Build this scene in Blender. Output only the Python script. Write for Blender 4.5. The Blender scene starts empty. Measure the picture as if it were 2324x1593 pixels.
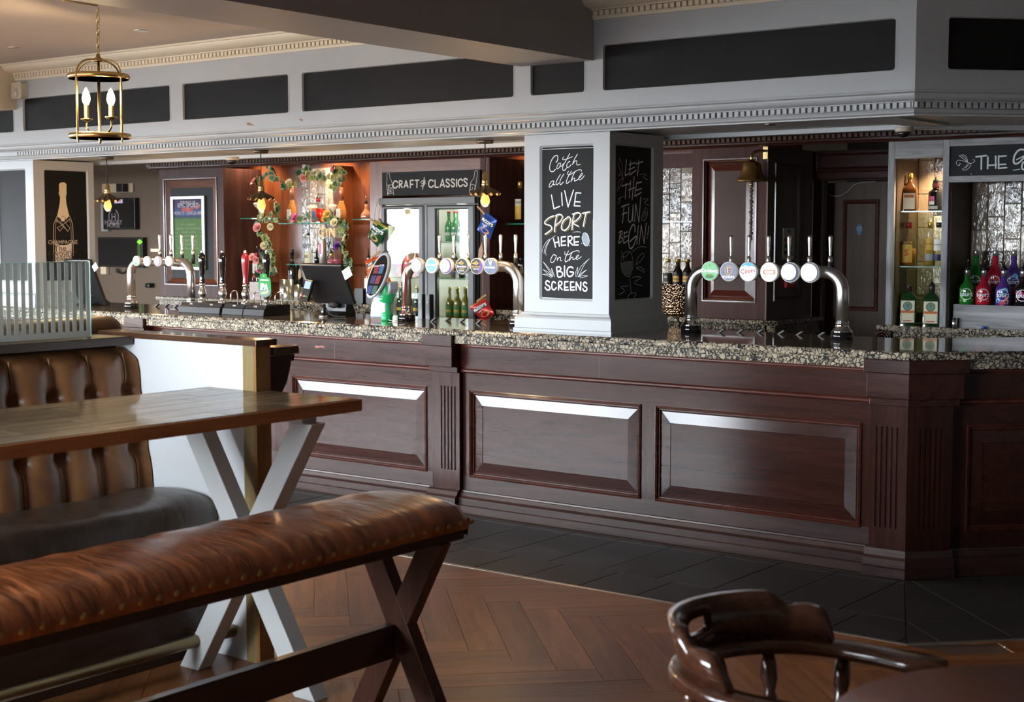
import bpy, bmesh, math, random
from mathutils import Vector, Matrix
random.seed(7)
R = math.radians
SC = bpy.context.scene
COL = SC.collection

# ------------------------------------------------------------------ camera
CAMH, FPX, YAW, PITCH = 1.65, 3357.2, R(37.455), R(4.57)
cd = bpy.data.cameras.new('camera'); cam = bpy.data.objects.new('camera', cd); COL.objects.link(cam)
cam.location = (0, 0, CAMH); cam.rotation_euler = (math.pi/2 - PITCH, 0, YAW)
cd.sensor_width = 36; cd.sensor_fit = 'HORIZONTAL'; cd.lens = FPX/2324*36
cd.clip_start = .05; cd.clip_end = 200
cd.dof.use_dof = True; cd.dof.focus_distance = 8.0; cd.dof.aperture_fstop = 4.6
SC.camera = cam

# ------------------------------------------------------------------ sky, exposure
SC.view_settings.view_transform = 'Standard'; SC.view_settings.look = 'None'
SC.view_settings.gamma = 1; SC.view_settings.use_curve_mapping = False
SC.view_settings.exposure = 0.0
W = bpy.data.worlds.new('sky'); SC.world = W; W.use_nodes = True
bg = W.node_tree.nodes['Background']
bg.inputs[0].default_value = (.85, .93, 1.0, 1); bg.inputs[1].default_value = 52.0

def portal(x0, x1, z0, z1, y):
    l = bpy.data.lights.new('window_portal', 'AREA'); l.shape = 'RECTANGLE'; l.size = x1-x0; l.size_y = z1-z0
    l.cycles.is_portal = True
    o = bpy.data.objects.new('window_portal', l); COL.objects.link(o)
    o.location = ((x0+x1)/2, y, (z0+z1)/2); o.rotation_euler = (R(90), 0, 0)
WINS = [(-15.2, -12.4, .9, 2.2), (-12.2, -9.4, .9, 2.2), (-9.2, -6.4, .9, 2.2), (-6.2, -3.2, .9, 2.2)]
WALLY = -1.3
for a in WINS: portal(*a, WALLY+.02)
WINL = (-1.0, 6.2, .9, 2.2)                            # the window in the left wall: y0, y1, z0, z1
_l = bpy.data.lights.new('window_portal', 'AREA'); _l.shape = 'RECTANGLE'; _l.size = WINL[3]-WINL[2]; _l.size_y = WINL[1]-WINL[0]; _l.cycles.is_portal = True
_o = bpy.data.objects.new('window_portal', _l); COL.objects.link(_o); _o.location = (-15.48, (WINL[0]+WINL[1])/2, (WINL[2]+WINL[3])/2); _o.rotation_euler = (0, R(-90), 0)

# ------------------------------------------------------------------ pixel rays of the 2324 x 1593 frame
_fw = Vector((-math.sin(YAW)*math.cos(PITCH), math.cos(YAW)*math.cos(PITCH), -math.sin(PITCH)))
_rt = Vector((math.cos(YAW), math.sin(YAW), 0)); _up = _rt.cross(_fw); _C = Vector((0, 0, CAMH))
def ray(x, y): return (_fw*FPX + _rt*(x-1162) - _up*(y-796.5)).normalized()
def onY(x, y, Y): d = ray(x, y); return _C + d*(Y/d.y)
def onX(x, y, X): d = ray(x, y); return _C + d*(X/d.x)
def onZ(x, y, Z): d = ray(x, y); return _C + d*((Z-CAMH)/d.z)

# ------------------------------------------------------------------ mesh builder
class G:
    def __init__(s): s.v = []; s.f = []; s.mi = []; s.sm = []
    def add(s, vs, fs, m=0, smooth=False):
        b = len(s.v); s.v += [tuple(v) for v in vs]
        for f in fs: s.f.append([b+i for i in f]); s.mi.append(m); s.sm.append(smooth)
        return s
    def box(s, x0, x1, y0, y1, z0, z1, m=0):
        if x0 > x1: x0, x1 = x1, x0
        if y0 > y1: y0, y1 = y1, y0
        if z0 > z1: z0, z1 = z1, z0
        return s.add([(x0,y0,z0),(x1,y0,z0),(x1,y1,z0),(x0,y1,z0),(x0,y0,z1),(x1,y0,z1),(x1,y1,z1),(x0,y1,z1)],
                     [(0,3,2,1),(4,5,6,7),(0,1,5,4),(1,2,6,5),(2,3,7,6),(3,0,4,7)], m)
    def prism(s, poly, a0, a1, axis='z', m=0, smooth=False):
        if axis == 'z': P = lambda u, v, a: (u, v, a)
        elif axis == 'y': P = lambda u, v, a: (u, a, v)
        else: P = lambda u, v, a: (a, u, v)
        n = len(poly)
        vs = [P(u, v, a0) for u, v in poly] + [P(u, v, a1) for u, v in poly]
        ar = sum(poly[i][0]*poly[(i+1) % n][1]-poly[(i+1) % n][0]*poly[i][1] for i in range(n))
        fl = (ar > 0) != (axis == 'y')
        if a1 < a0: fl = not fl
        fs = [tuple(range(n)), tuple(range(n, 2*n))]
        caps = [fs[0][::-1], fs[1]] if fl else [fs[0], fs[1][::-1]]
        b = len(s.v); s.v += vs
        for c in caps: s.f.append([b+i for i in c]); s.mi.append(m); s.sm.append(False)
        for i in range(n):
            j = (i+1) % n
            q = [i, j, n+j, n+i] if fl else [j, i, n+i, n+j]
            s.f.append([b+k for k in q]); s.mi.append(m); s.sm.append(smooth)
        return s
    def lathe(s, prof, seg=20, c=(0, 0, 0), M=None, m=0, smooth=True, sx=1, sy=1):
        M = M or Matrix.Identity(4); c = Vector(c); vs = []; n = len(prof)
        for r, z in prof:
            for k in range(seg):
                a = 2*math.pi*k/seg; vs.append(c + M @ Vector((r*math.cos(a)*sx, r*math.sin(a)*sy, z)))
        fs = [(i*seg+k, i*seg+(k+1) % seg, (i+1)*seg+(k+1) % seg, (i+1)*seg+k) for i in range(n-1) for k in range(seg)]
        s.add(vs, fs, m, smooth)
        b = len(s.v)-n*seg
        if prof[0][0] > 1e-5: s.f.append([b+k for k in range(seg)][::-1]); s.mi.append(m); s.sm.append(False)
        if prof[-1][0] > 1e-5: s.f.append([b+(n-1)*seg+k for k in range(seg)]); s.mi.append(m); s.sm.append(False)
        return s
    def tube(s, pts, r, seg=10, m=0, cap=True, closed=False):
        pts = [Vector(p) for p in pts]; n = len(pts); rr = r if isinstance(r, (list, tuple)) else [r]*n
        vs = []; up = None
        for i, p in enumerate(pts):
            if closed: t = (pts[(i+1) % n]-pts[i-1]).normalized()
            else: t = (pts[min(i+1, n-1)]-pts[max(i-1, 0)]).normalized()
            if up is None: up = Vector((0, 0, 1)) if abs(t.z) < .9 else Vector((1, 0, 0))
            a = (up - t*up.dot(t)).normalized(); up = a; bb = t.cross(a)
            for k in range(seg):
                an = 2*math.pi*k/seg; vs.append(p + (a*math.cos(an)+bb*math.sin(an))*rr[i])
        L = n if closed else n-1
        fs = [(i*seg+k, i*seg+(k+1) % seg, ((i+1) % n)*seg+(k+1) % seg, ((i+1) % n)*seg+k) for i in range(L) for k in range(seg)]
        s.add(vs, fs, m, True)
        if cap and not closed:
            b = len(s.v)-n*seg
            s.f.append([b+k for k in range(seg)][::-1]); s.mi.append(m); s.sm.append(False)
            s.f.append([b+(n-1)*seg+k for k in range(seg)]); s.mi.append(m); s.sm.append(False)
        return s
    def sweep(s, path, prof, m=0, smooth=False, closed_prof=True):
        # path: (x, y) points; prof: (out, z), out = to the right of the walking direction, mitred
        n = len(path); offs = []
        for i in range(n):
            d0 = Vector(path[i])-Vector(path[i-1]) if i > 0 else None
            d1 = Vector(path[i+1])-Vector(path[i]) if i < n-1 else None
            n0 = Vector((d0.y, -d0.x)).normalized() if d0 else None
            n1 = Vector((d1.y, -d1.x)).normalized() if d1 else None
            if n0 is None: o = n1
            elif n1 is None: o = n0
            else: b = (n0+n1).normalized(); o = b/b.dot(n0)
            offs.append(o)
        k = len(prof); vs = []
        for i in range(n):
            for o, z in prof: vs.append((path[i][0]+offs[i].x*o, path[i][1]+offs[i].y*o, z))
        K = k if closed_prof else k-1
        fs = [(i*k+j, (i+1)*k+j, (i+1)*k+(j+1) % k, i*k+(j+1) % k) for i in range(n-1) for j in range(K)]
        if closed_prof: fs += [tuple(range(k)), tuple(range((n-1)*k, n*k))[::-1]]
        return s.add(vs, fs, m, smooth)
    def obj(s, name, mats, parent=None, loc=None, bevel=0, seg=2, local=False, sub=0, fix=False, kind=None):
        me = bpy.data.meshes.new(name)
        off = Vector(loc) if loc is not None else Vector((0, 0, 0))
        base = wloc(parent) if (parent is not None and not local) else Vector((0, 0, 0))
        o_ = base + off if not local else Vector((0, 0, 0))
        if loc is not None and not local: o_ = off
        me.from_pydata([tuple(Vector(v)-o_) for v in s.v], [], s.f)
        if not isinstance(mats, (list, tuple)): mats = [mats]
        for mt in mats: me.materials.append(mt)
        me.polygons.foreach_set('material_index', s.mi); me.polygons.foreach_set('use_smooth', s.sm)
        me.update()
        if fix:
            bm = bmesh.new(); bm.from_mesh(me); bmesh.ops.remove_doubles(bm, verts=bm.verts, dist=1e-5)
            bmesh.ops.recalc_face_normals(bm, faces=bm.faces); bm.to_mesh(me); bm.free()
        o = bpy.data.objects.new(name, me); COL.objects.link(o)
        if parent is not None: o.parent = parent
        if local: o.location = loc or (0, 0, 0)
        else: o.location = (o_ - wloc(parent)) if parent is not None else o_
        if bevel:
            b = o.modifiers.new('bevel', 'BEVEL'); b.width = bevel; b.segments = seg; b.limit_method = 'ANGLE'; b.angle_limit = R(35)
        if sub:
            b = o.modifiers.new('sub', 'SUBSURF'); b.levels = sub; b.render_levels = sub
        if kind: o['kind'] = kind
        return o

def wloc(o):
    p = Vector((0, 0, 0))
    while o is not None: p = p + o.location; o = o.parent
    return p
def tag(o, label, cat, group=None):
    o['label'] = label; o['category'] = cat
    if group: o['group'] = group
    return o
def thing(name, label, cat, loc=(0, 0, 0), group=None, rz=0):
    o = bpy.data.objects.new(name, None); COL.objects.link(o); o.location = loc; o.rotation_euler = (0, 0, rz); o.empty_display_size = .1
    return tag(o, label, cat, group)
def struct(o): o['kind'] = 'structure'; return o
def sgroup(name, loc=(0, 0, 0)):
    o = bpy.data.objects.new(name, None); COL.objects.link(o); o.location = loc; o.empty_display_size = .1
    return struct(o)
def share(src, name, parent, loc, rot=None, scale=None):
    o = bpy.data.objects.new(name, src.data); COL.objects.link(o); o.parent = parent
    o.location = loc
    if rot: o.rotation_euler = rot
    if scale: o.scale = scale
    return o
def copytree(o, parent=None):
    c = o.copy(); COL.objects.link(c); c.parent = parent
    for ch in list(o.children): copytree(ch, c)
    return c
def recent(o, p): return p - wloc(o)
def lerp(a, b, t): return a + (b-a)*t
def catmull(pts, n=6):
    P = [Vector(p) for p in pts]; out = []
    for i in range(len(P)-1):
        p0 = P[max(i-1, 0)]; p1 = P[i]; p2 = P[i+1]; p3 = P[min(i+2, len(P)-1)]
        for k in range(n):
            t = k/n
            out.append(.5*((2*p1)+(p2-p0)*t+(2*p0-5*p1+4*p2-p3)*t*t+(3*p1-p0-3*p2+p3)*t**3))
    return out+[P[-1]]

# ------------------------------------------------------------------ materials
MATS = {}
def newmat(name):
    m = bpy.data.materials.new(name); m.use_nodes = True; nt = m.node_tree
    b = nt.nodes['Principled BSDF']; MATS[name] = m
    return m, nt, b
def N(nt, t, **kw):
    n = nt.nodes.new(t)
    for k, v in kw.items(): setattr(n, k, v)
    return n
def c4(c): return (c[0], c[1], c[2], 1)
def srgb(r, g, b):
    f = lambda c: (c/255/12.92) if c/255 <= .04045 else ((c/255+.055)/1.055)**2.4
    return (f(r), f(g), f(b))
def plain(name, col, rough=.5, metal=0, coat=0, spec=.5, bump=0, bscale=80, var=0, emit=None, es=0, trans=0, ior=1.45, alpha=1, coatr=.1, sheen=0):
    m, nt, b = newmat(name)
    b.inputs['Base Color'].default_value = c4(col); b.inputs['Roughness'].default_value = rough
    b.inputs['Metallic'].default_value = metal; b.inputs['Coat Weight'].default_value = coat; b.inputs['Coat Roughness'].default_value = coatr
    b.inputs['Specular IOR Level'].default_value = spec; b.inputs['IOR'].default_value = ior
    b.inputs['Transmission Weight'].default_value = trans; b.inputs['Alpha'].default_value = alpha
    if emit: b.inputs['Emission Color'].default_value = c4(emit); b.inputs['Emission Strength'].default_value = es
    if bump or var:
        tc = N(nt, 'ShaderNodeTexCoord'); nz = N(nt, 'ShaderNodeTexNoise'); nz.inputs['Scale'].default_value = bscale; nz.inputs['Detail'].default_value = 4
        nt.links.new(tc.outputs['Object'], nz.inputs['Vector'])
        if bump:
            bp = N(nt, 'ShaderNodeBump'); bp.inputs['Strength'].default_value = bump; bp.inputs['Distance'].default_value = .01
            nt.links.new(nz.outputs['Fac'], bp.inputs['Height']); nt.links.new(bp.outputs['Normal'], b.inputs['Normal'])
        if var:
            n2 = N(nt, 'ShaderNodeTexNoise'); n2.inputs['Scale'].default_value = 3.5; n2.inputs['Detail'].default_value = 5
            nt.links.new(tc.outputs['Object'], n2.inputs['Vector'])
            mx = N(nt, 'ShaderNodeMix', data_type='RGBA'); mx.inputs[6].default_value = c4([c*(1-var) for c in col]); mx.inputs[7].default_value = c4([min(1, c*(1+var)) for c in col])
            nt.links.new(n2.outputs['Fac'], mx.inputs[0]); nt.links.new(mx.outputs[2], b.inputs['Base Color'])
    return m
def wood(name, dark, light, axis='x', scale=1.0, rough=.35, coat=.3, bump=.15, rnd=0, ring=6, wear=None, spec=.4):
    m, nt, b = newmat(name)
    tc = N(nt, 'ShaderNodeTexCoord'); mp = N(nt, 'ShaderNodeMapping')
    s = {'x': (.7, 9, 9), 'y': (9, .7, 9), 'z': (9, 9, .7)}[axis]
    mp.inputs['Scale'].default_value = [k*scale for k in s]
    nt.links.new(tc.outputs['Object'], mp.inputs['Vector'])
    vec = mp.outputs['Vector']
    if rnd:
        oi = N(nt, 'ShaderNodeObjectInfo'); ad = N(nt, 'ShaderNodeVectorMath', operation='ADD'); sc = N(nt, 'ShaderNodeMath', operation='MULTIPLY'); sc.inputs[1].default_value = 37
        nt.links.new(oi.outputs['Random'], sc.inputs[0]); nt.links.new(vec, ad.inputs[0]); nt.links.new(sc.outputs[0], ad.inputs[1]); vec = ad.outputs[0]
    n1 = N(nt, 'ShaderNodeTexNoise'); n1.inputs['Scale'].default_value = 2.2; n1.inputs['Detail'].default_value = 7; n1.inputs['Roughness'].default_value = .62; n1.inputs['Distortion'].default_value = .8
    n2 = N(nt, 'ShaderNodeTexNoise'); n2.inputs['Scale'].default_value = ring*3; n2.inputs['Detail'].default_value = 3
    nt.links.new(vec, n1.inputs['Vector']); nt.links.new(vec, n2.inputs['Vector'])
    ma = N(nt, 'ShaderNodeMath', operation='MULTIPLY_ADD'); ma.inputs[1].default_value = .35
    nt.links.new(n2.outputs['Fac'], ma.inputs[0]); nt.links.new(n1.outputs['Fac'], ma.inputs[2])
    cr = N(nt, 'ShaderNodeValToRGB'); cr.color_ramp.elements[0].position = .42; cr.color_ramp.elements[1].position = .85
    cr.color_ramp.elements[0].color = c4(dark); cr.color_ramp.elements[1].color = c4(light)
    nt.links.new(ma.outputs[0], cr.inputs['Fac']); col = cr.outputs['Color']
    if rnd:
        hs = N(nt, 'ShaderNodeHueSaturation'); mr = N(nt, 'ShaderNodeMapRange'); mr.inputs[3].default_value = 1-rnd; mr.inputs[4].default_value = 1+rnd
        nt.links.new(oi.outputs['Random'], mr.inputs[0]); nt.links.new(mr.outputs[0], hs.inputs['Value']); nt.links.new(col, hs.inputs['Color']); col = hs.outputs['Color']
    if wear:
        n3 = N(nt, 'ShaderNodeTexNoise'); n3.inputs['Scale'].default_value = wear[1]; n3.inputs['Detail'].default_value = 8; n3.inputs['Roughness'].default_value = .7
        nt.links.new(tc.outputs['Object'], n3.inputs['Vector'])
        r3 = N(nt, 'ShaderNodeValToRGB'); r3.color_ramp.elements[0].position = wear[2]; r3.color_ramp.elements[1].position = wear[2]+.1
        nt.links.new(n3.outputs['Fac'], r3.inputs['Fac'])
        mx = N(nt, 'ShaderNodeMix', data_type='RGBA'); mx.inputs[7].default_value = c4(wear[0]); nt.links.new(r3.outputs['Color'], mx.inputs[0]); nt.links.new(col, mx.inputs[6]); col = mx.outputs[2]
    nt.links.new(col, b.inputs['Base Color'])
    b.inputs['Roughness'].default_value = rough; b.inputs['Coat Weight'].default_value = coat; b.inputs['Coat Roughness'].default_value = .1; b.inputs['Specular IOR Level'].default_value = spec
    n5 = N(nt, 'ShaderNodeMapRange'); n5.inputs[3].default_value = max(.05, rough-.03); n5.inputs[4].default_value = rough+.05
    nt.links.new(n1.outputs['Fac'], n5.inputs[0]); nt.links.new(n5.outputs[0], b.inputs['Roughness'])
    if bump:
        bp = N(nt, 'ShaderNodeBump'); bp.inputs['Strength'].default_value = bump; bp.inputs['Distance'].default_value = .004
        nt.links.new(ma.outputs[0], bp.inputs['Height']); nt.links.new(bp.outputs['Normal'], b.inputs['Normal'])
    return m
def granite(name):
    m, nt, b = newmat(name)
    tc = N(nt, 'ShaderNodeTexCoord')
    nz = N(nt, 'ShaderNodeTexNoise'); nz.inputs['Scale'].default_value = 45; nz.inputs['Detail'].default_value = 3
    mx = N(nt, 'ShaderNodeMix', data_type='RGBA'); mx.inputs[0].default_value = .035
    nt.links.new(tc.outputs['Object'], nz.inputs['Vector']); nt.links.new(tc.outputs['Object'], mx.inputs[6]); nt.links.new(nz.outputs['Color'], mx.inputs[7])
    v1 = N(nt, 'ShaderNodeTexVoronoi', feature='DISTANCE_TO_EDGE'); v1.inputs['Scale'].default_value = 46
    v2 = N(nt, 'ShaderNodeTexVoronoi'); v2.inputs['Scale'].default_value = 46
    n2 = N(nt, 'ShaderNodeTexNoise'); n2.inputs['Scale'].default_value = 22; n2.inputs['Detail'].default_value = 4
    nt.links.new(mx.outputs[2], v1.inputs['Vector']); nt.links.new(mx.outputs[2], v2.inputs['Vector']); nt.links.new(tc.outputs['Object'], n2.inputs['Vector'])
    a = N(nt, 'ShaderNodeMath', operation='MULTIPLY_ADD'); a.inputs[1].default_value = .35; a.inputs[2].default_value = -.13
    nt.links.new(n2.outputs['Fac'], a.inputs[0])
    su = N(nt, 'ShaderNodeMath', operation='SUBTRACT'); nt.links.new(v1.outputs['Distance'], su.inputs[0]); nt.links.new(a.outputs[0], su.inputs[1])
    cr = N(nt, 'ShaderNodeValToRGB'); e = cr.color_ramp.elements
    e[0].position = .005; e[0].color = (.016, .018, .021, 1); e[1].position = .10; e[1].color = (.37, .31, .225, 1)
    k = e.new(.045); k.color = (.13, .115, .09, 1)
    nt.links.new(su.outputs[0], cr.inputs['Fac'])
    hs = N(nt, 'ShaderNodeHueSaturation'); se = N(nt, 'ShaderNodeSeparateColor'); nt.links.new(v2.outputs['Color'], se.inputs[0])
    mr = N(nt, 'ShaderNodeMapRange'); mr.inputs[3].default_value = .55; mr.inputs[4].default_value = 1.25; nt.links.new(se.outputs[0], mr.inputs[0])
    nt.links.new(mr.outputs[0], hs.inputs['Value']); nt.links.new(cr.outputs['Color'], hs.inputs['Color']); nt.links.new(hs.outputs['Color'], b.inputs['Base Color'])
    b.inputs['Roughness'].default_value = .12; b.inputs['Specular IOR Level'].default_value = .7
    b.inputs['Coat Weight'].default_value = .6; b.inputs['Coat Roughness'].default_value = .03
    return m
def leather(name, dark, light, rough=.4, wsc=(14, 3, 14), strength=.5, coat=.1):
    m, nt, b = newmat(name)
    tc = N(nt, 'ShaderNodeTexCoord'); mp = N(nt, 'ShaderNodeMapping'); mp.inputs['Scale'].default_value = wsc
    nt.links.new(tc.outputs['Object'], mp.inputs['Vector'])
    n1 = N(nt, 'ShaderNodeTexNoise'); n1.inputs['Scale'].default_value = 1; n1.inputs['Detail'].default_value = 6; n1.inputs['Distortion'].default_value = 1.2
    n2 = N(nt, 'ShaderNodeTexNoise'); n2.inputs['Scale'].default_value = 6; n2.inputs['Detail'].default_value = 8; n2.inputs['Roughness'].default_value = .7
    v = N(nt, 'ShaderNodeTexVoronoi', feature='DISTANCE_TO_EDGE'); v.inputs['Scale'].default_value = 120
    nt.links.new(mp.outputs['Vector'], n1.inputs['Vector']); nt.links.new(tc.outputs['Object'], n2.inputs['Vector']); nt.links.new(tc.outputs['Object'], v.inputs['Vector'])
    ad = N(nt, 'ShaderNodeMath', operation='MULTIPLY_ADD'); ad.inputs[1].default_value = .6; nt.links.new(n1.outputs['Fac'], ad.inputs[0])
    n2m = N(nt, 'ShaderNodeMath', operation='MULTIPLY'); n2m.inputs[1].default_value = .5; nt.links.new(n2.outputs['Fac'], n2m.inputs[0]); nt.links.new(n2m.outputs[0], ad.inputs[2])
    cr = N(nt, 'ShaderNodeValToRGB'); cr.color_ramp.elements[0].position = .38; cr.color_ramp.elements[1].position = .72
    cr.color_ramp.elements[0].color = c4(dark); cr.color_ramp.elements[1].color = c4(light)
    nt.links.new(ad.outputs[0], cr.inputs['Fac']); nt.links.new(cr.outputs['Color'], b.inputs['Base Color'])
    b.inputs['Roughness'].default_value = rough; b.inputs['Coat Weight'].default_value = coat; b.inputs['Coat Roughness'].default_value = .25
    bp = N(nt, 'ShaderNodeBump'); bp.inputs['Strength'].default_value = strength; bp.inputs['Distance'].default_value = .012
    bp2 = N(nt, 'ShaderNodeBump'); bp2.inputs['Strength'].default_value = .12; bp2.inputs['Distance'].default_value = .002
    nt.links.new(n1.outputs['Fac'], bp.inputs['Height']); nt.links.new(v.outputs['Distance'], bp2.inputs['Height'])
    nt.links.new(bp.outputs['Normal'], bp2.inputs['Normal']); nt.links.new(bp2.outputs['Normal'], b.inputs['Normal'])
    return m
def glassmat(name, col=(1, 1, 1), rough=0, ior=1.45, mixt=.0):
    # thin clear glass: part mirror, part see-through
    m = bpy.data.materials.new(name); m.use_nodes = True; nt = m.node_tree; nt.nodes.clear(); MATS[name] = m
    o = N(nt, 'ShaderNodeOutputMaterial'); g = N(nt, 'ShaderNodeBsdfGlossy'); g.inputs['Roughness'].default_value = rough
    t = N(nt, 'ShaderNodeBsdfTransparent'); t.inputs[0].default_value = c4(col); fr = N(nt, 'ShaderNodeFresnel'); ge = N(nt, 'ShaderNodeNewGeometry'); mi = N(nt, 'ShaderNodeMix'); mi.inputs[2].default_value = ior; mi.inputs[3].default_value = 1/ior
    nt.links.new(ge.outputs['Backfacing'], mi.inputs[0]); nt.links.new(mi.outputs[0], fr.inputs[0])
    mx = N(nt, 'ShaderNodeMixShader'); nt.links.new(fr.outputs[0], mx.inputs[0]); nt.links.new(t.outputs[0], mx.inputs[1]); nt.links.new(g.outputs[0], mx.inputs[2])
    nt.links.new(mx.outputs[0], o.inputs[0])
    return m

grey_paint = plain('grey_paint', (.40, .42, .43), .45, bump=.05, bscale=120, var=.04)
cream_paint = plain('cream_paint', (.72, .66, .52), .5)
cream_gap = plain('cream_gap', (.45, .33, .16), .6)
ceil_paint = plain('ceiling_paint', (.52, .47, .42), .7, bump=.03, bscale=200)
grey_beam = plain('grey_beam_paint', (.34, .34, .335), .55, bump=.05, bscale=60, var=.05)
white_paint = plain('white_paint', (.80, .83, .86), .55, bump=.06, bscale=50)
board_black = plain('chalkboard_black', (.0095, .0095, .010), .6, bump=.03, bscale=40, var=.35, spec=.2)
chalk = plain('chalk_white', (.78, .84, .88), .8)
chalk_grey = plain('chalk_grey', (.82, .82, .80), .8)
chalk_amber = plain('chalk_amber', (.62, .42, .14), .8)
mah_x = wood('mahogany_along', (.017, .0055, .0042), (.043, .0125, .0085), 'x', 1, .17, .0, .0)
mah_z = wood('mahogany_upright', (.017, .0055, .0042), (.043, .0125, .0085), 'z', 1, .17, .0, .0)
mah_red = wood('mahogany_red_moulding', (.040, .009, .006), (.10, .024, .014), 'x', 1, .25, .3, .03)
mah_mid = wood('mahogany_mid_moulding', (.030, .008, .006), (.085, .022, .013), 'x', 1, .25, .3, .03)
mah_worn = wood('mahogany_worn_plinth', (.013, .006, .005), (.05, .022, .017), 'x', 1, .34, .15, .05, wear=((.16, .10, .055), 22, .66))
back_x = wood('backbar_wood_along', (.055, .014, .006), (.16, .045, .016), 'x', 1, .3, .1, .03)
back_z = wood('backbar_wood_upright', (.055, .014, .006), (.17, .048, .017), 'z', 1, .3, .1, .03)
back_brown = wood('backbar_plum_wood', (.030, .012, .011), (.075, .032, .028), 'z', 1, .5, .0, .0, spec=.15)
gran = granite('baltic_brown_granite')
steel = plain('brushed_steel', (.80, .81, .82), .24, 1)
chrome = plain('chrome', (.85, .86, .87), .06, 1)
brass = plain('aged_brass', (.55, .40, .17), .26, 1)
brass_trim = wood('brass_trim_paint', (.24, .17, .07), (.38, .29, .14), 'z', .6, .35, .2, .05)
black_plastic = plain('black_plastic', (.010, .010, .011), .32)
black_gloss = plain('black_gloss', (.008, .008, .009), .08, coat=.5)
white_plastic = plain('white_plastic', (.75, .74, .70), .35)
rubber = plain('dark_rubber', (.02, .02, .02), .6)
# ================================================================== the setting
T46 = R(46.05)
BX, BY = -2.742, 6.66                                # where bar front and fascia turn the corner
DIR = Vector((math.cos(T46), math.sin(T46))); NRM = Vector((math.sin(T46), -math.cos(T46)))
def ang(t, out=0): return (BX+DIR.x*t+NRM.x*out, BY+DIR.y*t+NRM.y*out)
XL = -15.5
def cov(a, b, n=5):                                   # quarter-round hollow between two (out, z) points
    return [(b[0]+(a[0]-b[0])*math.cos(t), a[1]+(b[1]-a[1])*math.sin(t)) for t in [math.pi/2*k/n for k in range(n+1)]]
def rrect(x0, x1, z0, z1, r, n=4):
    p = []
    for cx, cz, a0 in ((x1-r, z0+r, -90), (x1-r, z1-r, 0), (x0+r, z1-r, 90), (x0+r, z0+r, 180)):
        for k in range(n+1):
            a = R(a0+90*k/n); p.append((cx+r*math.cos(a), cz+r*math.sin(a)))
    return p
def ring(g, steps, P, m=0, smooth=False, fill=False):
    # steps: list of (poly, depth) with equal point counts; P(u, w, depth) -> xyz
    n = len(steps[0][0]); vs = [P(u, w, d) for poly, d in steps for u, w in poly]
    fs = [(i*n+k, i*n+(k+1) % n, (i+1)*n+(k+1) % n, (i+1)*n+k) for i in range(len(steps)-1) for k in range(n)]
    if fill: fs.append(tuple((len(steps)-1)*n+k for k in range(n)))
    g.add(vs, fs, m, smooth)
PF = lambda Y: (lambda u, w, d: (u, Y-d, w))           # faces -y, depth toward the viewer
PX = lambda X: (lambda u, w, d: (X+d, u, w))           # faces +x
PA = lambda u, w, d: (*ang(u, d), w)                   # faces out of the angled front
def rect_pts(x0, x1, z0, z1, k=20):
    # rectangle sampled to match rrect(n=4)
    out = []
    for (x, z) in ((x1, z0), (x1, z1), (x0, z1), (x0, z0)): out += [(x, z)]*5
    return out

# ---- floor: slab, herringbone planks, dark tiles, metal strip
floor = struct(G().box(XL, 2.4, WALLY, 12.2, -.12, -.006).obj('floor', plain('floor_screed', (.10, .06, .04), .6)))
oak = wood('herringbone_oak', (.135, .048, .0155), (.34, .135, .045), 'x', .8, .36, .15, .1, rnd=.28)
WP, LP = .152, .914
def clip(poly, a, b, c):                               # keep a*x+b*y <= c
    out = []
    for i in range(len(poly)):
        p, q = poly[i], poly[(i+1) % len(poly)]; fp = a*p[0]+b*p[1]-c; fq = a*q[0]+b*q[1]-c
        if fp <= 0: out.append(p)
        if (fp < 0 < fq) or (fq < 0 < fp):
            t = fp/(fp-fq); out.append((p[0]+(q[0]-p[0])*t, p[1]+(q[1]-p[1])*t))
    return out
SY = 5.595                                             # metal strip line; its bend lies on the mitre of the bar corner
mit = (NRM+Vector((0, -1))).normalized(); mit = mit/mit.dot(Vector((0, -1)))
SB = (BX+mit.x*(BY-SY), SY); SD = (SB[0]*NRM.x+SB[1]*NRM.y)
q2 = math.sqrt(.5); npl = 0
far = G()
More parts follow.
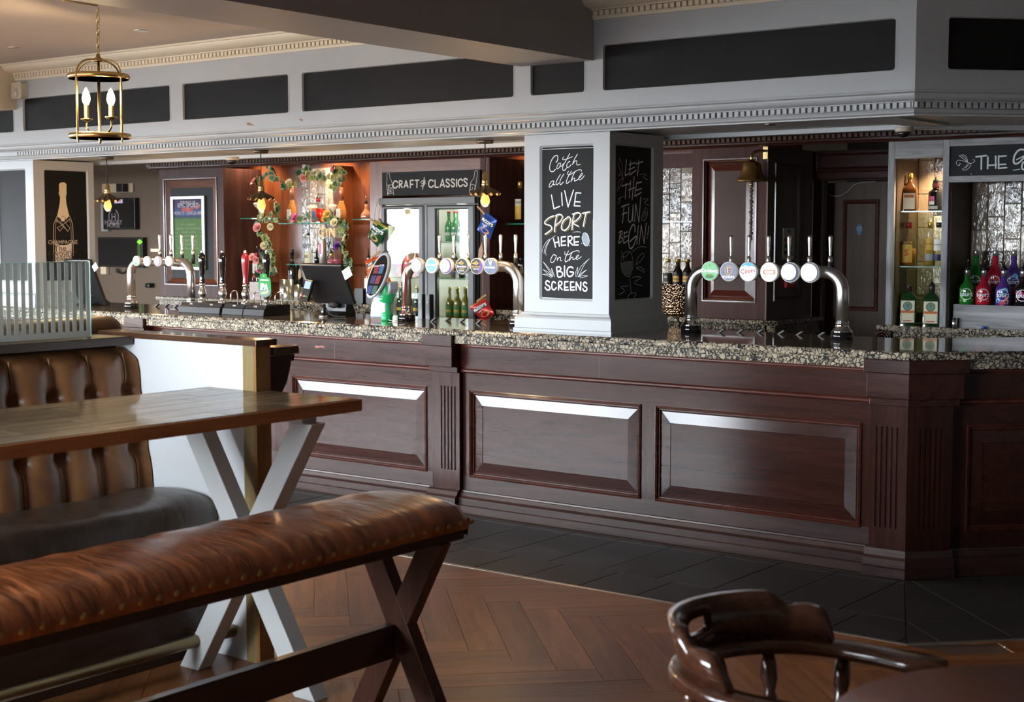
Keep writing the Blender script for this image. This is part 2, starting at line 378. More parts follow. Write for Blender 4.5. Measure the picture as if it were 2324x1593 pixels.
for m_ in range(-5, 6):
    for k in range(-60, 61):
        for kind in (0, 1):
            if kind == 0: u0, v0, du, dv = k*WP+m_*LP, k*WP-m_*LP, LP, WP
            else: u0, v0, du, dv = LP+k*WP+m_*LP, (k+1)*WP-LP-m_*LP, WP, LP
            gp = .0009
            poly = [(u0+gp, v0+gp), (u0+du-gp, v0+gp), (u0+du-gp, v0+dv-gp), (u0+gp, v0+dv-gp)]
            poly = [((u+v)*q2-4.058, (v-u)*q2+5.10) for u, v in poly]
            inl = [p[1] <= SY-.012 for p in poly]; ina = [NRM.x*p[0]+NRM.y*p[1] >= SD+.012 for p in poly]
            if not (all(inl) or all(ina)):
                mx_ = sum(p[0] for p in poly)/4; my_ = sum(p[1] for p in poly)/4
                poly = clip(poly, 0, 1, SY-.012) if mx_ < SB[0]+(SY-my_)*.42 else clip(poly, -NRM.x, -NRM.y, -SD-.012)
            if len(poly) < 3: continue
            cx = sum(p[0] for p in poly)/len(poly); cy = sum(p[1] for p in poly)/len(poly)
            if not (-9.6 < cx < 1.2 and -.6 < cy < 7.2): continue
            if -5.6 < cx < .2 and 1.9 < cy:
                g = G(); loc = Vector((cx, cy, 0)); an = R(-45 if kind == 0 else 45)
                M = Matrix.Rotation(-an, 3, 'Z')
                poly = [tuple((M @ (Vector((p[0], p[1], 0))-loc)).xy) for p in poly]
                g.prism(poly, -.006, random.uniform(-.0004, .0004))
                o = g.obj('plank', oak, floor, loc, local=True); o.rotation_euler = (0, 0, an); npl += 1
            else: far.prism(poly, -.006, 0)
far.obj('distant_planks', oak, floor, kind='stuff')
tile_m = plain('slate_tile', (.026, .024, .022), .5, bump=.12, bscale=14, var=.35, coat=.0)
def tile(poly):
    if len(poly) < 3: return
    c = Vector((sum(p[0] for p in poly)/len(poly), sum(p[1] for p in poly)/len(poly), 0))
    G().prism([(p[0]-c.x, p[1]-c.y) for p in poly], -.006, random.uniform(-.0005, .0005)).obj('floor_tile', tile_m, floor, c, local=True)
for r0, r1 in ((.028, .085), (.085, .715), (.715, 1.055)):
    g_ = .0028
    for k in range(-1, 34):                            # along the long front
        x1 = -2.43-k*.3155+(.1 if r0 > .7 else 0); x0 = x1-.3155
        p = [(x0+g_, BY-r1+g_), (x1-g_, BY-r1+g_), (x1-g_, BY-r0-g_), (x0+g_, BY-r0-g_)]
        tile(clip(p, mit.y*-1*-1, 0, 99) if False else clip(p, -mit.y, mit.x, -mit.y*BX+mit.x*BY-g_))
    for k in range(-2, 12):                            # along the angled front
        t0 = .02+k*.3242; t1 = t0+.3242
        p = [ang(t0+g_, r0+g_), ang(t1-g_, r0+g_), ang(t1-g_, r1-g_), ang(t0+g_, r1-g_)]
        tile(clip(p, mit.y, -mit.x, mit.y*BX-mit.x*BY-g_))
strip_m = plain('metal_strip', (.42, .38, .33), .32, .8)
struct(G().sweep([(XL, SY), SB, (SB[0]+DIR.x*4.2, SB[1]+DIR.y*4.2)], [(.012, -.005), (.012, .001), (.006, .0035), (-.006, .0035), (-.012, .001), (-.012, -.005)]).obj('trim_1', strip_m))

# ---- shell
G_ = G().box(XL, 2.4, WALLY, 12.2, 2.9, 3.0)
struct(G_.obj('ceiling', ceil_paint))
wall_c = plain('cream_wall', (.60, .52, .38), .65, bump=.03)
wl = G().box(XL-.12, XL, WALLY, WINL[0], -.1, 3).box(XL-.12, XL, WINL[1], 12.2, -.1, 3).box(XL-.12, XL, WINL[0], WINL[1], -.1, WINL[2]).box(XL-.12, XL, WINL[0], WINL[1], WINL[3], 3)
struct(wl.obj('wall_left', wall_c))
struct(G().box(2.4, 2.52, WALLY, 12.2, -.1, 3).obj('wall_right', plain('taupe_wall', (.16, .14, .125), .7)))
struct(G().box(XL, 2.4, 12.2, 12.32, -.1, 3).obj('wall_far', wall_c))
wf = G(); xs = [XL]+[v for a in WINS for v in a[:2]]+[2.4]
for i in range(0, len(xs), 2): wf.box(xs[i], xs[i+1], WALLY-.12, WALLY, -.1, 3)
for a in WINS: wf.box(a[0], a[1], WALLY-.12, WALLY, -.1, a[2]); wf.box(a[0], a[1], WALLY-.12, WALLY, a[3], 3)
struct(wf.obj('wall_front', plain('taupe_wall_front', (.14, .13, .12), .7)))
wpane = glassmat('window_pane_glass')
for i, a in enumerate(WINS):
    w = sgroup('window_%d' % (i+1), (a[0], WALLY-.06, a[2]))
    g = G()
    g.box(a[0], a[0]+.06, WALLY-.1, WALLY-.03, a[2], a[3]).box(a[1]-.06, a[1], WALLY-.1, WALLY-.03, a[2], a[3])
    g.box(a[0]+.06, a[1]-.06, WALLY-.1, WALLY-.03, a[2], a[2]+.06).box(a[0]+.06, a[1]-.06, WALLY-.1, WALLY-.03, a[3]-.06, a[3])
    c = (a[0]+a[1])/2; g.box(c-.03, c+.03, WALLY-.1, WALLY-.03, a[2]+.06, a[3]-.06)
    g.obj('window_frame', white_paint, w)
    for u0, u1 in ((a[0]+.06, c-.03), (c+.03, a[1]-.06)):
        G().box(u0, u1, WALLY-.068, WALLY-.064, a[2]+.06, a[3]-.06).obj('pane', wpane, w)
w = sgroup('window_9', (XL-.06, WINL[0], WINL[2])); g = G(); ym = (WINL[0]+WINL[1])/2
for y in (WINL[0], ym-.03, WINL[1]-.06): g.box(XL-.1, XL-.03, y, y+.06, WINL[2], WINL[3])
for z in (WINL[2], WINL[3]-.06): g.box(XL-.1, XL-.03, WINL[0]+.06, WINL[1]-.06, z, z+.06)
g.obj('window_frame', white_paint, w)
for y0, y1 in ((WINL[0]+.06, ym-.03), (ym+.03, WINL[1]-.06)): G().box(XL-.068, XL-.064, y0, y1, WINL[2]+.06, WINL[3]-.06).obj('pane', wpane, w)
struct(G().box(-60, XL-.12, WALLY-.12, 40, -.3, -.2).obj('floor_outside_left', plain('outdoor_paving_left', (.11, .11, .11), .8)))
struct(G().box(-60, 60, -60, WALLY-.12, -.3, -.2).obj('floor_outside', plain('outdoor_paving', (.11, .11, .11), .8)))

# ---- bulkhead over the bar: fascia with sunk chalkboards, crown mouldings with dentils
bulk = sgroup('ceiling_bulkhead', (BX, BY, 2.2))
ZP0, ZP1 = 2.401, 2.660
PAN = [(-11.2, -9.835), (-9.728, -8.029), (-7.912, -6.880), (-6.773, -5.083), (-4.979, -4.601), (-4.496, -2.833)]
fg = G(); fg.box(XL, BX-.02, BY+.022, BY+.10, 2.30, 2.9)
Ye = BY+.03
xx = [XL]+[v for p in PAN for v in p]+[BX]
fg.box(XL, BX, BY, Ye, 2.31, ZP0).box(XL, BX, BY, Ye, ZP1, 2.9)
for i in range(0, len(xx), 2): fg.box(xx[i], xx[i+1], BY, Ye, ZP0, ZP1)
TP0 = .147; LA = 3.2
P6 = (.152, 1.75)
def abox(g, t0, t1, o0, o1, z0, z1, m=0):
    a = [ang(t0, o0), ang(t1, o0), ang(t1, o1), ang(t0, o1)]
    g.prism(a, z0, z1, 'z', m)
abox(fg, 0, LA, -.10, -.022, 2.30, 2.9); abox(fg, 0, LA, -.03, 0, 2.31, ZP0); abox(fg, 0, LA, -.03, 0, ZP1, 2.9)
abox(fg, 0, P6[0], -.03, 0, ZP0, ZP1); abox(fg, P6[1], LA, -.03, 0, ZP0, ZP1)
fg.obj('fascia', grey_paint, bulk)
chip_m = plain('bare_plaster', (.30, .17, .11), .8)
for px, py, pts in ((568, 282, ((-9, -1), (-6, -4), (0, -3), (4, 0), (9, 2), (4, 4), (0, 2), (-4, 3))), (683, 272, ((-5, -1), (-1, -3), (5, -1), (3, 3), (-1, 2)))):
    q = [onY(px+a, py+b, BY) for a, b in pts]; G().prism([(v.x, v.z) for v in q], BY-.0006, BY+.001, 'y').obj('paint_chip', chip_m, bulk)
def board_inset(name, parent, P, u0, u1, w0, w1, d, lip=.012, r=.016, mat=None, rim=None):
    g = G(); ring(g, [(rect_pts(u0-.001, u1+.001, w0-.001, w1+.001), .0015), (rrect(u0-.004+lip, u1+.004-lip, w0-.004+lip, w1+.004-lip, r), .0015), (rrect(u0+lip, u1-lip, w0+lip, w1-lip, r), -d)], P)
    b = G(); ring(b, [(rrect(u0+lip*.2, u1-lip*.2, w0+lip*.2, w1-lip*.2, r), -d+.0005)], P, fill=True)
    o = b.obj(name, mat or board_black, parent); g.obj('board_rim', rim or grey_paint, o)
    return o
for a, b in PAN: board_inset('chalkboard_panel', bulk, PF(BY), a, b, ZP0, ZP1, .014)
board_inset('chalkboard_panel', bulk, PA, P6[0], P6[1], ZP0, ZP1, .014)
PATH = [(XL, BY), (BX, BY), ang(LA)]
crown = [(0, 2.318), (.007, 2.318), (.009, 2.312), (.007, 2.306), (-.004, 2.303)] + cov((-.012, 2.300), (-.052, 2.268), 6) + [(-.052, 2.264), (-.072, 2.264), (-.072, 2.236), (-.060, 2.232), (-.066, 2.226)] + cov((-.07, 2.222), (-.095, 2.210), 3) + [(-.095, 2.203), (-.14, 2.203), (-.14, 2.318)]
cm = struct(G().sweep(PATH, crown).obj('trim_2', grey_paint, loc=(BX, BY, 2.2)))
dg = G().box(-.0105, .0105, -.011, .011, -.0125, .0125).obj('dentil', grey_paint, cm, recent(cm, Vector((BX-.018, BY+.062, 2.250))), local=True)
PITCH_D = .0338
for k in range(1, 212): share(dg, 'dentil', cm, recent(cm, Vector((BX-.018-k*PITCH_D, BY+.062, 2.250))))
for k in range(46):
    p = ang(.024+k*PITCH_D, -.062); share(dg, 'dentil', cm, recent(cm, Vector((p[0], p[1], 2.250))), (0, 0, T46))
# cream cornice at the ceiling
cream = [(0, 2.786), (.012, 2.786), (.012, 2.797), (.020, 2.803), (.020, 2.832), (.03, 2.834)] + cov((.118, 2.886), (.032, 2.840), 6)[::-1] + [(.118, 2.886), (.132, 2.888), (.132, 2.9), (0, 2.9)]
BXR, BXL = -4.547, -5.037                             # the box beam's two sides
for i, pth in enumerate(([(-9.80, BY), (BXL, BY)], [(BXR, BY), (BX, BY), ang(LA)])):
    t = struct(G().sweep(pth, cream).obj('trim_%d' % (3+i), cream_paint, loc=(pth[0][0], BY, 2.8)))
    n = int((pth[1][0]-pth[0][0]-.05)/.0365)
    d0 = G().box(-.012, .012, -.006, .006, -.0125, .0125).obj('dentil', cream_paint, t, recent(t, Vector((pth[0][0]+.03, BY-.025, 2.8175))), local=True)
    for k in range(1, n): share(d0, 'dentil', t, recent(t, Vector((pth[0][0]+.03+k*.0365, BY-.025, 2.8175))))
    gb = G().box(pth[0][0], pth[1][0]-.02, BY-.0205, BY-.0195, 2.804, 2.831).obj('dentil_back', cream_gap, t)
# underside of the bulkhead
ug = G(); ug.prism([(XL, BY+.09), (BX-.038, BY+.09), ang(LA, -.09), ang(LA, -.86), (BX-.33, 7.52), (XL, 7.52)][::1], 2.215, 2.3)
ug.box(XL, BX-.06, 6.77, 6.84, 2.204, 2.22).box(XL, BX-.34, 7.44, 7.52, 2.190, 2.22).box(BX-.36, BX-.16, 6.80, 7.50, 2.203, 2.22)
abox(ug, .06, LA, -.16, -.10, 2.204, 2.22); abox(ug, .35, LA, -.86, -.79, 2.190, 2.22)
ug.obj('underside', grey_paint, bulk)
struct(G().prism([(XL, 7.52), (BX-.4, 7.52), ang(LA, -.86), (.4, 9.6), (XL, 9.6)], 2.42, 2.5).obj('ceiling_backbar', ceil_paint))
struct(G().prism([(XL, BY+.1), (BX-.05, BY+.1), ang(LA, -.1), ang(LA, -.86), (XL, 7.52)], 2.32, 2.34).obj('ceiling_over_bar', ceil_paint))
# box beam and a second beam further left
struct(G().box(BXL, BXR, WALLY, BY-.001, 2.573, 2.899).obj('ceiling_beam', grey_beam))
struct(G().box(-10.35, -9.80, WALLY, BY-.001, 2.573, 2.899).obj('ceiling_beam_cream', wall_c))

# ---- columns standing on the bar
def column(name, x0, x1, board_r, zb0, zb1, fx=None):
    c = sgroup(name, ((x0+x1)/2, 7.08, 1.09)); y0, y1 = 6.81, 7.365
    G().box(x0+.012, x1-.012, y0+.012, y1, 1.09, 2.204).obj('shaft', grey_paint, c)
    f = fx or (x0+.108, x1-.103)
    g = G(); P = PF(y0+.012)
    ring(g, [(rect_pts(x0, x1-.0115, 1.09, 2.204), 0), (rect_pts(x0, x1-.0005, 1.09, 2.204), .012), (rrect(f[0], f[1], zb0, zb1, .014), .012), (rrect(f[0]+.012, f[1]-.012, zb0+.012, zb1-.012, .010), .001)], P)
    g.obj('front_frame', grey_paint, c)
    g = G(); P = PX(x1-.012)
    ring(g, [(rect_pts(y0+.0005, y1, 1.09, 2.204), 0), (rect_pts(y0+.0005, y1, 1.09, 2.204), .012), (rrect(board_r[0], board_r[1], zb0, zb1, .014), .012), (rrect(board_r[0]+.012, board_r[1]-.012, zb0+.012, zb1-.012, .010), .001)], P)
    g.obj('side_frame', grey_paint, c)
    b = G(); ring(b, [(rrect(f[0]+.006, f[1]-.006, zb0+.006, zb1-.006, .01), .0015)], PF(y0+.012), fill=True); fb = b.obj('front_chalkboard', board_black, c)
    b = G(); ring(b, [(rrect(board_r[0]+.006, board_r[1]-.006, zb0+.006, zb1-.006, .01), .0015)], PX(x1-.012), fill=True); sb = b.obj('side_chalkboard', board_black, c)
    prof = [(0, 1.09), (.046, 1.09), (.046, 1.105), (.040, 1.109), (.040, 1.165), (.034, 1.175), (.014, 1.184), (.010, 1.196), (0, 1.198)]
    G().sweep([(x0, y1), (x0, y0), (x1, y0), (x1, y1)], prof).obj('column_base', grey_paint, c)
    return c, fb, sb
col1, col1f, col1s = column('bar_column', -5.128, -4.542, (6.869, 7.262), 1.268, 2.143)
col2, col2f, col2s = column('bar_column_far', -10.42, -9.829, (6.905, 7.312), 1.268, 2.143)

# ================================================================== the bar
bar = thing('bar_counter', 'long dark mahogany bar front with raised panels under the granite top', 'bar front', (BX, 6.73, 0))
YF = 6.73                                             # panel face
XB = -10.9
def P(px, py, Y=YF): return onY(px, py, Y)
bp = [(XB, YF), (BX-.027, YF), ang(LA, -.07)]
bar_path = [(XB, YF), (BX-.029, YF), ang(LA, -.0703)]
plinth = [(-.05, 0), (.055, 0), (.055, .044), (.049, .050), (.045, .050), (.045, .086), (.036, .092), (.030, .098), (.022, .118), (.016, .120), (.014, .128), (0, .130), (-.05, .130)]
G().sweep(bar_path, plinth).obj('plinth', mah_worn, bar)
G().sweep(bar_path, [(-.05, .852), (.006, .852), (.006, .978), (-.05, .978)]).obj('frieze', mah_x, bar)
G().sweep(bar_path, [(-.05, .826), (.004, .826), (.010, .829), (.016, .836), (.016, .844), (.010, .851), (.004, .853), (-.05, .853)]).obj('dado_moulding', mah_red, bar)
G().sweep(bar_path, [(-.05, .976), (.008, .976), (.010, .982), (.016, .985), (.016, .992), (.024, .995), (.026, 1.004), (-.05, 1.004)]).obj('crown_moulding', mah_red, bar)
G().box(XB, BX-.05, YF+.055, YF+.075, .0, 1.0).obj('carcass', mah_x, bar)
gg = G(); abox(gg, .1, LA, -.145, -.125, 0, 1.0); gg.obj('carcass', mah_x, bar)
ZB0, ZB1 = .215, .722
openings = [(-9.9, -8.75), (-8.42, -7.22), (-6.948, -5.808), (-5.463, -4.281), (-4.179, -3.008)]
# rails and stiles
G().box(XB, BX-.03, YF, YF+.05, .13, ZB0).obj('bottom_rail', mah_worn, bar)
G().box(XB, BX-.03, YF, YF+.05, ZB1, .826).obj('top_rail', mah_x, bar)
st = [XB]+[v for a in openings for v in a]+[BX-.03]
for i in range(0, len(st), 2): G().box(st[i], st[i+1], YF, YF+.05, ZB0, ZB1).obj('stile', mah_z, bar)
# the same on the angled front
TA = -.07
for nm, a in (('bottom_rail', (.05, LA, .13, ZB0)), ('top_rail', (.05, LA, ZB1, .826)), ('stile', (.05, .335, ZB0, ZB1)), ('stile', (1.50, 1.62, ZB0, ZB1))):
    g = G(); abox(g, a[0], a[1], TA-.05, TA, a[2], a[3]); g.obj(nm, mah_z if nm == 'stile' else mah_x, bar)
def raised(P, u0, u1, w0, w1):
    e = .022; b = .062
    R4 = lambda i: [(u1-i, w0+i), (u1-i, w1-i), (u0+i, w1-i), (u0+i, w0+i)]
    g = G(); ring(g, [(R4(e-.002), -.0145), (R4(e+.004), -.0125), (R4(e+b), -.0055), (R4(e+b+.002), -.0085)], P, fill=True)
    o = g.obj('raised_panel', mah_x, bar)
    g = G(); ring(g, [(R4(-.006), 0), (R4(-.006), .007), (R4(0), .010), (R4(.004), .004), (R4(.008), .006), (R4(.012), -.006), (R4(.017), -.006), (R4(.019), -.014), (R4(.026), -.02), (R4(.028), -.034)], P)
    g.obj('panel_moulding', mah_mid, o)
for a, b in openings: raised(PF(YF), a, b, ZB0, ZB1)
PAr = lambda u, w, d: (*ang(u, TA+d), w)
raised(PAr, .335, 1.50, ZB0, ZB1); raised(PAr, 1.62, 2.8, ZB0, ZB1)
# butt joints of the frieze boards
for px, py in ((761, 800), (1361, 835)):
    p = P(px, py); G().box(p.x-.0012, p.x+.0012, YF-.0068, YF-.004, .853, .976).obj('board_joint', plain('joint_line', (.10, .08, .08), .6) if 'joint_line' not in MATS else MATS['joint_line'], bar)
sc_m = plain('scuffed_wood', (.24, .075, .045), .6)
for px, py, pts in ((671, 786, ((-12, -1), (-8, -3), (0, -4), (4, -2), (11, 2), (10, 3), (2, 0), (-6, 2), (-11, 2))), (726, 787, ((-12, 0), (-9, -3), (0, -2), (6, -3), (11, 1), (9, 3), (3, 1), (-9, 3)))):
    q = [P(px+a, py+b, YF-.006) for a, b in pts]; G().prism([(v.x, v.z) for v in q], YF-.0066, YF-.004, 'y').obj('scuff', sc_m, bar)
# pilasters with flutes and corbels
def fluted(path_uv, z0, z1, fz0, fz1, P2, width, depth, n=5, fw=.0085, name='pilaster'):
    pass
def flute_plan(u0, u1, d, n, fw, gap, du=0):
    c = (u0+u1)/2+du; pts = [(u0, 0), (u0, d)]; tot = n*fw+(n-1)*gap; s = c-tot/2
    for k in range(n):
        a = s+k*(fw+gap); pts += [(a, d), (a+fw*.25, d-.007), (a+fw*.75, d-.007), (a+fw, d)]
    return pts+[(u1, d), (u1, 0)]
def pilaster(P2, u0, u1, d, parent, name='pilaster', du=0, fz=(.235, .735)):
    # P2(u, out) -> (x, y)
    g = G()
    for z0, z1, fl in ((.13, fz[0], 0), (fz[0], fz[1], 1), (fz[1], .826, 0)):
        pl = flute_plan(u0, u1, d, 5, .0135, .0125, du) if fl else [(u0, 0), (u0, d), (u1, d), (u1, 0)]
        g.prism([P2(*q) for q in pl], z0, z1)
    return g.obj(name, mah_z, parent)
def corbel(P2, u0, u1, parent, prof, nm='corbel'):
    for z0, z1, d, k, mt in prof:
        g = G(); g.prism([P2(u0+k, 0), P2(u0+k, d), P2(u1-k, d), P2(u1-k, 0)], z0, z1); g.obj(nm, mt, parent, bevel=.003)
QF = lambda u, d: (u, YF-d)
CP = [(.985, 1.050, .105, 0, mah_x), (.862, .985, .088, .012, mah_x), (.826, .862, .046, .004, mah_x)]
for u0, u1 in ((-8.535, -8.326), (-5.752, -5.522)):
    pilaster(QF, u0+.02, u1+(.0 if u0 > -6 else -.02), .032, bar, fz=(.245, .745), du=.02)
    corbel(QF, u0, u1, bar, CP)
    G().sweep([(u0+.0, YF), (u1+.0, YF)], [(0, 0), (.085, 0), (.085, .044), (.077, .050), (.077, .086), (.062, .098), (.052, .12), (.036, .13), (0, .13)]).obj('pilaster_plinth', mah_worn, bar)
# corner post: two fluted faces on a mitred block
def P2a(u, d): return ang(u, TA+d)
Ccx = BX-.029
off = NRM+Vector((0, -1)); off = off.normalized(); off = off/off.dot(Vector((0, -1)))*-1
def mitre(d): return (Ccx+mit.x*d, YF+mit.y*d)
fl1 = flute_plan(-2.935, Ccx, .055, 5, .0135, .0125, -.0)
for z0, z1, fl in ((.13, .235, 0), (.235, .725, 1), (.725, .826, 0)):
    g = G()
    A = [(-2.935, YF+.0)] + ([QF(u, d) for u, d in flute_plan(-2.935, Ccx+.01, .055, 5, .0135, .0125, 0)[1:-2]] if fl else [(-2.935, YF-.055)])
    B = ([P2a(u, d) for u, d in flute_plan(.02, .235, .055, 5, .0135, .0125, .0)[2:]] if fl else [P2a(.235, .055), P2a(.235, 0)])
    g.prism(A+[mitre(.055)]+B+[P2a(.235, -.06), (-2.935, YF+.05)], z0, z1)
    g.obj('corner_pilaster', mah_z, bar)
for z0, z1, d, k in ((.985, 1.050, .105, 0), (.862, .985, .088, .010), (.826, .862, .072, .018)):
    g = G(); g.prism([(-2.955+k, YF), (-2.955+k, YF-d), mitre(d), P2a(.290-k*1.6, d), P2a(.290-k*1.6, -.02)], z0, z1); g.obj('corner_corbel', mah_x, bar, bevel=.003)
G().sweep([(-2.955, YF), (Ccx, YF), P2a(.245, 0)], [(0, 0), (.085, 0), (.085, .044), (.077, .050), (.075, .086), (.064, .098), (.058, .12), (.056, .13), (0, .13)]).obj('corner_plinth', mah_worn, bar)

# granite worktop
top = thing('bar_worktop', 'polished brown granite worktop with rounded lip along the whole bar', 'worktop', (BX, 7.0, 1.05))
def off_path(d): return [(XB, BY-d), (BX+mit.x*d, BY+mit.y*d), ang(LA, d)]
lip = [(-.06, 1.051), (-.012, 1.051), (-.004, 1.054), (0, 1.062), (0, 1.074), (-.004, 1.084), (-.014, 1.090), (-.06, 1.090)]
wp = off_path(.05)
G().sweep(wp, lip, smooth=False).obj('worktop_lip', gran, top)
g = G(); bk = [ang(LA, -.85), (BX-.37, 7.50), (XB, 7.50)]
a = off_path(-.008); g.prism(a+bk, 1.052, 1.0898); g.obj('worktop_slab', gran, top)
for pth in ([(XB, BY-.01), (-8.54, BY-.01)], [(-8.32, BY-.01), (-5.756, BY-.01)], [(-5.518, BY-.01), (-2.952, BY-.01)], [ang(.30, .01), ang(LA, .01)]):
    G().sweep(pth, [(-.05, 1.004), (0, 1.004), (0, 1.0515), (-.05, 1.0515)]).obj('worktop_fascia', gran, top)
# ================================================================== lettering helpers
_TX = {}
def txt(s, size=1.0, align='CENTER', bold=0.0):
    key = (s, align, bold)
    if key not in _TX:
        c = bpy.data.curves.new('t', 'FONT'); c.body = s; c.align_x = align; c.align_y = 'CENTER'; c.size = 1; c.offset = bold; c.resolution_u = 2
        o = bpy.data.objects.new('t', c); me = bpy.data.meshes.new_from_object(o)
        _TX[key] = ([(v.co.x, v.co.y) for v in me.vertices], [tuple(p.vertices) for p in me.polygons])
        bpy.data.objects.remove(o); bpy.data.curves.remove(c); bpy.data.meshes.remove(me)
    v, f = _TX[key]
    return [(x*size, y*size) for x, y in v], f
def put_text(g, s, P, size, cu=0, cw=0, rot=0, d=.0008, align='CENTER', m=0, sx=1, bold=0.0):
    v, f = txt(s, size, align, bold); ca, sa = math.cos(rot), math.sin(rot)
    g.add([P(cu+(x*sx*ca-y*sa), cw+(x*sx*sa+y*ca), d) for x, y in v], f, m)
def stroke(g, pts, w, P, m=0, closed=False, smooth=0, taper=False):
    # flat chalk stroke: quads with round joints; pts (u, w) on the plane, w in metres
    if smooth: pts = [(q.x, q.y) for q in catmull([(p[0], p[1], 0) for p in pts], smooth)]
    if closed: pts = list(pts)+[pts[0]]
    h = w/2
    for i in range(len(pts)-1):
        (x0, y0), (x1, y1) = pts[i], pts[i+1]; L = math.hypot(x1-x0, y1-y0) or 1e-9
        nx, ny = -(y1-y0)/L*h, (x1-x0)/L*h; d = .0008+.00001*(i % 5)
        g.add([P(x0-nx, y0-ny, d), P(x1-nx, y1-ny, d), P(x1+nx, y1+ny, d), P(x0+nx, y0+ny, d)], [(0, 1, 2, 3)], m)
    k = 7
    for i, (x, y) in enumerate(pts):
        g.add([P(x+h*math.cos(2*math.pi*j/k), y+h*math.sin(2*math.pi*j/k), .0009+.00001*(i % 3)) for j in range(k)], [tuple(range(k))], m)
def fillpoly(g, pts, P, d=.0006, m=0): g.add([P(u, w, d) for u, w in pts], [tuple(range(len(pts)))], m)
def circ(cx, cy, rx, ry=None, n=24, a0=0, a1=360):
    ry = ry or rx; full = abs(a1-a0) >= 360
    return [(cx+rx*math.cos(R(a0+(a1-a0)*k/(n if full else n-1))), cy+ry*math.sin(R(a0+(a1-a0)*k/(n if full else n-1)))) for k in range(n)]
# crop pixels -> (u, w) on a plane: y = Y wall (u = x) or x = X wall (u = y)
def cropY(ox, oy, s, Y): return lambda p: (lambda q: (q.x, q.z))(onY(ox+p[0]/s, oy+p[1]/s, Y))
def cropX(ox, oy, s, X): return lambda p: (lambda q: (q.y, q.z))(onX(ox+p[0]/s, oy+p[1]/s, X))

# ================================================================== back bar
YC, YW = 8.50, 8.93                                   # cabinet fronts, recess wall
def bx(px, Y=YC): return onY(px, 500, Y).x
def bz(px, py, Y=YC): return onY(px, py, Y).z
struct(G().box(-10.42, -4.47, YW, YW+.06, 0, 2.42).obj('wall_backbar', back_z))
struct(G().box(-4.44, 0.6, 9.62, 9.70, 0, 2.42).obj('wall_back_passage', plain('passage_wall', (.09, .07, .055), .5)))
# dark cornice with dentils above the back bar
bcor = [(0, 2.196), (.012, 2.196), (.018, 2.206), (.03, 2.212), (.03, 2.222), (.038, 2.226), (.038, 2.252), (.05, 2.256)] + cov((.15, 2.33), (.055, 2.262), 5)[::-1] + [(.15, 2.345), (0, 2.345)]
dark_mah = wood('dark_mahogany_cornice', (.018, .005, .004), (.055, .014, .008), 'x', 1, .3, .3, .03)
bc = struct(G().sweep([(-10.47, YW), (-10.47, YC-.03), (.3, YC-.03)], bcor).obj('trim_6', dark_mah, loc=(-10.47, YC, 2.2)))
den_m = plain('backbar_dentil', (.10, .062, .052), .5)
d0 = G().box(-.011, .011, -.007, .007, -.0115, .0115).obj('dentil', den_m, bc, recent(bc, Vector((-10.44, YC-.073, 2.239))), local=True)
for k in range(1, 225): share(d0, 'dentil', bc, recent(bc, Vector((-10.44+k*.0365, YC-.073, 2.239))))
# granite back counters
def counter(name, label, x0, x1, yb=YW-.004, side=None):
    t = thing(name, label, 'counter', ((x0+x1)/2, YC+.2, 1.0))
    G().box(x0, x1, YC-.035, yb, 1.058, 1.092).obj('counter_top', gran, t, bevel=.008)
    G().box(x0+.01, x1-.01, YC, yb, .965, 1.057).obj('counter_upstand', gran, t)
    G().box(x0+.02, x1-.02, YC+.04, yb, 0, .964).obj('counter_cupboard', mah_x, t)
    return t
counter('back_counter', 'granite back counter below the gin bottles and flower garland', -10.46, -7.815)
counter('back_counter', 'short granite back counter between the drinks fridge and grey column', -6.80, -5.10)
counter('back_counter', 'granite back counter under the panelled cabinet with brass bell', -5.09, -4.462)
c4_ = counter('back_counter', 'granite back counter below the grey-washed bottle shelves', -3.70, -1.75)
rb = G()
rx, rz = onY(2004, 760, YC-.01).x, 1.012
G().box(rx-.055, rx+.055, YC-.02, YC+.1, .96, 1.057).obj('rosette_block', mah_x, c4_, bevel=.003)
rg = G()
for r0, r1 in ((.044, .034), (.028, .019), (.012, .001)): rg.lathe([(r0, 0), (r0-.002, .008), ((r0+r1)/2, .011), (r1+.001, .008), (r1, 0)], 20, (rx, YC-.02, rz), Matrix.Rotation(R(90), 4, 'X'))
rg.obj('rosette', mah_red, c4_)

# ---- framed raised-panel cabinets
def panel_cab(name, label, x0, x1, op, z0, z1, cat='cabinet', m1=None, m2=None, deep=.42):
    t = thing(name, label, cat, ((x0+x1)/2, YC+.2, 1.092)); m1 = m1 or back_brown; m2 = m2 or back_x
    u0, u1, w0, w1 = op
    G().box(x0, x1, YC+.035, YC+deep, 1.0925, 2.195).obj('carcass', m1, t)
    R4 = lambda i: [(u1-i, w0+i), (u1-i, w1-i), (u0+i, w1-i), (u0+i, w0+i)]
    g = G(); ring(g, [([(x1, z0), (x1, z1), (x0, z1), (x0, z0)], -.036), ([(x1, z0), (x1, z1), (x0, z1), (x0, z0)], 0), (R4(0), 0), (R4(0.0), -.012)], PF(YC)); g.obj('face_frame', m1, t)
    g = G(); ring(g, [(R4(-.004), 0), (R4(-.002), .006), (R4(.006), .006), (R4(.010), -.006), (R4(.016), -.008), (R4(.02), -.016)], PF(YC)); g.obj('frame_moulding', mah_red, t)
    return t, R4
c = cropY(1480, 280, 3.063, YC)
a, b = c((358, 252)), c((718, 1245))
cab, R4 = panel_cab('panel_cabinet', 'plum-brown raised-panel cabinet the brass bell hangs from', -5.015, -4.474, (a[0], b[0], b[1], a[1]), 1.093, 2.20)
fi = c((432, 333)); fo = c((640, 1163))
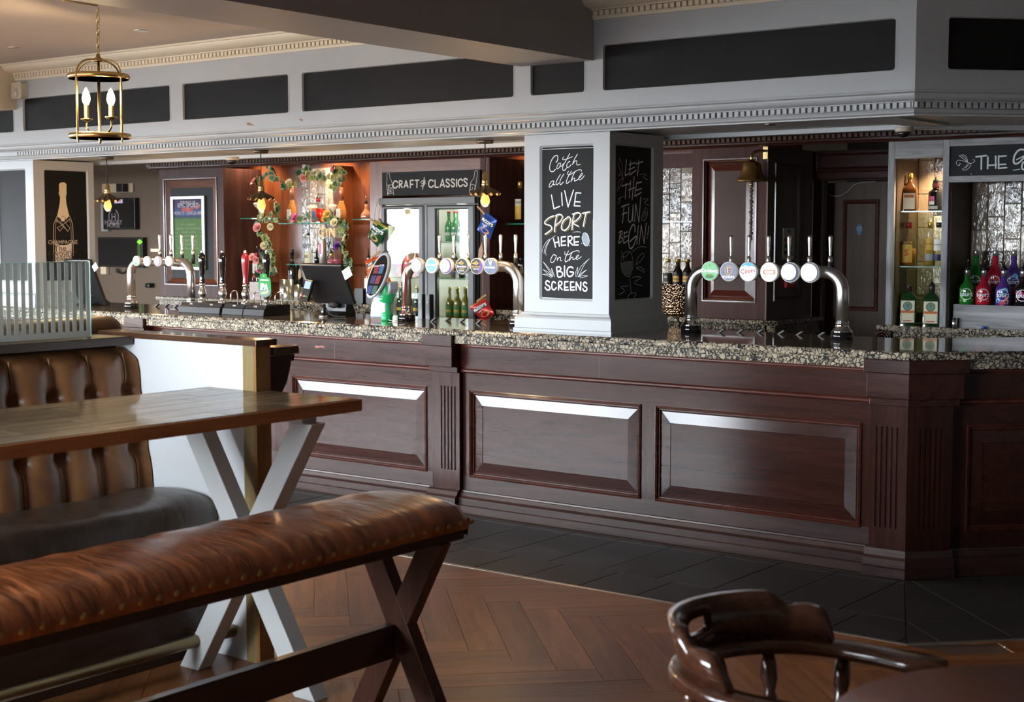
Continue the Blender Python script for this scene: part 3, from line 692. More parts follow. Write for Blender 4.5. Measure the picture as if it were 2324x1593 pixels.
g = G(); ring(g, [(R4(.014), -.030), ([(fo[0], fo[1]), (fo[0], fi[1]), (fi[0], fi[1]), (fi[0], fo[1])], -.008)], PF(YC)); g.obj('panel_bevel', mah_red, cab)
g = G(); ring(g, [([(fo[0], fo[1]), (fo[0], fi[1]), (fi[0], fi[1]), (fi[0], fo[1])], -.008)], PF(YC), fill=True); g.obj('panel_field', plain('plum_panel', (.060, .034, .031), .5, var=.15, spec=.25), cab)
# right-hand side of that cabinet with its own panel, and the counter return
side_m = wood('umber_side_wood', (.06, .043, .032), (.11, .08, .062), 'z', 1, .4, .2, .05)
G().box(-4.474, -4.462, YC+.001, 9.14, 1.0925, 2.195).obj('side_panel', side_m, cab)
g = G(); ry0, ry1 = 8.60, 8.98
RS = lambda i: [(ry1-i, 1.215+i), (ry1-i, 2.09-i), (ry0+i, 2.09-i), (ry0+i, 1.215+i)]
ring(g, [(RS(-.006), 0), (RS(-.004), .008), (RS(.01), .006), (RS(.02), -.004), (RS(.02), .003)], PX(-4.462)); g.obj('side_moulding', dark_mah, cab)
g = G(); ring(g, [(RS(.022), .001), (RS(.09), .010)], PX(-4.462), fill=True); g.obj('side_field', side_m, cab)
rt_ = thing('counter_return', 'granite counter end running back beside the umber cabinet side', 'counter', (-4.43, 8.9, 1.0))
G().box(-4.46, -4.40, YC+.005, 9.14, .965, 1.057).obj('return_upstand', gran, rt_); G().box(-4.46, -4.365, YC-.03, 9.14, 1.058, 1.092).obj('return_top', gran, rt_, bevel=.008)
# passage: door frame, transom and door
doo = sgroup('door_1', (-4.0, 9.55, 0))
umb = wood('umber_door_wood', (.085, .060, .046), (.14, .10, .078), 'z', 1, .42, .2, .03)
cd_ = cropY(1480, 280, 3.063, 9.5)
dl = cd_((1215, 800))[0]; drr = cd_((1660, 800))[0]
G().box(dl, drr, 9.50, 9.54, 0, cd_((1300, 413))[1]).obj('door_leaf', umb, doo)
a, b = cd_((1330, 530)), cd_((1568, 1308))
g = G(); RR = lambda i: [(b[0]-i, b[1]+i), (b[0]-i, a[1]-i), (a[0]+i, a[1]-i), (a[0]+i, b[1]+i)]
ring(g, [(RR(0), 0), (RR(.004), .012), (RR(.02), .012), (RR(.03), .003)], PF(9.5)); g.obj('door_panel_moulding', mah_red, doo)
fr = sgroup('trim_7', (-4.3, 9.4, 1.2))
G().box(-4.462, dl-.01, 9.30, 9.36, 0, 2.195).obj('passage_post', side_m, fr)
G().box(dl-.01, dl, 9.33, 9.5, 0, 2.195).obj('passage_jamb', plain('black_brown', (.012, .008, .006), .5), fr)
ce = cropY(1480, 280, 3.063, 9.2)
a, b = ce((1085, 165)), ce((1640, 385))
G().box(a[0], b[0]+.3, 9.2, 9.4, b[1], 2.195).obj('transom', dark_mah, fr, bevel=.01)
g = G(); RR = lambda i: [(b[0]+.2-i, b[1]+.05+i), (b[0]+.2-i, a[1]-.03-i), (a[0]+.05+i, a[1]-.03-i), (a[0]+.05+i, b[1]+.05+i)]
ring(g, [(RR(0), 0), (RR(.006), .012), (RR(.02), .010), (RR(.035), .002)], PF(9.2)); g.obj('transom_moulding', dark_mah, fr)
# items on the passage
g = G(); q = [cd_(p) for p in ((1200, 395), (1215, 470), (1250, 500), (1310, 505), (1370, 470), (1410, 430), (1480, 410), (1560, 405))]
g.tube(catmull([(u, 9.485, w) for u, w in q], 5), .0035, 6); tag(g.obj('loose_cable', plain('pale_cable', (.45, .46, .38), .5)), 'loose pale cable drooping across the umber door top', 'cable')
a = cd_((1443, 738)); g = G(); g.prism(circ(a[0], a[1], .021, .038, 20), 9.494, 9.4995, 'y'); st_ = tag(g.obj('door_sticker', plain('sticker_blue', (.10, .22, .42), .5), loc=(a[0], 9.497, a[1])), 'small blue oval notice stuck on the umber door', 'sticker')
g = G(); put_text(g, 'Keep this\ndoor clear\nsafety', PF(9.494), .0105, a[0], a[1]+.004); put_text(g, 'i', PF(9.494), .02, a[0], a[1]-.025); g.obj('notice_text', chalk, st_)
cs = cropX(1480, 280, 3.063, -4.462)
a, b = cs((898, 728)), cs((974, 943))
no = tag(G().box(-4.4622+.012, -4.448, a[0], b[0]+.0, b[1], a[1]).obj('notice_card', plain('notice_cream', (.42, .42, .33), .6)), 'cream fire notice card on the umber cabinet side', 'notice')
g = G(); P_ = PX(-4.448)
for k, col in enumerate(((.5, .04, .04), (.02, .12, .05), (.02, .05, .02))):
    w = lerp(a[1], b[1], .38+.2*k); fillpoly(g, [(lerp(a[0], b[0], t), w+dw) for t, dw in ((.12, -.012), (.34, -.012), (.34, .012), (.12, .012))], P_, m=k)
    for j in range(3): fillpoly(g, [(lerp(a[0], b[0], t), w+dw) for t, dw in ((.5, .004-.008*j), (.85, .004-.008*j), (.85, .007-.008*j), (.5, .007-.008*j))], P_, m=2)
fillpoly(g, circ((a[0]+b[0])/2, lerp(a[1], b[1], .1), .02, .012), P_, m=3)
g.obj('notice_print', [plain('print_red', (.5, .04, .04), .6), plain('print_green', (.02, .14, .05), .6), plain('print_black', (.02, .02, .02), .6), plain('print_blue', (.05, .12, .3), .6)], no)
a, b = cs((908, 1068)), cs((970, 1140))
fc = thing('fire_call_point', 'red fire alarm call point on the umber cabinet side', 'call point', (-4.46, (a[0]+b[0])/2, b[1]))
G().box(-4.452, -4.43, a[0], b[0], b[1], a[1]).obj('call_box', plain('signal_red', (.45, .02, .03), .4), fc, bevel=.004); G().box(-4.43, -4.4285, lerp(a[0], b[0], .3), lerp(a[0], b[0], .8), lerp(b[1], a[1], .35), lerp(b[1], a[1], .75)).obj('call_glass', white_plastic, fc)

# ---- poster cabinet at the left
c = cropY(0, 300, 3.463, YC)
a, b = c((1285, 370)), c((1715, 1208))
pc, R4 = panel_cab('poster_cabinet', 'tall mahogany panel cabinet carrying the football poster', -10.42, -9.585, (a[0], b[0], b[1], a[1]), 1.093, 2.20, m1=back_brown)
ia, ib = c((1322, 440)), c((1660, 1155))
g = G(); I4 = [(ib[0], ib[1]), (ib[0], ia[1]), (ia[0], ia[1]), (ia[0], ib[1])]
ring(g, [(R4(.015), -.012), (I4, -.034)], PF(YC)); g.obj('panel_bevel', back_x, pc)
g = G(); ring(g, [(I4, -.0338)], PF(YC), fill=True); g.obj('panel_board', plain('panel_charcoal', (.018, .018, .02), .6, spec=.2), pc)
YPo = YC+.030
c = cropY(370, 420, 7.24, YPo)
a, b = c((138, 190)), c((710, 1395)); a2, b2 = c((178, 235)), c((668, 1352))
po = thing('sport_poster', 'silver framed football fixture poster on the mahogany cabinet', 'poster', ((a[0]+b[0])/2, YPo, b[1]))
g = G(); ring(g, [(rect_pts(a[0], b[0], b[1], a[1]), 0), (rect_pts(a[0], b[0], b[1], a[1]), .014), (rect_pts(a2[0], b2[0], b2[1], a2[1]), .014), (rect_pts(a2[0], b2[0], b2[1], a2[1]), .004)], PF(YPo)); g.obj('poster_frame', plain('silver_frame', (.34, .34, .34), .4, .5), po)
m, nt, bs = newmat('poster_print')                    # night sky over a pitch
tc = N(nt, 'ShaderNodeTexCoord'); sp = N(nt, 'ShaderNodeSeparateXYZ'); nt.links.new(tc.outputs['Generated'], sp.inputs[0])
cr = N(nt, 'ShaderNodeValToRGB'); e = cr.color_ramp.elements
e[0].position = 0; e[0].color = (.055, .12, .02, 1); e[1].position = 1; e[1].color = (.035, .012, .055, 1)
for p_, c_ in ((.70, (.065, .145, .03)), (.735, (.02, .03, .08)), (.78, (.06, .085, .2)), (.88, (.035, .04, .12))): k = e.new(p_); k.color = c4(c_)
wv = N(nt, 'ShaderNodeTexNoise'); wv.inputs['Scale'].default_value = 9; nt.links.new(tc.outputs['Generated'], wv.inputs['Vector'])
ad = N(nt, 'ShaderNodeMath', operation='MULTIPLY_ADD'); ad.inputs[1].default_value = .06; nt.links.new(wv.outputs['Fac'], ad.inputs[0]); nt.links.new(sp.outputs['Z'], ad.inputs[2])
su = N(nt, 'ShaderNodeMath', operation='SUBTRACT'); su.inputs[1].default_value = .03; nt.links.new(ad.outputs[0], su.inputs[0])
nt.links.new(su.outputs[0], cr.inputs['Fac']); nt.links.new(cr.outputs['Color'], bs.inputs['Base Color']); bs.inputs['Roughness'].default_value = .6; bs.inputs['Specular IOR Level'].default_value = .2
G().box(a2[0], b2[0], YPo-.0045, YPo-.0035, b2[1], a2[1]).obj('poster_sheet', m, po)
g = G(); Pp = PF(YPo-.0045); cx = (a2[0]+b2[0])/2
def pt(s, cy, size, m=0, sx=1, bold=0): put_text(g, s, Pp, size, cx-.0, c((430, cy))[1], m=m, sx=sx, bold=bold)
pt('SERVING UP', 288, .036, bold=.02); pt('EPIC SPORT', 335, .052, bold=.03); pt('MON 17 - SUN 23 APR', 462, .040, sx=.95, bold=.02)
sh = [c(p) for p in ((305, 370), (510, 370), (495, 425), (440, 445), (325, 440))]; fillpoly(g, sh, Pp, m=1)
sh = [c(p) for p in ((510, 370), (610, 300), (620, 350), (560, 400))]; fillpoly(g, sh, Pp, m=2)
pt('LIVE', 398, .026, 3)
for s, y in (('CITY v LIVERPOOL', 650), ('ARSENAL v SOUTHAMPTON', 715), ('FULHAM v LEEDS', 775), ('NEWCASTLE v SPURS', 838), ('CUP SEMI FINALS', 915), ('CITY v SHEFFIELD UTD', 978), ('BRIGHTON v MAN UTD', 1042)): pt(s, y, .026 if y != 915 else .034, 3, sx=.95)
for y in (655, 718, 780, 842, 1118):
    for x0, x1 in ((195, 250), (615, 650)): fillpoly(g, [c(p) for p in ((x0, y), (x1, y), (x1, y+5), (x0, y+5))], Pp, m=3)
g.obj('poster_lettering', [plain('poster_white', (.36, .33, .36), .6), plain('poster_red', (.35, .02, .04), .6), plain('poster_orange', (.35, .09, .05), .6), plain('poster_pale', (.21, .28, .16), .6)], po)

# ---- room beyond, seen past the far column
YR = 10.6
struct(G().box(XL, -10.2, YR, YR+.1, 0, 2.9).obj('wall_backroom', plain('backroom_wall', (.125, .085, .058), .7)))
t = struct(G().sweep([(XL, YR), (-10.2, YR)], [(0, 2.42), (.02, 2.42), (.03, 2.46), (.03, 2.5), (.05, 2.5)]+cov((.16, 2.62), (.05, 2.52), 4)[::-1]+[(.16, 2.66), (0, 2.66)]).obj('trim_8', cream_paint))
d0 = G().box(-.015, .015, -.008, .008, -.016, .016).obj('dentil', cream_paint, t, (-12.5, YR-.035, 2.478), local=True)
for k in range(1, 45): share(d0, 'dentil', t, (-12.5+k*.05, YR-.035, 2.478))
c = cropY(0, 300, 3.463, YR-.08)
def tv(label, p0, p1, cat='television'):
    a, b = c(p0), c(p1); o = thing('wall_television', label, cat, ((a[0]+b[0])/2, YR-.04, b[1]))
    G().box(a[0], b[0], YR-.07, YR-.005, b[1], a[1]).obj('tv_case', black_plastic, o, bevel=.006)
    G().box(a[0]+.02, b[0]-.02, YR-.0745, YR-.0695, b[1]+.02, a[1]-.02).obj('tv_screen', plain('dark_screen', (.006, .006, .008), .12), o)
    return o, a, b
o, a, b = tv('upper dark television with a horseshoe logo in the back room', (800, 520), (1055, 765))
g = G(); P_ = PF(YR-.0746); lm = plain('logo_grey', (.16, .13, .14), .6, emit=(.35, .28, .3), es=.25)
q = c((890, 665)); put_text(g, 'H', P_, .12, q[0], q[1]-.005); stroke(g, circ(q[0], q[1], .085, .085, 18, 120, 420), .012, P_)
q = c((888, 710)); put_text(g, 'HUNGRY', P_, .075, q[0], q[1]); q = c((888, 730)); put_text(g, 'HORSE', P_, .075, q[0], q[1]-.005); g.obj('logo', lm, o)
q0, q1 = c((895, 530)), c((960, 557)); G().box(q0[0], q1[0], YR-.0752, YR-.0747, q1[1], q0[1]).obj('screen_glow', plain('screen_glow', (.3, .28, .4), .5, emit=(.5, .45, .7), es=.6), o)
o, a, b = tv('lower black television with a green lit stripe in the back room', (760, 825), (1115, 1065))
q0, q1 = c((1075, 828)), c((1115, 1060)); G().box(q0[0], b[0]-.021, YR-.0752, YR-.0747, b[1]+.021, a[1]-.021).obj('green_stripe', plain('green_stripe', (.04, .08, .01), .4), o)
q = c((1095, 862)); G().prism([(q[0]-.05, q[1]), (q[0], q[1]-.03), (q[0]+.05, q[1]), (q[0], q[1]+.03)], YR-.076, YR-.0752, 'y').obj('green_mark', plain('green_mark', (.1, .5, .02), .4, emit=(.25, .9, .05), es=.9), o)
g = G()
for k in range(3):
    q = [c(p) for p in ((880+k*10, 1070), (890+k*12, 1100), (930, 1108+k*3), (960, 1090), (975, 1068))]; g.tube(catmull([(u, YR-.03, w) for u, w in q], 4), .006, 5)
tag(g.obj('tv_cables', black_plastic), 'looped black cables hanging under the lower television', 'cable')
def rbox(name, label, cat, p0, p1, mat, d=.05, bevel=.006):
    a, b = c(p0), c(p1); return tag(G().box(a[0], b[0], YR-d, YR-.003, b[1], a[1]).obj(name, mat, loc=((a[0]+b[0])/2, YR-d/2, b[1]), bevel=bevel), label, cat)
rbox('wall_box', 'cream junction box beside the far column edge', 'junction box', (770, 1030), (815, 1118), plain('cream_plastic', (.62, .48, .33), .4))
rbox('wall_speaker', 'small black camera above the upper back-room television', 'camera', (922, 405), (975, 468), black_plastic, .1)
rbox('wall_cup', 'black door knob on the pale lower back-room wall', 'knob', (1132, 1185), (1172, 1225), black_plastic, .08, .02)
rbox('trunking_panel', 'pale trunking strip along the back-room wall top', 'trunking', (765, 405), (1010, 470), plain('warm_strip', (.42, .32, .2), .6), .02)
rbox('paper_notice', 'tan paper slip stuck low on the back-room wall', 'notice', (968, 1130), (992, 1225), plain('tan_paper', (.42, .27, .15), .7), .006, 0)
rbox('pale_panel', 'grey panel edge behind the far column', 'panel', (772, 560), (828, 780), plain('panel_grey_green', (.28, .30, .28), .5), .05)
# ================================================================== back bar props
def tint(name, col, strength=1): return glassmat(name, col, .02, 1.4)
clear = glassmat('clear_glass', (.96, .97, .96), .0, 1.45)
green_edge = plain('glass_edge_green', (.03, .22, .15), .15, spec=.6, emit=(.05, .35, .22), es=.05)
shelf_glass = glassmat('shelf_glass', (.80, .93, .88), .0, 1.5)
def liq(name, col, rough=.08): return plain(name, col, rough, coat=.4)
L_amber = liq('liquid_amber', (.30, .10, .015)); L_rose = liq('liquid_rose', (.42, .17, .05)); L_red = liq('liquid_red', (.28, .012, .008)); L_clear = glassmat('liquid_clear', (.9, .9, .86), 0, 1.33)
L_black = liq('liquid_black', (.008, .006, .006)); L_green = liq('liquid_green', (.01, .16, .02)); L_sred = liq('liquid_sour_red', (.40, .012, .03)); L_purple = liq('liquid_purple', (.075, .03, .22)); L_dark = liq('bottle_dark_green', (.006, .025, .010)); L_pink = liq('liquid_pink', (.42, .10, .18)); L_gold = liq('liquid_gold', (.45, .27, .05))
lab_white = plain('label_white', (.72, .70, .66), .55); lab_cream = plain('label_cream', (.60, .55, .40), .55); lab_yellow = plain('label_yellow', (.62, .36, .05), .55); lab_orange = plain('label_orange', (.62, .17, .03), .55); lab_red = plain('label_red', (.45, .03, .03), .55); lab_black = plain('label_black', (.012, .012, .012), .5); lab_blue = plain('label_blue', (.03, .10, .40), .5); lab_green = plain('label_green', (.02, .20, .06), .5); lab_navy = plain('label_navy', (.012, .02, .07), .5); lab_purple = plain('label_purple', (.14, .03, .30), .5); lab_pink = plain('label_pink', (.60, .08, .22), .5); lab_sky = plain('label_sky', (.10, .45, .70), .5); lab_teal = plain('label_teal', (.01, .28, .20), .5); lab_grey = plain('label_grey', (.35, .35, .36), .5); foil_rose = plain('foil_rose', (.55, .24, .14), .3, .7); gold = plain('gold_foil', (.60, .40, .10), .3, .8); silver = plain('silver_cap', (.6, .6, .6), .3, .9); red_cap = plain('red_cap', (.35, .01, .02), .35)
def shape(h, r, rn, zs, zn, base=.006):
    p = [(0, 0), (r-base, 0), (r, base), (r, zs)]
    for k in range(1, 7):
        t = k/6; p.append((rn+(r-rn)*(.5+.5*math.cos(math.pi*t)), zs+(zn-zs)*t))
    return p+[(rn, h)]
def arc_patch(g, Rr, a0, a1, z0, z1, m=0, n=10, rf=None):
    vs = []; rf = rf or (lambda z: Rr)
    for z in (z0, z1):
        for k in range(n+1):
            a = R(a0+(a1-a0)*k/n); vs.append((rf(z)*math.sin(a), -rf(z)*math.cos(a), z))
    g.add(vs, [(k, k+1, n+2+k, n+1+k) for k in range(n)], m, True)
def arc_P(Rr): return lambda u, w, d: ((Rr+d)*math.sin(u/Rr), -(Rr+d)*math.cos(u/Rr), w)
def bottle(name, label, loc, h, r, rn, zs, zn, glass, liquid=None, level=0, cap=None, pourer=None, labels=(), texts=(), rz=0, group=None, ring_=None, capr=1.25, seg=18):
    t = thing(name, label, 'bottle', loc, group, rz)
    pr = shape(h, r, rn, zs, zn)
    if liquid is not None:
        G().lathe(pr, seg).obj('glass', glass, t, local=True)
        lp = [(max(a-.0018, 0), z+.002) for a, z in pr if z < level]; lp.append((lp[-1][0], level)); lp.append((0, level))
        G().lathe(lp, seg).obj('liquid', liquid, t, local=True)
    else: G().lathe(pr, seg).obj('glass', glass, t, local=True)
    if cap: G().lathe([(rn*capr, h-cap[1]), (rn*capr, h-.002), (rn*capr-.002, h+.001), (0, h+.001)], 14).obj('cap', cap[0], t, local=True)
    if pourer:
        G().lathe([(rn*1.1, h), (rn*1.1, h+.012), (rn*.6, h+.02), (.0045, h+.03)], 10).obj('stopper', pourer[1], t, local=True)
        G().tube([(0, 0, h+.028), (.002, -.003, h+.05), (.006, -.009, h+pourer[0])], [.004, .0035, .003], 8).obj('pour_spout', pourer[2] if len(pourer) > 2 else chrome, t, local=True)
    for m, z0, z1, a0, a1 in labels:
        g = G(); arc_patch(g, r+.0007, a0, a1, z0, z1); g.obj('label_print', m, t, local=True)
    for s, m, z, size, ang0, b in texts:
        g = G(); put_text(g, s, arc_P(r+.0010), size, R(ang0)*r, z, bold=b); g.obj('lettering', m, t, local=True)
    return t
def sqbottle(name, label, loc, secs, glass, cap=None, pourer=None, labels=(), rz=0, group=None, liquid=None, level=0):
    # secs: (half width, half depth, z, corner radius)
    t = thing(name, label, 'bottle', loc, group, rz); g = G()
    ring(g, [(rrect(-w, w, -d, d, min(rr, w*.98, d*.98)), z) for w, d, z, rr in secs], lambda u, v, z: (u, v, z), smooth=True, fill=True)
    g.add([(p[0], p[1], secs[0][2]) for p in rrect(-secs[0][0], secs[0][0], -secs[0][1], secs[0][1], secs[0][3])], [tuple(range(20))[::-1]])
    g.obj('glass', glass, t, local=True)
    if liquid:
        g = G(); s2 = [(w-.003, d-.003, z+.003, rr) for w, d, z, rr in secs if z < level]; s2.append((s2[-1][0], s2[-1][1], level, s2[-1][3]))
        ring(g, [(rrect(-w, w, -d, d, min(rr, w*.9, d*.9)), z) for w, d, z, rr in s2], lambda u, v, z: (u, v, z), smooth=True, fill=True); g.obj('liquid', liquid, t, local=True)
    h = secs[-1][2]; rn = secs[-1][0]
    if cap: G().lathe([(rn*1.2, h-cap[1]), (rn*1.2, h), (rn*1.1, h+.004), (0, h+.004)], 14).obj('cap', cap[0], t, local=True)
    if pourer:
        G().lathe([(rn*1.1, h), (rn*1.1, h+.012), (rn*.6, h+.02), (.0045, h+.03)], 10).obj('stopper', pourer[1], t, local=True)
        G().tube([(0, 0, h+.028), (.002, -.003, h+.05), (.006, -.009, h+pourer[0])], [.004, .0035, .003], 8).obj('pour_spout', chrome, t, local=True)
    d = secs[1][1]+.0007
    for m, u0, u1, z0, z1 in labels: G().box(u0, u1, -d-.0003, -d+.001, z0, z1).obj('label_print', m, t, local=True)
    return t
def at(px, py, Y, z=None):
    p = onY(px, py, Y); return (p.x, Y, p.z if z is None else z)
tile_mat, nt, bs = newmat('glazed_brick_tile')
oi = N(nt, 'ShaderNodeObjectInfo'); cr = N(nt, 'ShaderNodeValToRGB'); cr.color_ramp.interpolation = 'CONSTANT'; e = cr.color_ramp.elements
e[0].position = 0; e[0].color = (.20, .155, .11, 1); e[1].position = .42; e[1].color = (.33, .27, .20, 1)
for p_, c_ in ((.66, (.045, .036, .03)), (.84, (.12, .09, .068))): k = e.new(p_); k.color = c4(c_)
nt.links.new(oi.outputs['Random'], cr.inputs['Fac']); nt.links.new(cr.outputs['Color'], bs.inputs['Base Color']); bs.inputs['Roughness'].default_value = .1
tc = N(nt, 'ShaderNodeTexCoord'); nz = N(nt, 'ShaderNodeTexNoise'); nz.inputs['Scale'].default_value = 3.2; nz.inputs['Detail'].default_value = 3; nz.inputs['Distortion'].default_value = 1.2
ad = N(nt, 'ShaderNodeVectorMath', operation='ADD'); sc = N(nt, 'ShaderNodeMath', operation='MULTIPLY'); sc.inputs[1].default_value = 19
nt.links.new(oi.outputs['Random'], sc.inputs[0]); nt.links.new(tc.outputs['Object'], ad.inputs[0]); nt.links.new(sc.outputs[0], ad.inputs[1]); nt.links.new(ad.outputs[0], nz.inputs['Vector'])
bpn = N(nt, 'ShaderNodeBump'); bpn.inputs['Strength'].default_value = .5; bpn.inputs['Distance'].default_value = .01; nt.links.new(nz.outputs['Fac'], bpn.inputs['Height']); nt.links.new(bpn.outputs['Normal'], bs.inputs['Normal'])
grout = plain('tile_grout', (.22, .19, .155), .8)
_tile0 = None
def tile_wall(x0, x1, z0, z1, Y, parent, w=.092, h=.205):
    global _tile0
    G().box(x0, x1, Y, Y+.01, z0, z1).obj('grout', grout, parent)
    n = 0; x = x0+w/2; k = 0
    while x-w/2 < x1-.01:
        z = z0+((k*.37) % 1)*h-h/2
        while z < z1:
            lo, hi = max(z, z0), min(z+h, z1)
            if hi-lo > .02:
                wx0, wx1 = x-w/2+.0015, min(x+w/2-.0015, x1)
                cx, cz = (wx0+wx1)/2, (lo+hi)/2
                if _tile0 is None:
                    g = G(); q = lambda i: [(.5-i, -.5+i*.45), (.5-i, .5-i*.45), (-.5+i, .5-i*.45), (-.5+i, -.5+i*.45)]
                    ring(g, [(q(0), 0), (q(0), .006), (q(.03), .008)], lambda u, v, d: (u, -d, v), fill=True)
                    _tile0 = g.obj('wall_tile', tile_mat, parent, recent(parent, Vector((cx, Y, cz))), local=True); o = _tile0
                else: o = share(_tile0, 'wall_tile', parent, recent(parent, Vector((cx, Y, cz))))
                o.scale = (wx1-wx0, 1, hi-lo-.003)
            z += h
        x += w; k += 1
def glow(name, loc, e, col=(1, .72, .42), r=.02):
    l = bpy.data.lights.new(name, 'POINT'); l.energy = e; l.color = col; l.shadow_soft_size = r
    o = bpy.data.objects.new(name, l); COL.objects.link(o); o.location = loc; return o
def downlight(label, x, y, z, e, r=.03, col=(1, .72, .42)):
    t = thing('downlight', label, 'downlight', (x, y, z-.012))
    G().lathe([(r*.8, .002), (r, 0), (r, .011), (0, .011)], 16).obj('bezel', chrome, t, local=True)
    G().lathe([(0, .0045), (r*.78, .0045)], 14).obj('lamp_face', plain('warm_lamp_face', (1, .8, .5), .5, emit=(1, .75, .45), es=6) if 'warm_lamp_face' not in MATS else MATS['warm_lamp_face'], t, local=True)
    l = bpy.data.lights.new('downlight_beam', 'SPOT'); l.energy = e; l.color = col; l.spot_size = R(120); l.spot_blend = .6; l.shadow_soft_size = .02
    o = bpy.data.objects.new('downlight_beam', l); COL.objects.link(o); o.parent = t; o.location = (0, 0, -.004)
def glass_shelf(label, x0, x1, y0, y1, z):
    t = thing('glass_shelf', label, 'shelf', ((x0+x1)/2, (y0+y1)/2, z-.008))
    G().box(x0, x1, y0+.001, y1, z-.008, z).obj('shelf_pane', shelf_glass, t); G().box(x0, x1, y0, y0+.001, z-.008, z).obj('shelf_edge', green_edge, t)
    return t

# ---- gin niche
wt = sgroup('wall_gin_tiles', (bx(687, YW), YW, 1.1))
tile_wall(onY(687, 500, YW-.01).x, onY(783, 500, YW-.01).x, 1.1, 2.19, YW-.012, wt)
G().box(onY(783, 500, YW-.01).x, onY(800, 500, YW-.01).x, YW-.14, YW-.001, 1.1, 2.195).obj('niche_side', back_z, wt)
G().box(onY(850, 500, YC+.05).x, onY(868, 500, YC).x, YC+.0, YW-.002, 1.093, 2.195).obj('niche_post', back_z, wt)
G().box(onY(1090, 500, YC).x, onY(1111, 500, YC).x, YC+.0, YW-.002, 1.093, 2.195).obj('niche_post', back_brown, wt)
G().box(onY(868, 500, YC).x, onY(1090, 500, YC).x, YC+.0, YW-.002, 2.112, 2.195).obj('niche_header', back_x, wt)
downlight('tiny downlight over the gin bottle niche', onY(735, 400, 8.75).x, 8.75, 2.42, 70, r=.03)
downlight('tiny downlight over the left end of the gin wall', onY(560, 400, 8.72).x, 8.72, 2.42, 60, r=.03)
downlight('tiny downlight over the copper flask shelf', onY(830, 400, 8.72).x, 8.72, 2.42, 60, r=.03)
downlight('tiny downlight above the white rum shelf', onY(1165, 400, 8.72).x, 8.72, 2.42, 45, r=.03)
YS = 8.66
zm = bz(700, 506, 8.60); zl = bz(570, 495, YS); zrr = bz(835, 497, YS)
glass_shelf('middle glass shelf carrying the pink gin and rose bottles', onY(632, 507, 8.60).x, onY(768, 507, 8.60).x, 8.60, YW-.03, zm)
glass_shelf('left glass shelf with one balloon glass behind the pendant', onY(545, 495, YS).x, onY(622, 495, YS).x, YS, YW-.002, zl)
glass_shelf('right glass shelf holding the copper globe flask', onY(799, 497, YS).x, onY(851, 497, YS).x, YS, YW-.002, zrr)
zw = bz(700, 600, 8.66)
glass_shelf('lower glass shelf under the wooden gin letters', onY(650, 600, 8.66).x, onY(786, 600, 8.66).x, 8.66, YW-.03, zw)
def bt(name, label, px, py, Y, pxtop, *a, z=None, **k):
    p = onY(px, py, Y); h = onY(px, pxtop, Y).z-(z if z is not None else p.z)
    return (p.x, Y, z if z is not None else p.z), h
# rose sparkling bottles
def sparkling(label, px, pytop, Y, z):
    x = onY(px, 480, Y).x; h = onY(px, pytop, Y).z-z
    bottle('sparkling_bottle', label, (x, Y, z), h, .043, .0145, h*.30, h*.72, clear, L_rose, h*.62, (foil_rose, h*.34), labels=((lab_white, .035, .115, -40, 30),), texts=(('rosé', lab_grey, .085, .016, -5, 0),), group='rose sparkling wine bottles', capr=1.08)
sparkling('rose sparkling wine bottle beside the pink rose on the middle shelf', 663, 423, 8.72, zm); sparkling('rose sparkling wine bottle at the right end of the middle shelf', 775, 426, 8.76, zm)
p, h = bt('', '', 723, 505, 8.72, 452, z=zm)
w_ = .043
sqbottle('gin_bottle', 'square red gin bottle with silver pourer on the middle glass shelf', p, [(w_, w_, 0, .008), (w_, w_, h*.62, .008), (w_*.8, w_*.8, h*.74, .012), (.016, .016, h*.86, .012), (.016, .016, h, .012)], clear, (red_cap, .02), (.06, black_plastic), labels=((plain('label_copper', (.34, .13, .07), .5), -.04, .002, .015, h*.58), (lab_blue, -.032, -.006, .03, h*.5)), liquid=L_red, level=h*.6, rz=R(15))
def balloon(label, px, py, pyt, Y, fill=.5, tilt=0):
    p = onY(px, py, Y); h = onY(px, pyt, Y).z-p.z
    t = thing('balloon_glass', label, 'glass', p, 'balloon gin glasses'); t.rotation_euler = (0, tilt, 0)
    G().lathe([(.034, 0), (.034, .002), (.006, .006), (.0045, h*.38), (.012, h*.45), (.040, h*.62), (.049, h*.78), (.044, h)], 18).obj('glass_bowl', clear, t, local=True)
    G().lathe([(0, h*.46), (.012, h*.465), (.038, h*.62), (.0455, h*.74), (.03, h*.77), (0, h*.775)], 16).obj('white_fill', plain('cotton_white', (.85, .74, .55), .8) if 'cotton_white' not in MATS else MATS['cotton_white'], t, local=True)
balloon('balloon glass behind the gin pendant lamp', 587, 494, 450, 8.76); balloon('balloon glass left of the square red gin bottle', 709, 506, 455, 8.82); balloon('balloon glass at the right end of the middle shelf', 758, 506, 452, 8.80)
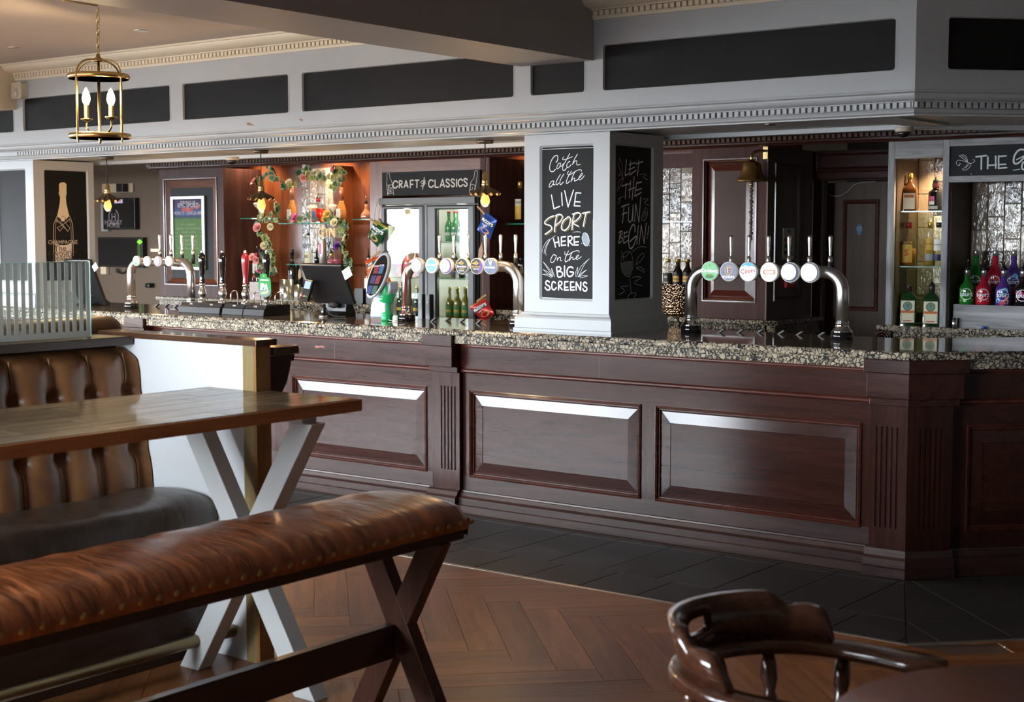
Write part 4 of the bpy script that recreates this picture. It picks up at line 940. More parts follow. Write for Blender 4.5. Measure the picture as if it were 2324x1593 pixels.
# lower shelf bottles
def onlow(px, pyt, Y=8.75): p = onY(px, 590, Y); return (p.x, Y, zw), onY(px, pyt, Y).z-zw
p, h = onlow(700, 535); bottle('gin_bottle', 'clear round gin bottle with cream label on the lower shelf', p, h, .036, .012, h*.55, h*.8, clear, L_clear, h*.5, (lab_white, .015), (.055, black_plastic), ((lab_cream, .01, h*.42, -20, 70),), (('JENS', lab_black, h*.27, .032, -10, .02),))
p, h = onlow(719, 575); bottle('miniature_bottle', 'small dark bottle between the gin bottle and silver can', p, h, .02, .009, h*.5, h*.75, black_gloss, pourer=(.05, black_plastic))
p, h = onlow(733, 540, 8.72); t = thing('drink_can', 'silver and pink tonic can under the wooden letters', 'can', p); G().lathe([(.024, 0), (.029, .008), (.029, h*.86), (.022, h*.95), (.022, h), (0, h-.003)], 18).obj('can_body', silver, t, local=True); g = G(); arc_patch(g, .0296, -50, 20, h*.4, h*.8); g.obj('can_print', lab_pink, t, local=True)
p, h = onlow(752, 575, 8.7); bottle('liqueur_bottle', 'squat gold raspberry liqueur bottle on the lower shelf', p, h, .034, .012, h*.25, h*.62, plain('chambord_glass', (.25, .06, .09), .12, coat=.5), cap=(gold, .03), pourer=(.05, black_plastic, gold))
p, h = onlow(764, 560, 8.74); bottle('liqueur_bottle', 'round clear flask of pink liqueur on the lower shelf', p, h, .042, .011, h*.28, h*.58, clear, L_pink, h*.3, (lab_purple, .025))
# wooden letters G I N
cG = cropY(500, 320, 3.62, 8.63); lw = plain('pale_wood_letters', (.58, .43, .26), .6, var=.2, bscale=40, bump=.2)
for ch, (qx, qy), rot in (('G', (835, 752), R(-6)), ('I', (883, 760), R(3)), ('N', (925, 757), R(2))):
    v, f = txt(ch, .098, bold=.035); q = cG((qx, qy)); g = G(); ca, sa = math.cos(rot), math.sin(rot)
    vv = [(q[0]+x*ca-y*sa, q[1]+x*sa+y*ca) for x, y in v]
    n = len(vv); ed = {}
    for p_ in f:
        for i in range(len(p_)):
            a_, b_ = p_[i], p_[(i+1) % len(p_)]; ed[(a_, b_)] = 1
    side = [(a_, b_) for (a_, b_) in ed if (b_, a_) not in ed]
    g.add([(x, 8.618, z) for x, z in vv]+[(x, 8.636, z) for x, z in vv], [tuple(p_) for p_ in f]+[tuple(n+i for i in p_)[::-1] for p_ in f]+[(b_, a_, n+a_, n+b_) for a_, b_ in side])
    tag(g.obj('wooden_letter', lw, loc=(q[0], 8.627, q[1]), fix=True), 'pale wooden letter %s hanging below the middle glass shelf' % ch, 'letter', 'wooden gin letters')
# gin, wine, cups on the back counter
cz = 1.0925
led = G().box(onY(566, 640, 8.60).x, onY(602, 640, 8.60).x, 8.60, YW-.003, cz, bz(585, 640, 8.62)); tag(led.obj('bottle_riser', back_x, loc=(onY(585, 640, 8.7).x, 8.7, cz)), 'low brown wooden riser behind the red pump handle', 'riser')
zr_ = bz(585, 640, 8.62); p = onY(584, 640, 8.68); h = onY(584, 575, 8.68).z-zr_
sqbottle('gin_bottle', 'clear gin bottle with white label behind the red pump handle', (p.x, 8.68, zr_), [(.036, .03, 0, .008), (.036, .03, h*.66, .008), (.015, .015, h*.82, .01), (.014, .014, h, .01)], clear, (red_cap, .05), (.06, black_plastic), labels=((lab_white, -.026, .026, h*.3, h*.66), (lab_red, -.026, .026, h*.14, h*.24), (lab_red, -.005, .005, h*.40, h*.56)), rz=R(15))
def wine(label, px, pyt, Y, lab=None, r=.037):
    p = onY(px, 650, Y); h = onY(px, pyt, Y).z-cz
    bottle('wine_bottle', label, (p.x, Y, cz), h, r, .0135, h*.58, h*.78, black_gloss, cap=(black_plastic, .05), group='dark wine bottles', labels=((plain('label_smoke', (.05, .05, .055), .5) if 'label_smoke' not in MATS else MATS['label_smoke'], h*.2, h*.5, -40, 30),))
wine('black wine bottle behind the steel cups', 664, 566, 8.72); wine('wide dark wine bottle left of the till back', 676, 600, 8.80, r=.05)
# steel thimbles on a tray
tr = thing('steel_tray', 'low steel tray under the measuring cups', 'tray', (onY(662, 676, 8.56).x, 8.56, cz)); G().box(-.13, .13, -.05, .06, 0, .006).obj('tray_plate', steel, tr, local=True, bevel=.002)
for px, pyt, r, y in ((640, 634, .031, 8.58), (655, 634, .031, 8.60), (647, 652, .021, 8.535), (672, 646, .027, 8.57), (684, 652, .026, 8.60)):
    x = onY(px+3, 660, y).x; h = onY(px, pyt, y).z-cz-.006
    tag(G().lathe([(r*.9, 0), (r, .004), (r, h), (r-.002, h), (r-.003, .01), (0, .01)], 18).obj('measuring_cup', steel, None, (x, y, cz+.006), local=True), {640: 'tall steel measuring cup at the left of the tray', 655: 'tall steel measuring cup in the middle of the tray', 647: 'smallest steel measuring cup in front of the tall ones', 672: 'medium steel measuring cup right of the tall ones', 684: 'half-hidden steel measuring cup beside the card reader'}[px], 'measuring cup', 'steel measuring cups')
# globe flask, white bottle, black bar caddies to the right of the niche
p, h = bt('', '', 831, 493, 8.74, 462, z=zrr); bottle('globe_flask', 'round copper-tinted spirit flask on the right glass shelf', p, h, .044, .012, h*.22, h*.72, plain('copper_glass', (.45, .22, .14), .08, .3, coat=.6), pourer=(.07, black_plastic))
p = onY(837, 645, 8.62); h = onY(837, 585, 8.62).z-cz
bottle('spirit_bottle', 'tall clear spirit bottle behind the orange crisp packet', (p.x, 8.62, cz), h, .034, .012, h*.6, h*.8, clear, L_clear, h*.5, (silver, .02), (.075, black_plastic, black_plastic), ((lab_white, .03, h*.55, -60, 40),))
for k, (px, lbl) in enumerate(((822, 'black plastic bar caddy left of the touchscreen stand'), (848, 'black plastic bar caddy half hidden by the touchscreen stand'))):
    p = onY(px, 680, 8.56); h = onY(px, 654, 8.56).z-cz
    t = thing('bar_caddy', lbl, 'caddy', (p.x, 8.56, cz), 'black bar caddies'); G().prism(rrect(-.045, .045, 0, h, .015), -.04, .04, 'y').obj('caddy_body', plain('caddy_black', (.02, .022, .024), .35) if 'caddy_black' not in MATS else MATS['caddy_black'], t, local=True)

# ---- fridge
x0, x1 = onY(864, 600, YC).x, onY(1082, 600, YC).x
fg_ = thing('drinks_fridge', 'double door glass-fronted bottle fridge under the craft sign', 'fridge', ((x0+x1)/2, YC+.2, 0))
fk = plain('fridge_grey', (.045, .047, .052), .35); fin = plain('fridge_liner', (.70, .70, .60), .5)
zf = bz(970, 449, YC)
g = G().box(x0, x0+.03, YC+.02, 8.90, 0, zf).box(x1-.03, x1, YC+.02, 8.90, 0, zf).box(x0+.03, x1-.03, YC+.02, 8.90, zf-.05, zf).box(x0+.03, x1-.03, YC+.02, 8.90, 0, .62); g.obj('fridge_case', fk, fg_)
G().box(x0+.03, x1-.03, 8.87, 8.90, .62, zf-.05).box(x0+.03, x0+.034, YC+.025, 8.87, .62, zf-.05).box(x0+.034, x1-.03, YC+.025, 8.87, .62, .624).obj('fridge_liner', fin, fg_)
G().box(x0-.005, x1-.01, YC-.012, YC+.02, zf-.048, zf+.004).obj('fridge_header', plain('header_grey', (.06, .062, .065), .4), fg_, bevel=.003)
def fdoor(pa, pb, ga, gb, pyg):
    d0, d1 = onY(pa, 600, YC).x, onY(pb, 600, YC).x; g0, g1 = onY(ga, 600, YC).x, onY(gb, 600, YC).x; zt, zg = zf-.055, bz(ga, pyg, YC)
    g = G(); ring(g, [(rect_pts(d0, d1, .62, zt), -.02), (rect_pts(d0, d1, .62, zt), .012), (rect_pts(d0+.012, d1-.012, .632, zt-.012), .02), (rect_pts(g0, g1, .70, zg), .02), (rect_pts(g0+.008, g1-.008, .708, zg-.008), .004), (rect_pts(g0+.008, g1-.008, .708, zg-.008), -.02)], PF(YC))
    o = g.obj('fridge_door', fk, fg_)
    G().box(g0+.004, g1-.004, YC-.003, YC+.001, .704, zg-.004).obj('door_glass', glassmat('fridge_glass', (.93, .96, .95), .0, 1.55) if 'fridge_glass' not in MATS else MATS['fridge_glass'], o)
    return g0, g1
gl = fdoor(869, 965, 876, 955, 473); gr_ = fdoor(972, 1080, 991, 1066, 473)
for px in (966, 970): pass
G().box(onY(966, 600, YC).x, onY(971, 600, YC).x, YC-.01, YC+.02, .62, zf-.055).obj('centre_post', black_plastic, fg_)
plain('fridge_tube', (1, 1, .9), .5, emit=(1, .95, .75), es=3)
G().box(onY(986, 600, YC+.05).x-.012, onY(986, 600, YC+.05).x, YC+.04, YC+.06, .70, zf-.06).obj('light_tube', MATS['fridge_tube'], fg_)
for zz in (bz(1030, 547, YC+.1), bz(1030, 630, YC+.1), bz(1030, 722, YC+.1)): G().box(x0+.03, x1-.03, YC+.05, 8.86, zz-.012, zz-.004).obj('fridge_shelf', shelf_glass, fg_)
for q_, e_ in ((.09, 2.2), (.38, 1.4), (.68, 1.4), (.95, 1.2)):
    lx = glow('fridge_light', (0, 0, 0), e_, (1, .96, .82), .04); lx.parent = fg_; lx.location = recent(fg_, Vector(((gl[0]+gl[1])/2, 8.54, zf-q_)))
lx = glow('fridge_light', (0, 0, 0), 1.8, (1, .96, .82), .04); lx.parent = fg_; lx.location = recent(fg_, Vector(((gr_[0]+gr_[1])/2, 8.60, zf-.09)))
lx = glow('fridge_light', (0, 0, 0), 1.4, (1, .96, .82), .04); lx.parent = fg_; lx.location = recent(fg_, Vector(((gr_[0]+gr_[1])/2, 8.75, bz(1030, 640, YC+.1))))
gb = plain('bottle_green', (.03, .22, .045), .12, coat=.5); bb = plain('bottle_brown', (.11, .045, .008), .12, coat=.5); og = plain('bottle_olive', (.16, .14, .012), .12, coat=.5)
cider = plain('cider_pink', (.40, .08, .07), .15, coat=.4)
def beer(label, x, y, z, glass, lab1, lab2, capm, group, h=.225, r=.030, txts=()):
    return bottle('beer_bottle', label, (x, y, z), h, r, .0125, h*.52, h*.74, glass, cap=(capm, .012), labels=((lab1, h*.10, h*.42, -60, 60), (lab2, h*.20, h*.30, -55, 55)), texts=txts, group=group, capr=1.15, seg=14)
z1_, z2_, z3_ = [bz(1030, q, YC+.1)-.003 for q in (547, 630, 722)]
proto = {}
def row(kind, mk, xs, y, z, label, group):
    for x in xs:
        if kind not in proto: proto[kind] = mk(label, x, y, z)
        else:
            c_ = copytree(proto[kind]); c_.location = (x, y, z); c_['label'] = label; c_['group'] = group
def spread(a, b, n): return [a+(b-a)*(k+.5)/n for k in range(n)]
ra, rb_ = gr_[0]+.005, gr_[1]-.005
row('gr', lambda l, x, y, z: beer(l, x, y, z, gb, lab_green, lab_white, red_cap, 'green lager bottles on the top fridge shelf'), spread(ra, rb_, 5), 8.60, z1_, 'green lager bottle in the front row of the top right fridge shelf', 'green lager bottles on the top fridge shelf')
row('gr', None, spread(ra, rb_, 5), 8.69, z1_, 'green lager bottle in the second row of the top right fridge shelf', 'green lager bottles on the top fridge shelf')
row('co', lambda l, x, y, z: beer(l, x, y, z, bb, lab_navy, lab_cream, red_cap, 'cider bottles behind the right fridge door', .24, .034), spread(ra, rb_, 2), 8.61, z2_, 'brown cider bottle with red cap on the middle right fridge shelf', 'cider bottles behind the right fridge door')
row('bl', lambda l, x, y, z: beer(l, x, y, z, L_dark, lab_white, lab_navy, lab_blue, 'dark cider bottles', .22, .036), [ra+.10, rb_-.06], 8.68, z2_, 'dark cider bottle with blue cap on the middle right fridge shelf', 'dark cider bottles')
row('kp', lambda l, x, y, z: beer(l, x, y, z, og, lab_green, lab_yellow, gold, 'olive bottles on the bottom fridge shelf', .235, .031, ((('★', lab_red, .085, .02, 0, 0)),)), spread(ra, rb_, 4), 8.60, z3_, 'olive cider bottle with green label on the bottom right fridge shelf', 'olive bottles on the bottom fridge shelf')
row('kp', None, spread(ra, rb_, 4), 8.69, z3_, 'olive cider bottle in the second row of the bottom right fridge shelf', 'olive bottles on the bottom fridge shelf')
la, lb_ = gl[0]+.005, gl[1]-.005
row('ci', lambda l, x, y, z: beer(l, x, y, z, cider, lab_pink, lab_green, silver, 'fruit cider bottles behind the left fridge door', .235, .033), spread(la, lb_, 4), 8.60, z2_, 'fruit cider bottle with pink label on the middle left fridge shelf', 'fruit cider bottles behind the left fridge door')
row('am', lambda l, x, y, z: beer(l, x, y, z, plain('bottle_amber', (.22, .09, .015), .12, coat=.5), lab_cream, lab_red, gold, 'amber bottles behind the left fridge door', .21, .028), spread(la, lb_, 4), 8.69, z2_, 'amber bottle in the second row of the middle left fridge shelf', 'amber bottles behind the left fridge door')
row('am', None, spread(la, lb_, 4), 8.61, z1_, 'amber bottle on the top left fridge shelf', 'amber bottles behind the left fridge door')
row('dk', lambda l, x, y, z: beer(l, x, y, z, L_dark, lab_black, lab_yellow, gold, 'dark bottles on the bottom left fridge shelf', .235, .032), spread(la, lb_, 4), 8.61, z3_, 'dark green bottle on the bottom left fridge shelf', 'dark bottles on the bottom left fridge shelf')
p = (gl[0]+.05, YC+.012, z1_+.10)
G().box(gl[0]+.012, gl[0]+.095, YC+.006, YC+.008, bz(890, 512), bz(890, 476)).obj('door_poster', plain('door_poster', (.22, .03, .05), .5), fg_)

# ---- sign above the fridge
sx0, sx1 = onY(868, 415, YC-.02).x, onY(1089, 415, YC-.02).x; YSn = YC-.02
c = cropY(860, 380, 9.683, YSn)
zs0, zs1 = c((1200, 605))[1], c((1200, 80))[1]
sg = thing('craft_sign', 'black chalkboard sign with hand-lettered craft and classics above the fridge', 'sign', ((sx0+sx1)/2, YSn, zs0))
G().box(sx0, sx1, YSn, YSn+.02, zs0, zs1).obj('sign_board', board_black, sg)
g = G(); P_ = PF(YSn); px_ = .0029/9.683*9.0
def S(pts, w, sm=0, closed=False, m=0): stroke(g, [c(p) for p in pts], w*.000268*1.05, P_, m, closed, sm)
W1 = 36
S([(410, 330), (385, 300), (345, 305), (315, 350), (312, 400), (335, 445), (375, 448), (410, 410)], W1, 4)
S([(450, 300), (450, 445)], W1); S([(450, 295), (500, 298), (512, 330), (495, 362), (455, 370)], W1, 3); S([(470, 375), (515, 440)], W1)
S([(555, 440), (598, 290), (640, 440)], W1); S([(570, 400), (625, 398)], W1)
S([(690, 445), (690, 285), (760, 280)], W1); S([(692, 372), (745, 370)], W1)
S([(798, 282), (880, 278)], W1); S([(838, 285), (836, 440)], W1)
S([(998, 220), (985, 320), (962, 480)], 24); S([(920, 330), (965, 290), (1015, 285), (1005, 320), (940, 365)], 20, 4); S([(940, 365), (1015, 335), (1010, 365), (960, 410), (920, 400)], 20, 4)
S([(1195, 300), (1160, 275), (1120, 285), (1095, 335), (1095, 385), (1120, 430), (1165, 432), (1200, 395)], W1, 4)
S([(1235, 275), (1235, 435), (1305, 435)], W1)
S([(1345, 430), (1400, 260), (1440, 430)], W1); S([(1360, 385), (1425, 385)], W1)
for ox in (0, 112, 392):
    S([(1550+ox, 285-ox*.04), (1515+ox, 258-ox*.04), (1480+ox, 275-ox*.04), (1490+ox, 320-ox*.04), (1540+ox, 360-ox*.04), (1545+ox, 405-ox*.04), (1510+ox, 430-ox*.04), (1475+ox, 395-ox*.04)], W1, 4)
S([(1708, 262), (1708, 420)], W1)
S([(1838, 285), (1805, 258), (1765, 272), (1745, 320), (1748, 375), (1775, 412), (1810, 410), (1838, 380)], W1, 4)
S([(178, 175), (185, 140), (212, 128), (238, 148), (245, 240), (288, 330), (325, 600)], 12, 3); S([(178, 175), (180, 280), (172, 360), (195, 610)], 12, 3); S([(180, 390), (290, 380)], 10); S([(205, 575), (310, 560)], 10)
for k, s_ in enumerate(('PUNK', 'IPA')): q = c((215+50*k, 490)); put_text(g, s_, P_, .028, q[0], q[1], R(82))
S([(2105, 90), (2135, 70), (2165, 92), (2150, 250), (2110, 520)], 12, 3); S([(2105, 90), (2085, 240), (2020, 330), (1985, 570)], 12, 3); S([(2022, 365), (2118, 390), (2095, 540)], 10); S([(2022, 365), (2000, 500), (2060, 470), (2060, 430)], 10)
g.obj('sign_lettering', plain('sign_chalk', (.52, .49, .44), .8), sg)

# ---- right of the fridge: switch, white rum
def wbox(name, label, cat, x0, y0, x1, y1, Y, mat, d=.03):
    a, b = onY(x0, y0, Y), onY(x1, y1, Y)
    t = thing(name, label, cat, ((a.x+b.x)/2, Y, b.z)); G().box(a.x, b.x, Y, Y+d, b.z, a.z).obj('cover_plate', mat, t, bevel=.003)
    return t, a, b
t, a, b = wbox('wall_switch', 'white double switch plate between the fridge and column', 'switch', 1129, 388, 1148, 415, YW-.03, white_plastic)
for k in (.35, .65): G().box(lerp(a.x, b.x, k)-.006, lerp(a.x, b.x, k)+.006, YW-.034, YW-.03, (a.z+b.z)/2-.012, (a.z+b.z)/2+.012).obj('rocker', white_plastic, t)
wbox('junction_box', 'small grey junction box high beside the column', 'junction box', 1154, 379, 1181, 389, YW-.03, plain('pale_grey_box', (.36, .34, .30), .5))
zb_ = bz(1170, 507, YS); glass_shelf('short glass shelf left of the column with white rum', onY(1149, 507, YS).x, onY(1215, 507, YS).x, YS, YW-.002, zb_)
p = onY(1180, 505, 8.75); h = onY(1180, 412, 8.75).z-zb_
bottle('rum_bottle', 'clear white rum bottle with yellow cap beside the column', (p.x, 8.75, zb_), h, .037, .014, h*.55, h*.74, clear, L_clear, h*.5, (gold, .05), labels=((lab_yellow, .03, h*.42, -60, 50), (lab_cream, h*.42, h*.58, -60, 50)), texts=(('BACARDI', lab_black, h*.5, .022, -10, .02),))
p = onY(1183, 640, 8.7); h = onY(1183, 585, 8.7).z-cz
bottle('spirit_bottle', 'dark spirit bottle half hidden by the column edge', (p.x, 8.7, cz), h, .036, .014, h*.6, h*.8, black_gloss, cap=(black_plastic, .03), labels=((lab_grey, .05, h*.4, -50, 40),))

# ---- tiled niche between column and panel cabinet
wn = sgroup('wall_niche_tiles', (-5.3, YW, 1.1))
tile_wall(-5.9, -5.02, 1.1, 2.10, YW-.012, wn)
G().box(-5.9, -5.02, YW-.05, YW-.002, 2.10, 2.195).obj('niche_header', back_brown, wn)
zg = bz(1540, 502, 8.62); glass_shelf('glass shelf in the tiled niche right of the column', -5.75, -5.02, 8.62, YW-.02, zg)
downlight('warm downlight in the tiled niche beside the column', -5.22, 8.72, 2.42, 240, r=.03)
# hammered bucket with dark mixers
hm, nt, bs = newmat('hammered_metal'); bs.inputs['Base Color'].default_value = (.30, .21, .14, 1); bs.inputs['Metallic'].default_value = 1; bs.inputs['Roughness'].default_value = .22
tc = N(nt, 'ShaderNodeTexCoord'); vo = N(nt, 'ShaderNodeTexVoronoi'); vo.inputs['Scale'].default_value = 75; nt.links.new(tc.outputs['Object'], vo.inputs['Vector'])
bpn = N(nt, 'ShaderNodeBump'); bpn.inputs['Strength'].default_value = .8; bpn.inputs['Distance'].default_value = .01; nt.links.new(vo.outputs['Distance'], bpn.inputs['Height']); nt.links.new(bpn.outputs['Normal'], bs.inputs['Normal'])
a = onY(1490, 700, 8.62); b = onY(1563, 700, 8.62); zt = onY(1540, 645, 8.62).z
bk_ = thing('ice_bucket', 'hammered copper ice bucket with an empty inside left of the cabinet', 'bucket', ((a.x+b.x)/2, 8.68, cz))
bk_['label'] = 'hammered copper tub standing left of the panelled cabinet'
R0 = (b.x-a.x)/2
G().lathe([(0, 0), (R0*.86, 0), (R0*.92, .01), (R0, zt-cz-.006), (R0*1.03, zt-cz), (R0*.98, zt-cz), (R0*.9, zt-cz-.02), (0, zt-cz-.02)], 32, sy=.7).obj('bucket_wall', hm, bk_, local=True)
for k, px in enumerate((1516, 1538, 1560)):
    Y = 8.66+.012*k; x = onY(px, 640, Y).x; zb0 = zt-.02; h = onY(px, 588, Y).z-zb0
    bottle('mixer_bottle', ['dark mixer bottle with clear neck at the left of the copper tub', 'dark mixer bottle in the middle of the copper tub', 'dark mixer bottle at the right of the copper tub'][k], (x, Y, zb0), h, .033, .014, h*.52, h*.78, clear if k == 0 else black_gloss, L_black if k == 0 else None, h*.5, (gold, .022), labels=((lab_black, .01, h*.5, -70, 70),)+(((lab_yellow, .035, .075, -45, 45),) if k else ((lab_grey, .06, .075, -20, 20),)), texts=((('Schweppes', lab_black, .055, .017, -5, .01),) if k else (('TONIC', lab_white, .03, .014, 0, 0),)), group='mixer bottles in the tub')

# ---- brass bell on its bracket
c = cropY(1480, 280, 3.063, YC-.12)
q = c((693, 260)); bx0, bz0 = q
bell = thing('brass_bell', 'brass last-orders bell with plaited rope on the panelled cabinet', 'bell', (bx0, YC-.12, c((690, 405))[1]))
zt, zb0 = q[1], c((690, 405))[1]; rb2 = (c((770, 400))[0]-c((572, 400))[0])/2*1.0
H_ = zt-zb0
G().lathe([(rb2*.93, .004), (rb2, 0), (rb2, .004), (rb2*.88, H_*.14), (rb2*.70, H_*.35), (rb2*.60, H_*.65), (rb2*.56, H_*.86), (rb2*.42, H_*.97), (rb2*.16, H_), (rb2*.14, H_*1.06), (0, H_*1.08)], 28).obj('bell_cup', brass, bell, local=True)
G().lathe([(0, -.03), (.012, -.026), (.014, -.016), (.008, -.004), (.006, .02)], 12).obj('clapper', brass, bell, local=True)
br = G(); br.tube(catmull([(0, 0, H_*1.02), (-.002, 0, H_*1.25), (.012, .03, H_*1.45), (.04, .10, H_*1.5)], 5), .009, 8); br.obj('bracket_arm', brass, bell, local=True)
q2_ = c((764, 205)); G().box(.02, .056, .108, .119, H_*1.1, H_*1.72).obj('bracket_plate', brass, bell, local=True, bevel=.002)
rp = G(); zz = -.025; pts = []; L_ = zb0-c((690, 775))[1]
for k in range(46): t = k/45; pts.append((.004*math.sin(k*1.9), .004*math.cos(k*1.9), -.025-L_*t))
rp.tube(pts, [.008+.004*(k % 9 in (4, 5)) for k in range(45)]+[.018], 7); rp.obj('bell_rope', plain('sisal_rope', (.17, .12, .075), .9, bump=.5, bscale=300), bell, local=True)
# ---- dome cameras under the bulkhead
def dome(label, px, py, rr):
    p = onZ(px, py, 2.203); t = thing('dome_camera', label, 'camera', (p.x, p.y, 2.19))
    G().lathe([(rr*1.15, .0), (rr*1.15, -.018), (rr, -.024), (0, -.024)][::-1], 20).obj('camera_base', plain('dome_base', (.5, .42, .34), .4) if 'dome_base' not in MATS else MATS['dome_base'], t, local=True)
    G().lathe([(0, -.024-rr*.75), (rr*.5, -.024-rr*.64), (rr*.8, -.024-rr*.35), (rr*.86, -.024)], 18).obj('camera_dome', black_gloss, t, local=True)
dome('black dome camera under the bulkhead left of the garland', 527, 352, .042); dome('black dome camera under the bulkhead corner at the right', 2052, 283, .04)
# ================================================================== grey-washed shelving unit at the right
gw = wood('grey_washed_pine', (.085, .083, .09), (.34, .335, .345), 'x', .9, .55, .0, .5, ring=3); gwz = wood('grey_washed_pine_upright', (.10, .10, .11), (.33, .33, .345), 'z', 1.3, .55, .0, .5, ring=3)
inner = wood('shelf_inner_wood', (.05, .028, .018), (.10, .06, .04), 'z', 1, .4, .1, .05)
c = cropY(2010, 310, 6.373, YC)
u = thing('bottle_shelf_unit', 'grey-washed timber back bar shelving with tiled back at the right', 'shelf unit', (-3.0, 8.7, 1.0925))
lx0, lx1 = c((35, 500))[0], c((128, 500))[0]; mx0, mx1 = c((825, 500))[0], c((918, 500))[0]; XR = -1.75
YT = 8.86; zc = 1.0925; ztop = 2.195
G().box(lx0, lx1, YC, YT, zc, ztop).obj('upright_post', gwz, u, bevel=.002); G().box(mx0, mx1, YC, YT, zc, ztop).obj('upright_post', gwz, u, bevel=.002)
G().box(XR-.06, XR, YC, YT, zc, ztop).obj('upright_post', gwz, u)
zb1 = c((500, 310))[1]
G().box(lx1, mx0, YC, YC+.03, zb1, ztop).obj('head_board', gw, u, bevel=.002)
G().box(mx1, XR-.06, YC, YC+.03, c((1400, 125))[1], ztop).obj('head_board', gw, u, bevel=.002)
G().box(mx1, XR-.06, YC, YC+.03, c((1100, 660))[1], c((1100, 568))[1]).obj('cross_rail', gw, u, bevel=.002)
G().box(lx1, lx1+.006, YC+.031, YT, zc, zb1+.0).obj('side_lining', inner, u); G().box(mx1, mx1+.006, YC+.031, YT, zc, c((1100, 660))[1]).obj('side_lining', inner, u)
G().box(lx0, XR, YT+.014, YT+.03, zc, ztop).obj('back_panel', inner, u)
tile_wall(lx1+.006, mx0, zc+.06, zb1+.05, YT+.002, u, .102, .21); tile_wall(mx1+.006, XR-.06, zc+.05, c((1100, 600))[1], YT+.002, u, .102, .21)
# THE G... board
YBd = YC+.012
c = cropY(2150, 320, 13.356, YBd)
sb = thing('house_sign', 'black chalkboard with leaf sprig and THE lettering over the sour bottles', 'sign', (mx1+.3, YBd, c((1000, 1035))[1]))
G().box(mx1, XR-.06, YBd, YBd+.015, c((1000, 1040))[1], c((1000, 110))[1]).obj('sign_board', board_black, sb)
g = G(); P_ = PF(YBd)
def S(pts, w, sm=0): stroke(g, [c(p) for p in pts], w*.000197, P_, 0, False, sm)
S([(870, 480), (1190, 438)], 48); S([(1036, 470), (1030, 850)], 48); S([(1230, 485), (1222, 838)], 46); S([(1465, 460), (1468, 825)], 46); S([(1235, 738), (1490, 722)], 44)
S([(1555, 450), (1555, 835)], 46); S([(1560, 468), (1785, 448)], 44); S([(1570, 715), (1770, 705)], 44); S([(1565, 828), (1800, 805)], 44)
S([(2330, 270), (2250, 255), (2150, 290), (2060, 400), (2015, 530), (2015, 640), (2070, 690), (2180, 650), (2290, 540), (2350, 470)], 52, 4); S([(2100, 565), (2330, 450)], 34); S([(2300, 640), (2265, 740), (2270, 840), (2330, 870)], 50, 4); S([(1995, 885), (2200, 855)], 22)
g2 = [[(355, 445), (430, 425), (520, 425), (590, 510), (620, 640)], [(355, 445), (460, 520), (540, 580), (620, 640)], [(440, 450), (520, 490), (600, 600)], [(400, 690), (370, 690), (380, 730), (330, 745), (280, 700), (275, 640), (320, 590), (380, 580), (500, 610), (640, 655), (720, 675), (800, 640), (835, 600), (800, 565), (770, 570)], [(720, 680), (620, 700), (560, 770), (450, 865)], [(720, 680), (700, 760), (620, 850), (540, 880), (450, 865)], [(640, 730), (550, 830)], [(730, 990), (725, 1025)]]
for p_ in g2: S(p_, 14, 4)
g.obj('sign_lettering', plain('sign_chalk_cool', (.55, .60, .62), .8), sb)
# glass shelves and bottles of the narrow bay
YB_ = 8.66
c = cropY(1960, 280, 2.747, 8.56)
zA, zB = c((340, 545))[1], c((340, 890))[1]
glass_shelf('upper glass shelf of the narrow grey bay', lx1+.008, mx0-.002, 8.56, YT-.012, zA); glass_shelf('lower glass shelf of the narrow grey bay', lx1+.008, mx0-.002, 8.56, YT-.012, zB)
downlight('warm downlight at the top of the narrow grey bay', (lx1+mx0)/2+.04, 8.70, zb1+.062, 60, r=.03)
def hb(px, pyt, z, Y=YB_): p = onY(px, pyt, Y); return (p.x, Y, z), p.z-z
p, h = hb(2066, 395, zA); sqbottle('orange_liqueur_bottle', 'square amber liqueur bottle with pale label on the upper glass shelf', p, [(.044, .044, 0, .01), (.044, .044, h*.55, .01), (.036, .036, h*.66, .02), (.015, .015, h*.78, .012), (.014, .014, h, .012)], plain('amber_glass_dark', (.06, .022, .006), .08, coat=.6), (gold, .035), labels=((lab_cream, -.036, .034, .012, h*.48), (lab_orange, -.030, .028, h*.36, h*.44)), rz=R(18))
p, h = hb(2124, 415, zA); bottle('coffee_liqueur_bottle', 'black round liqueur bottle with pale disc label on the upper glass shelf', p, h, .042, .016, h*.66, h*.8, black_gloss, cap=(plain('cap_maroon', (.18, .03, .03), .4), .03), pourer=(.07, black_plastic), labels=((lab_pink, h*.34, h*.52, -38, 12), (lab_white, h*.22, h*.34, -38, 12), (lab_grey, .01, .03, -60, 40)), texts=(('CAZCABEL', lab_black, h*.37, .018, -14, 0),))
p, h = hb(2063, 505, zB); bottle('cinnamon_whisky_bottle', 'whisky bottle with flame-orange label and red cap on the lower glass shelf', p, h, .047, .015, h*.56, h*.80, clear, L_amber, h*.40, (red_cap, .035), labels=((lab_yellow, .02, h*.56, -35, 50),), texts=(('FIREBALL', lab_black, h*.52, .021, 8, .03), ('S', lab_red, h*.30, .055, 8, .02)))

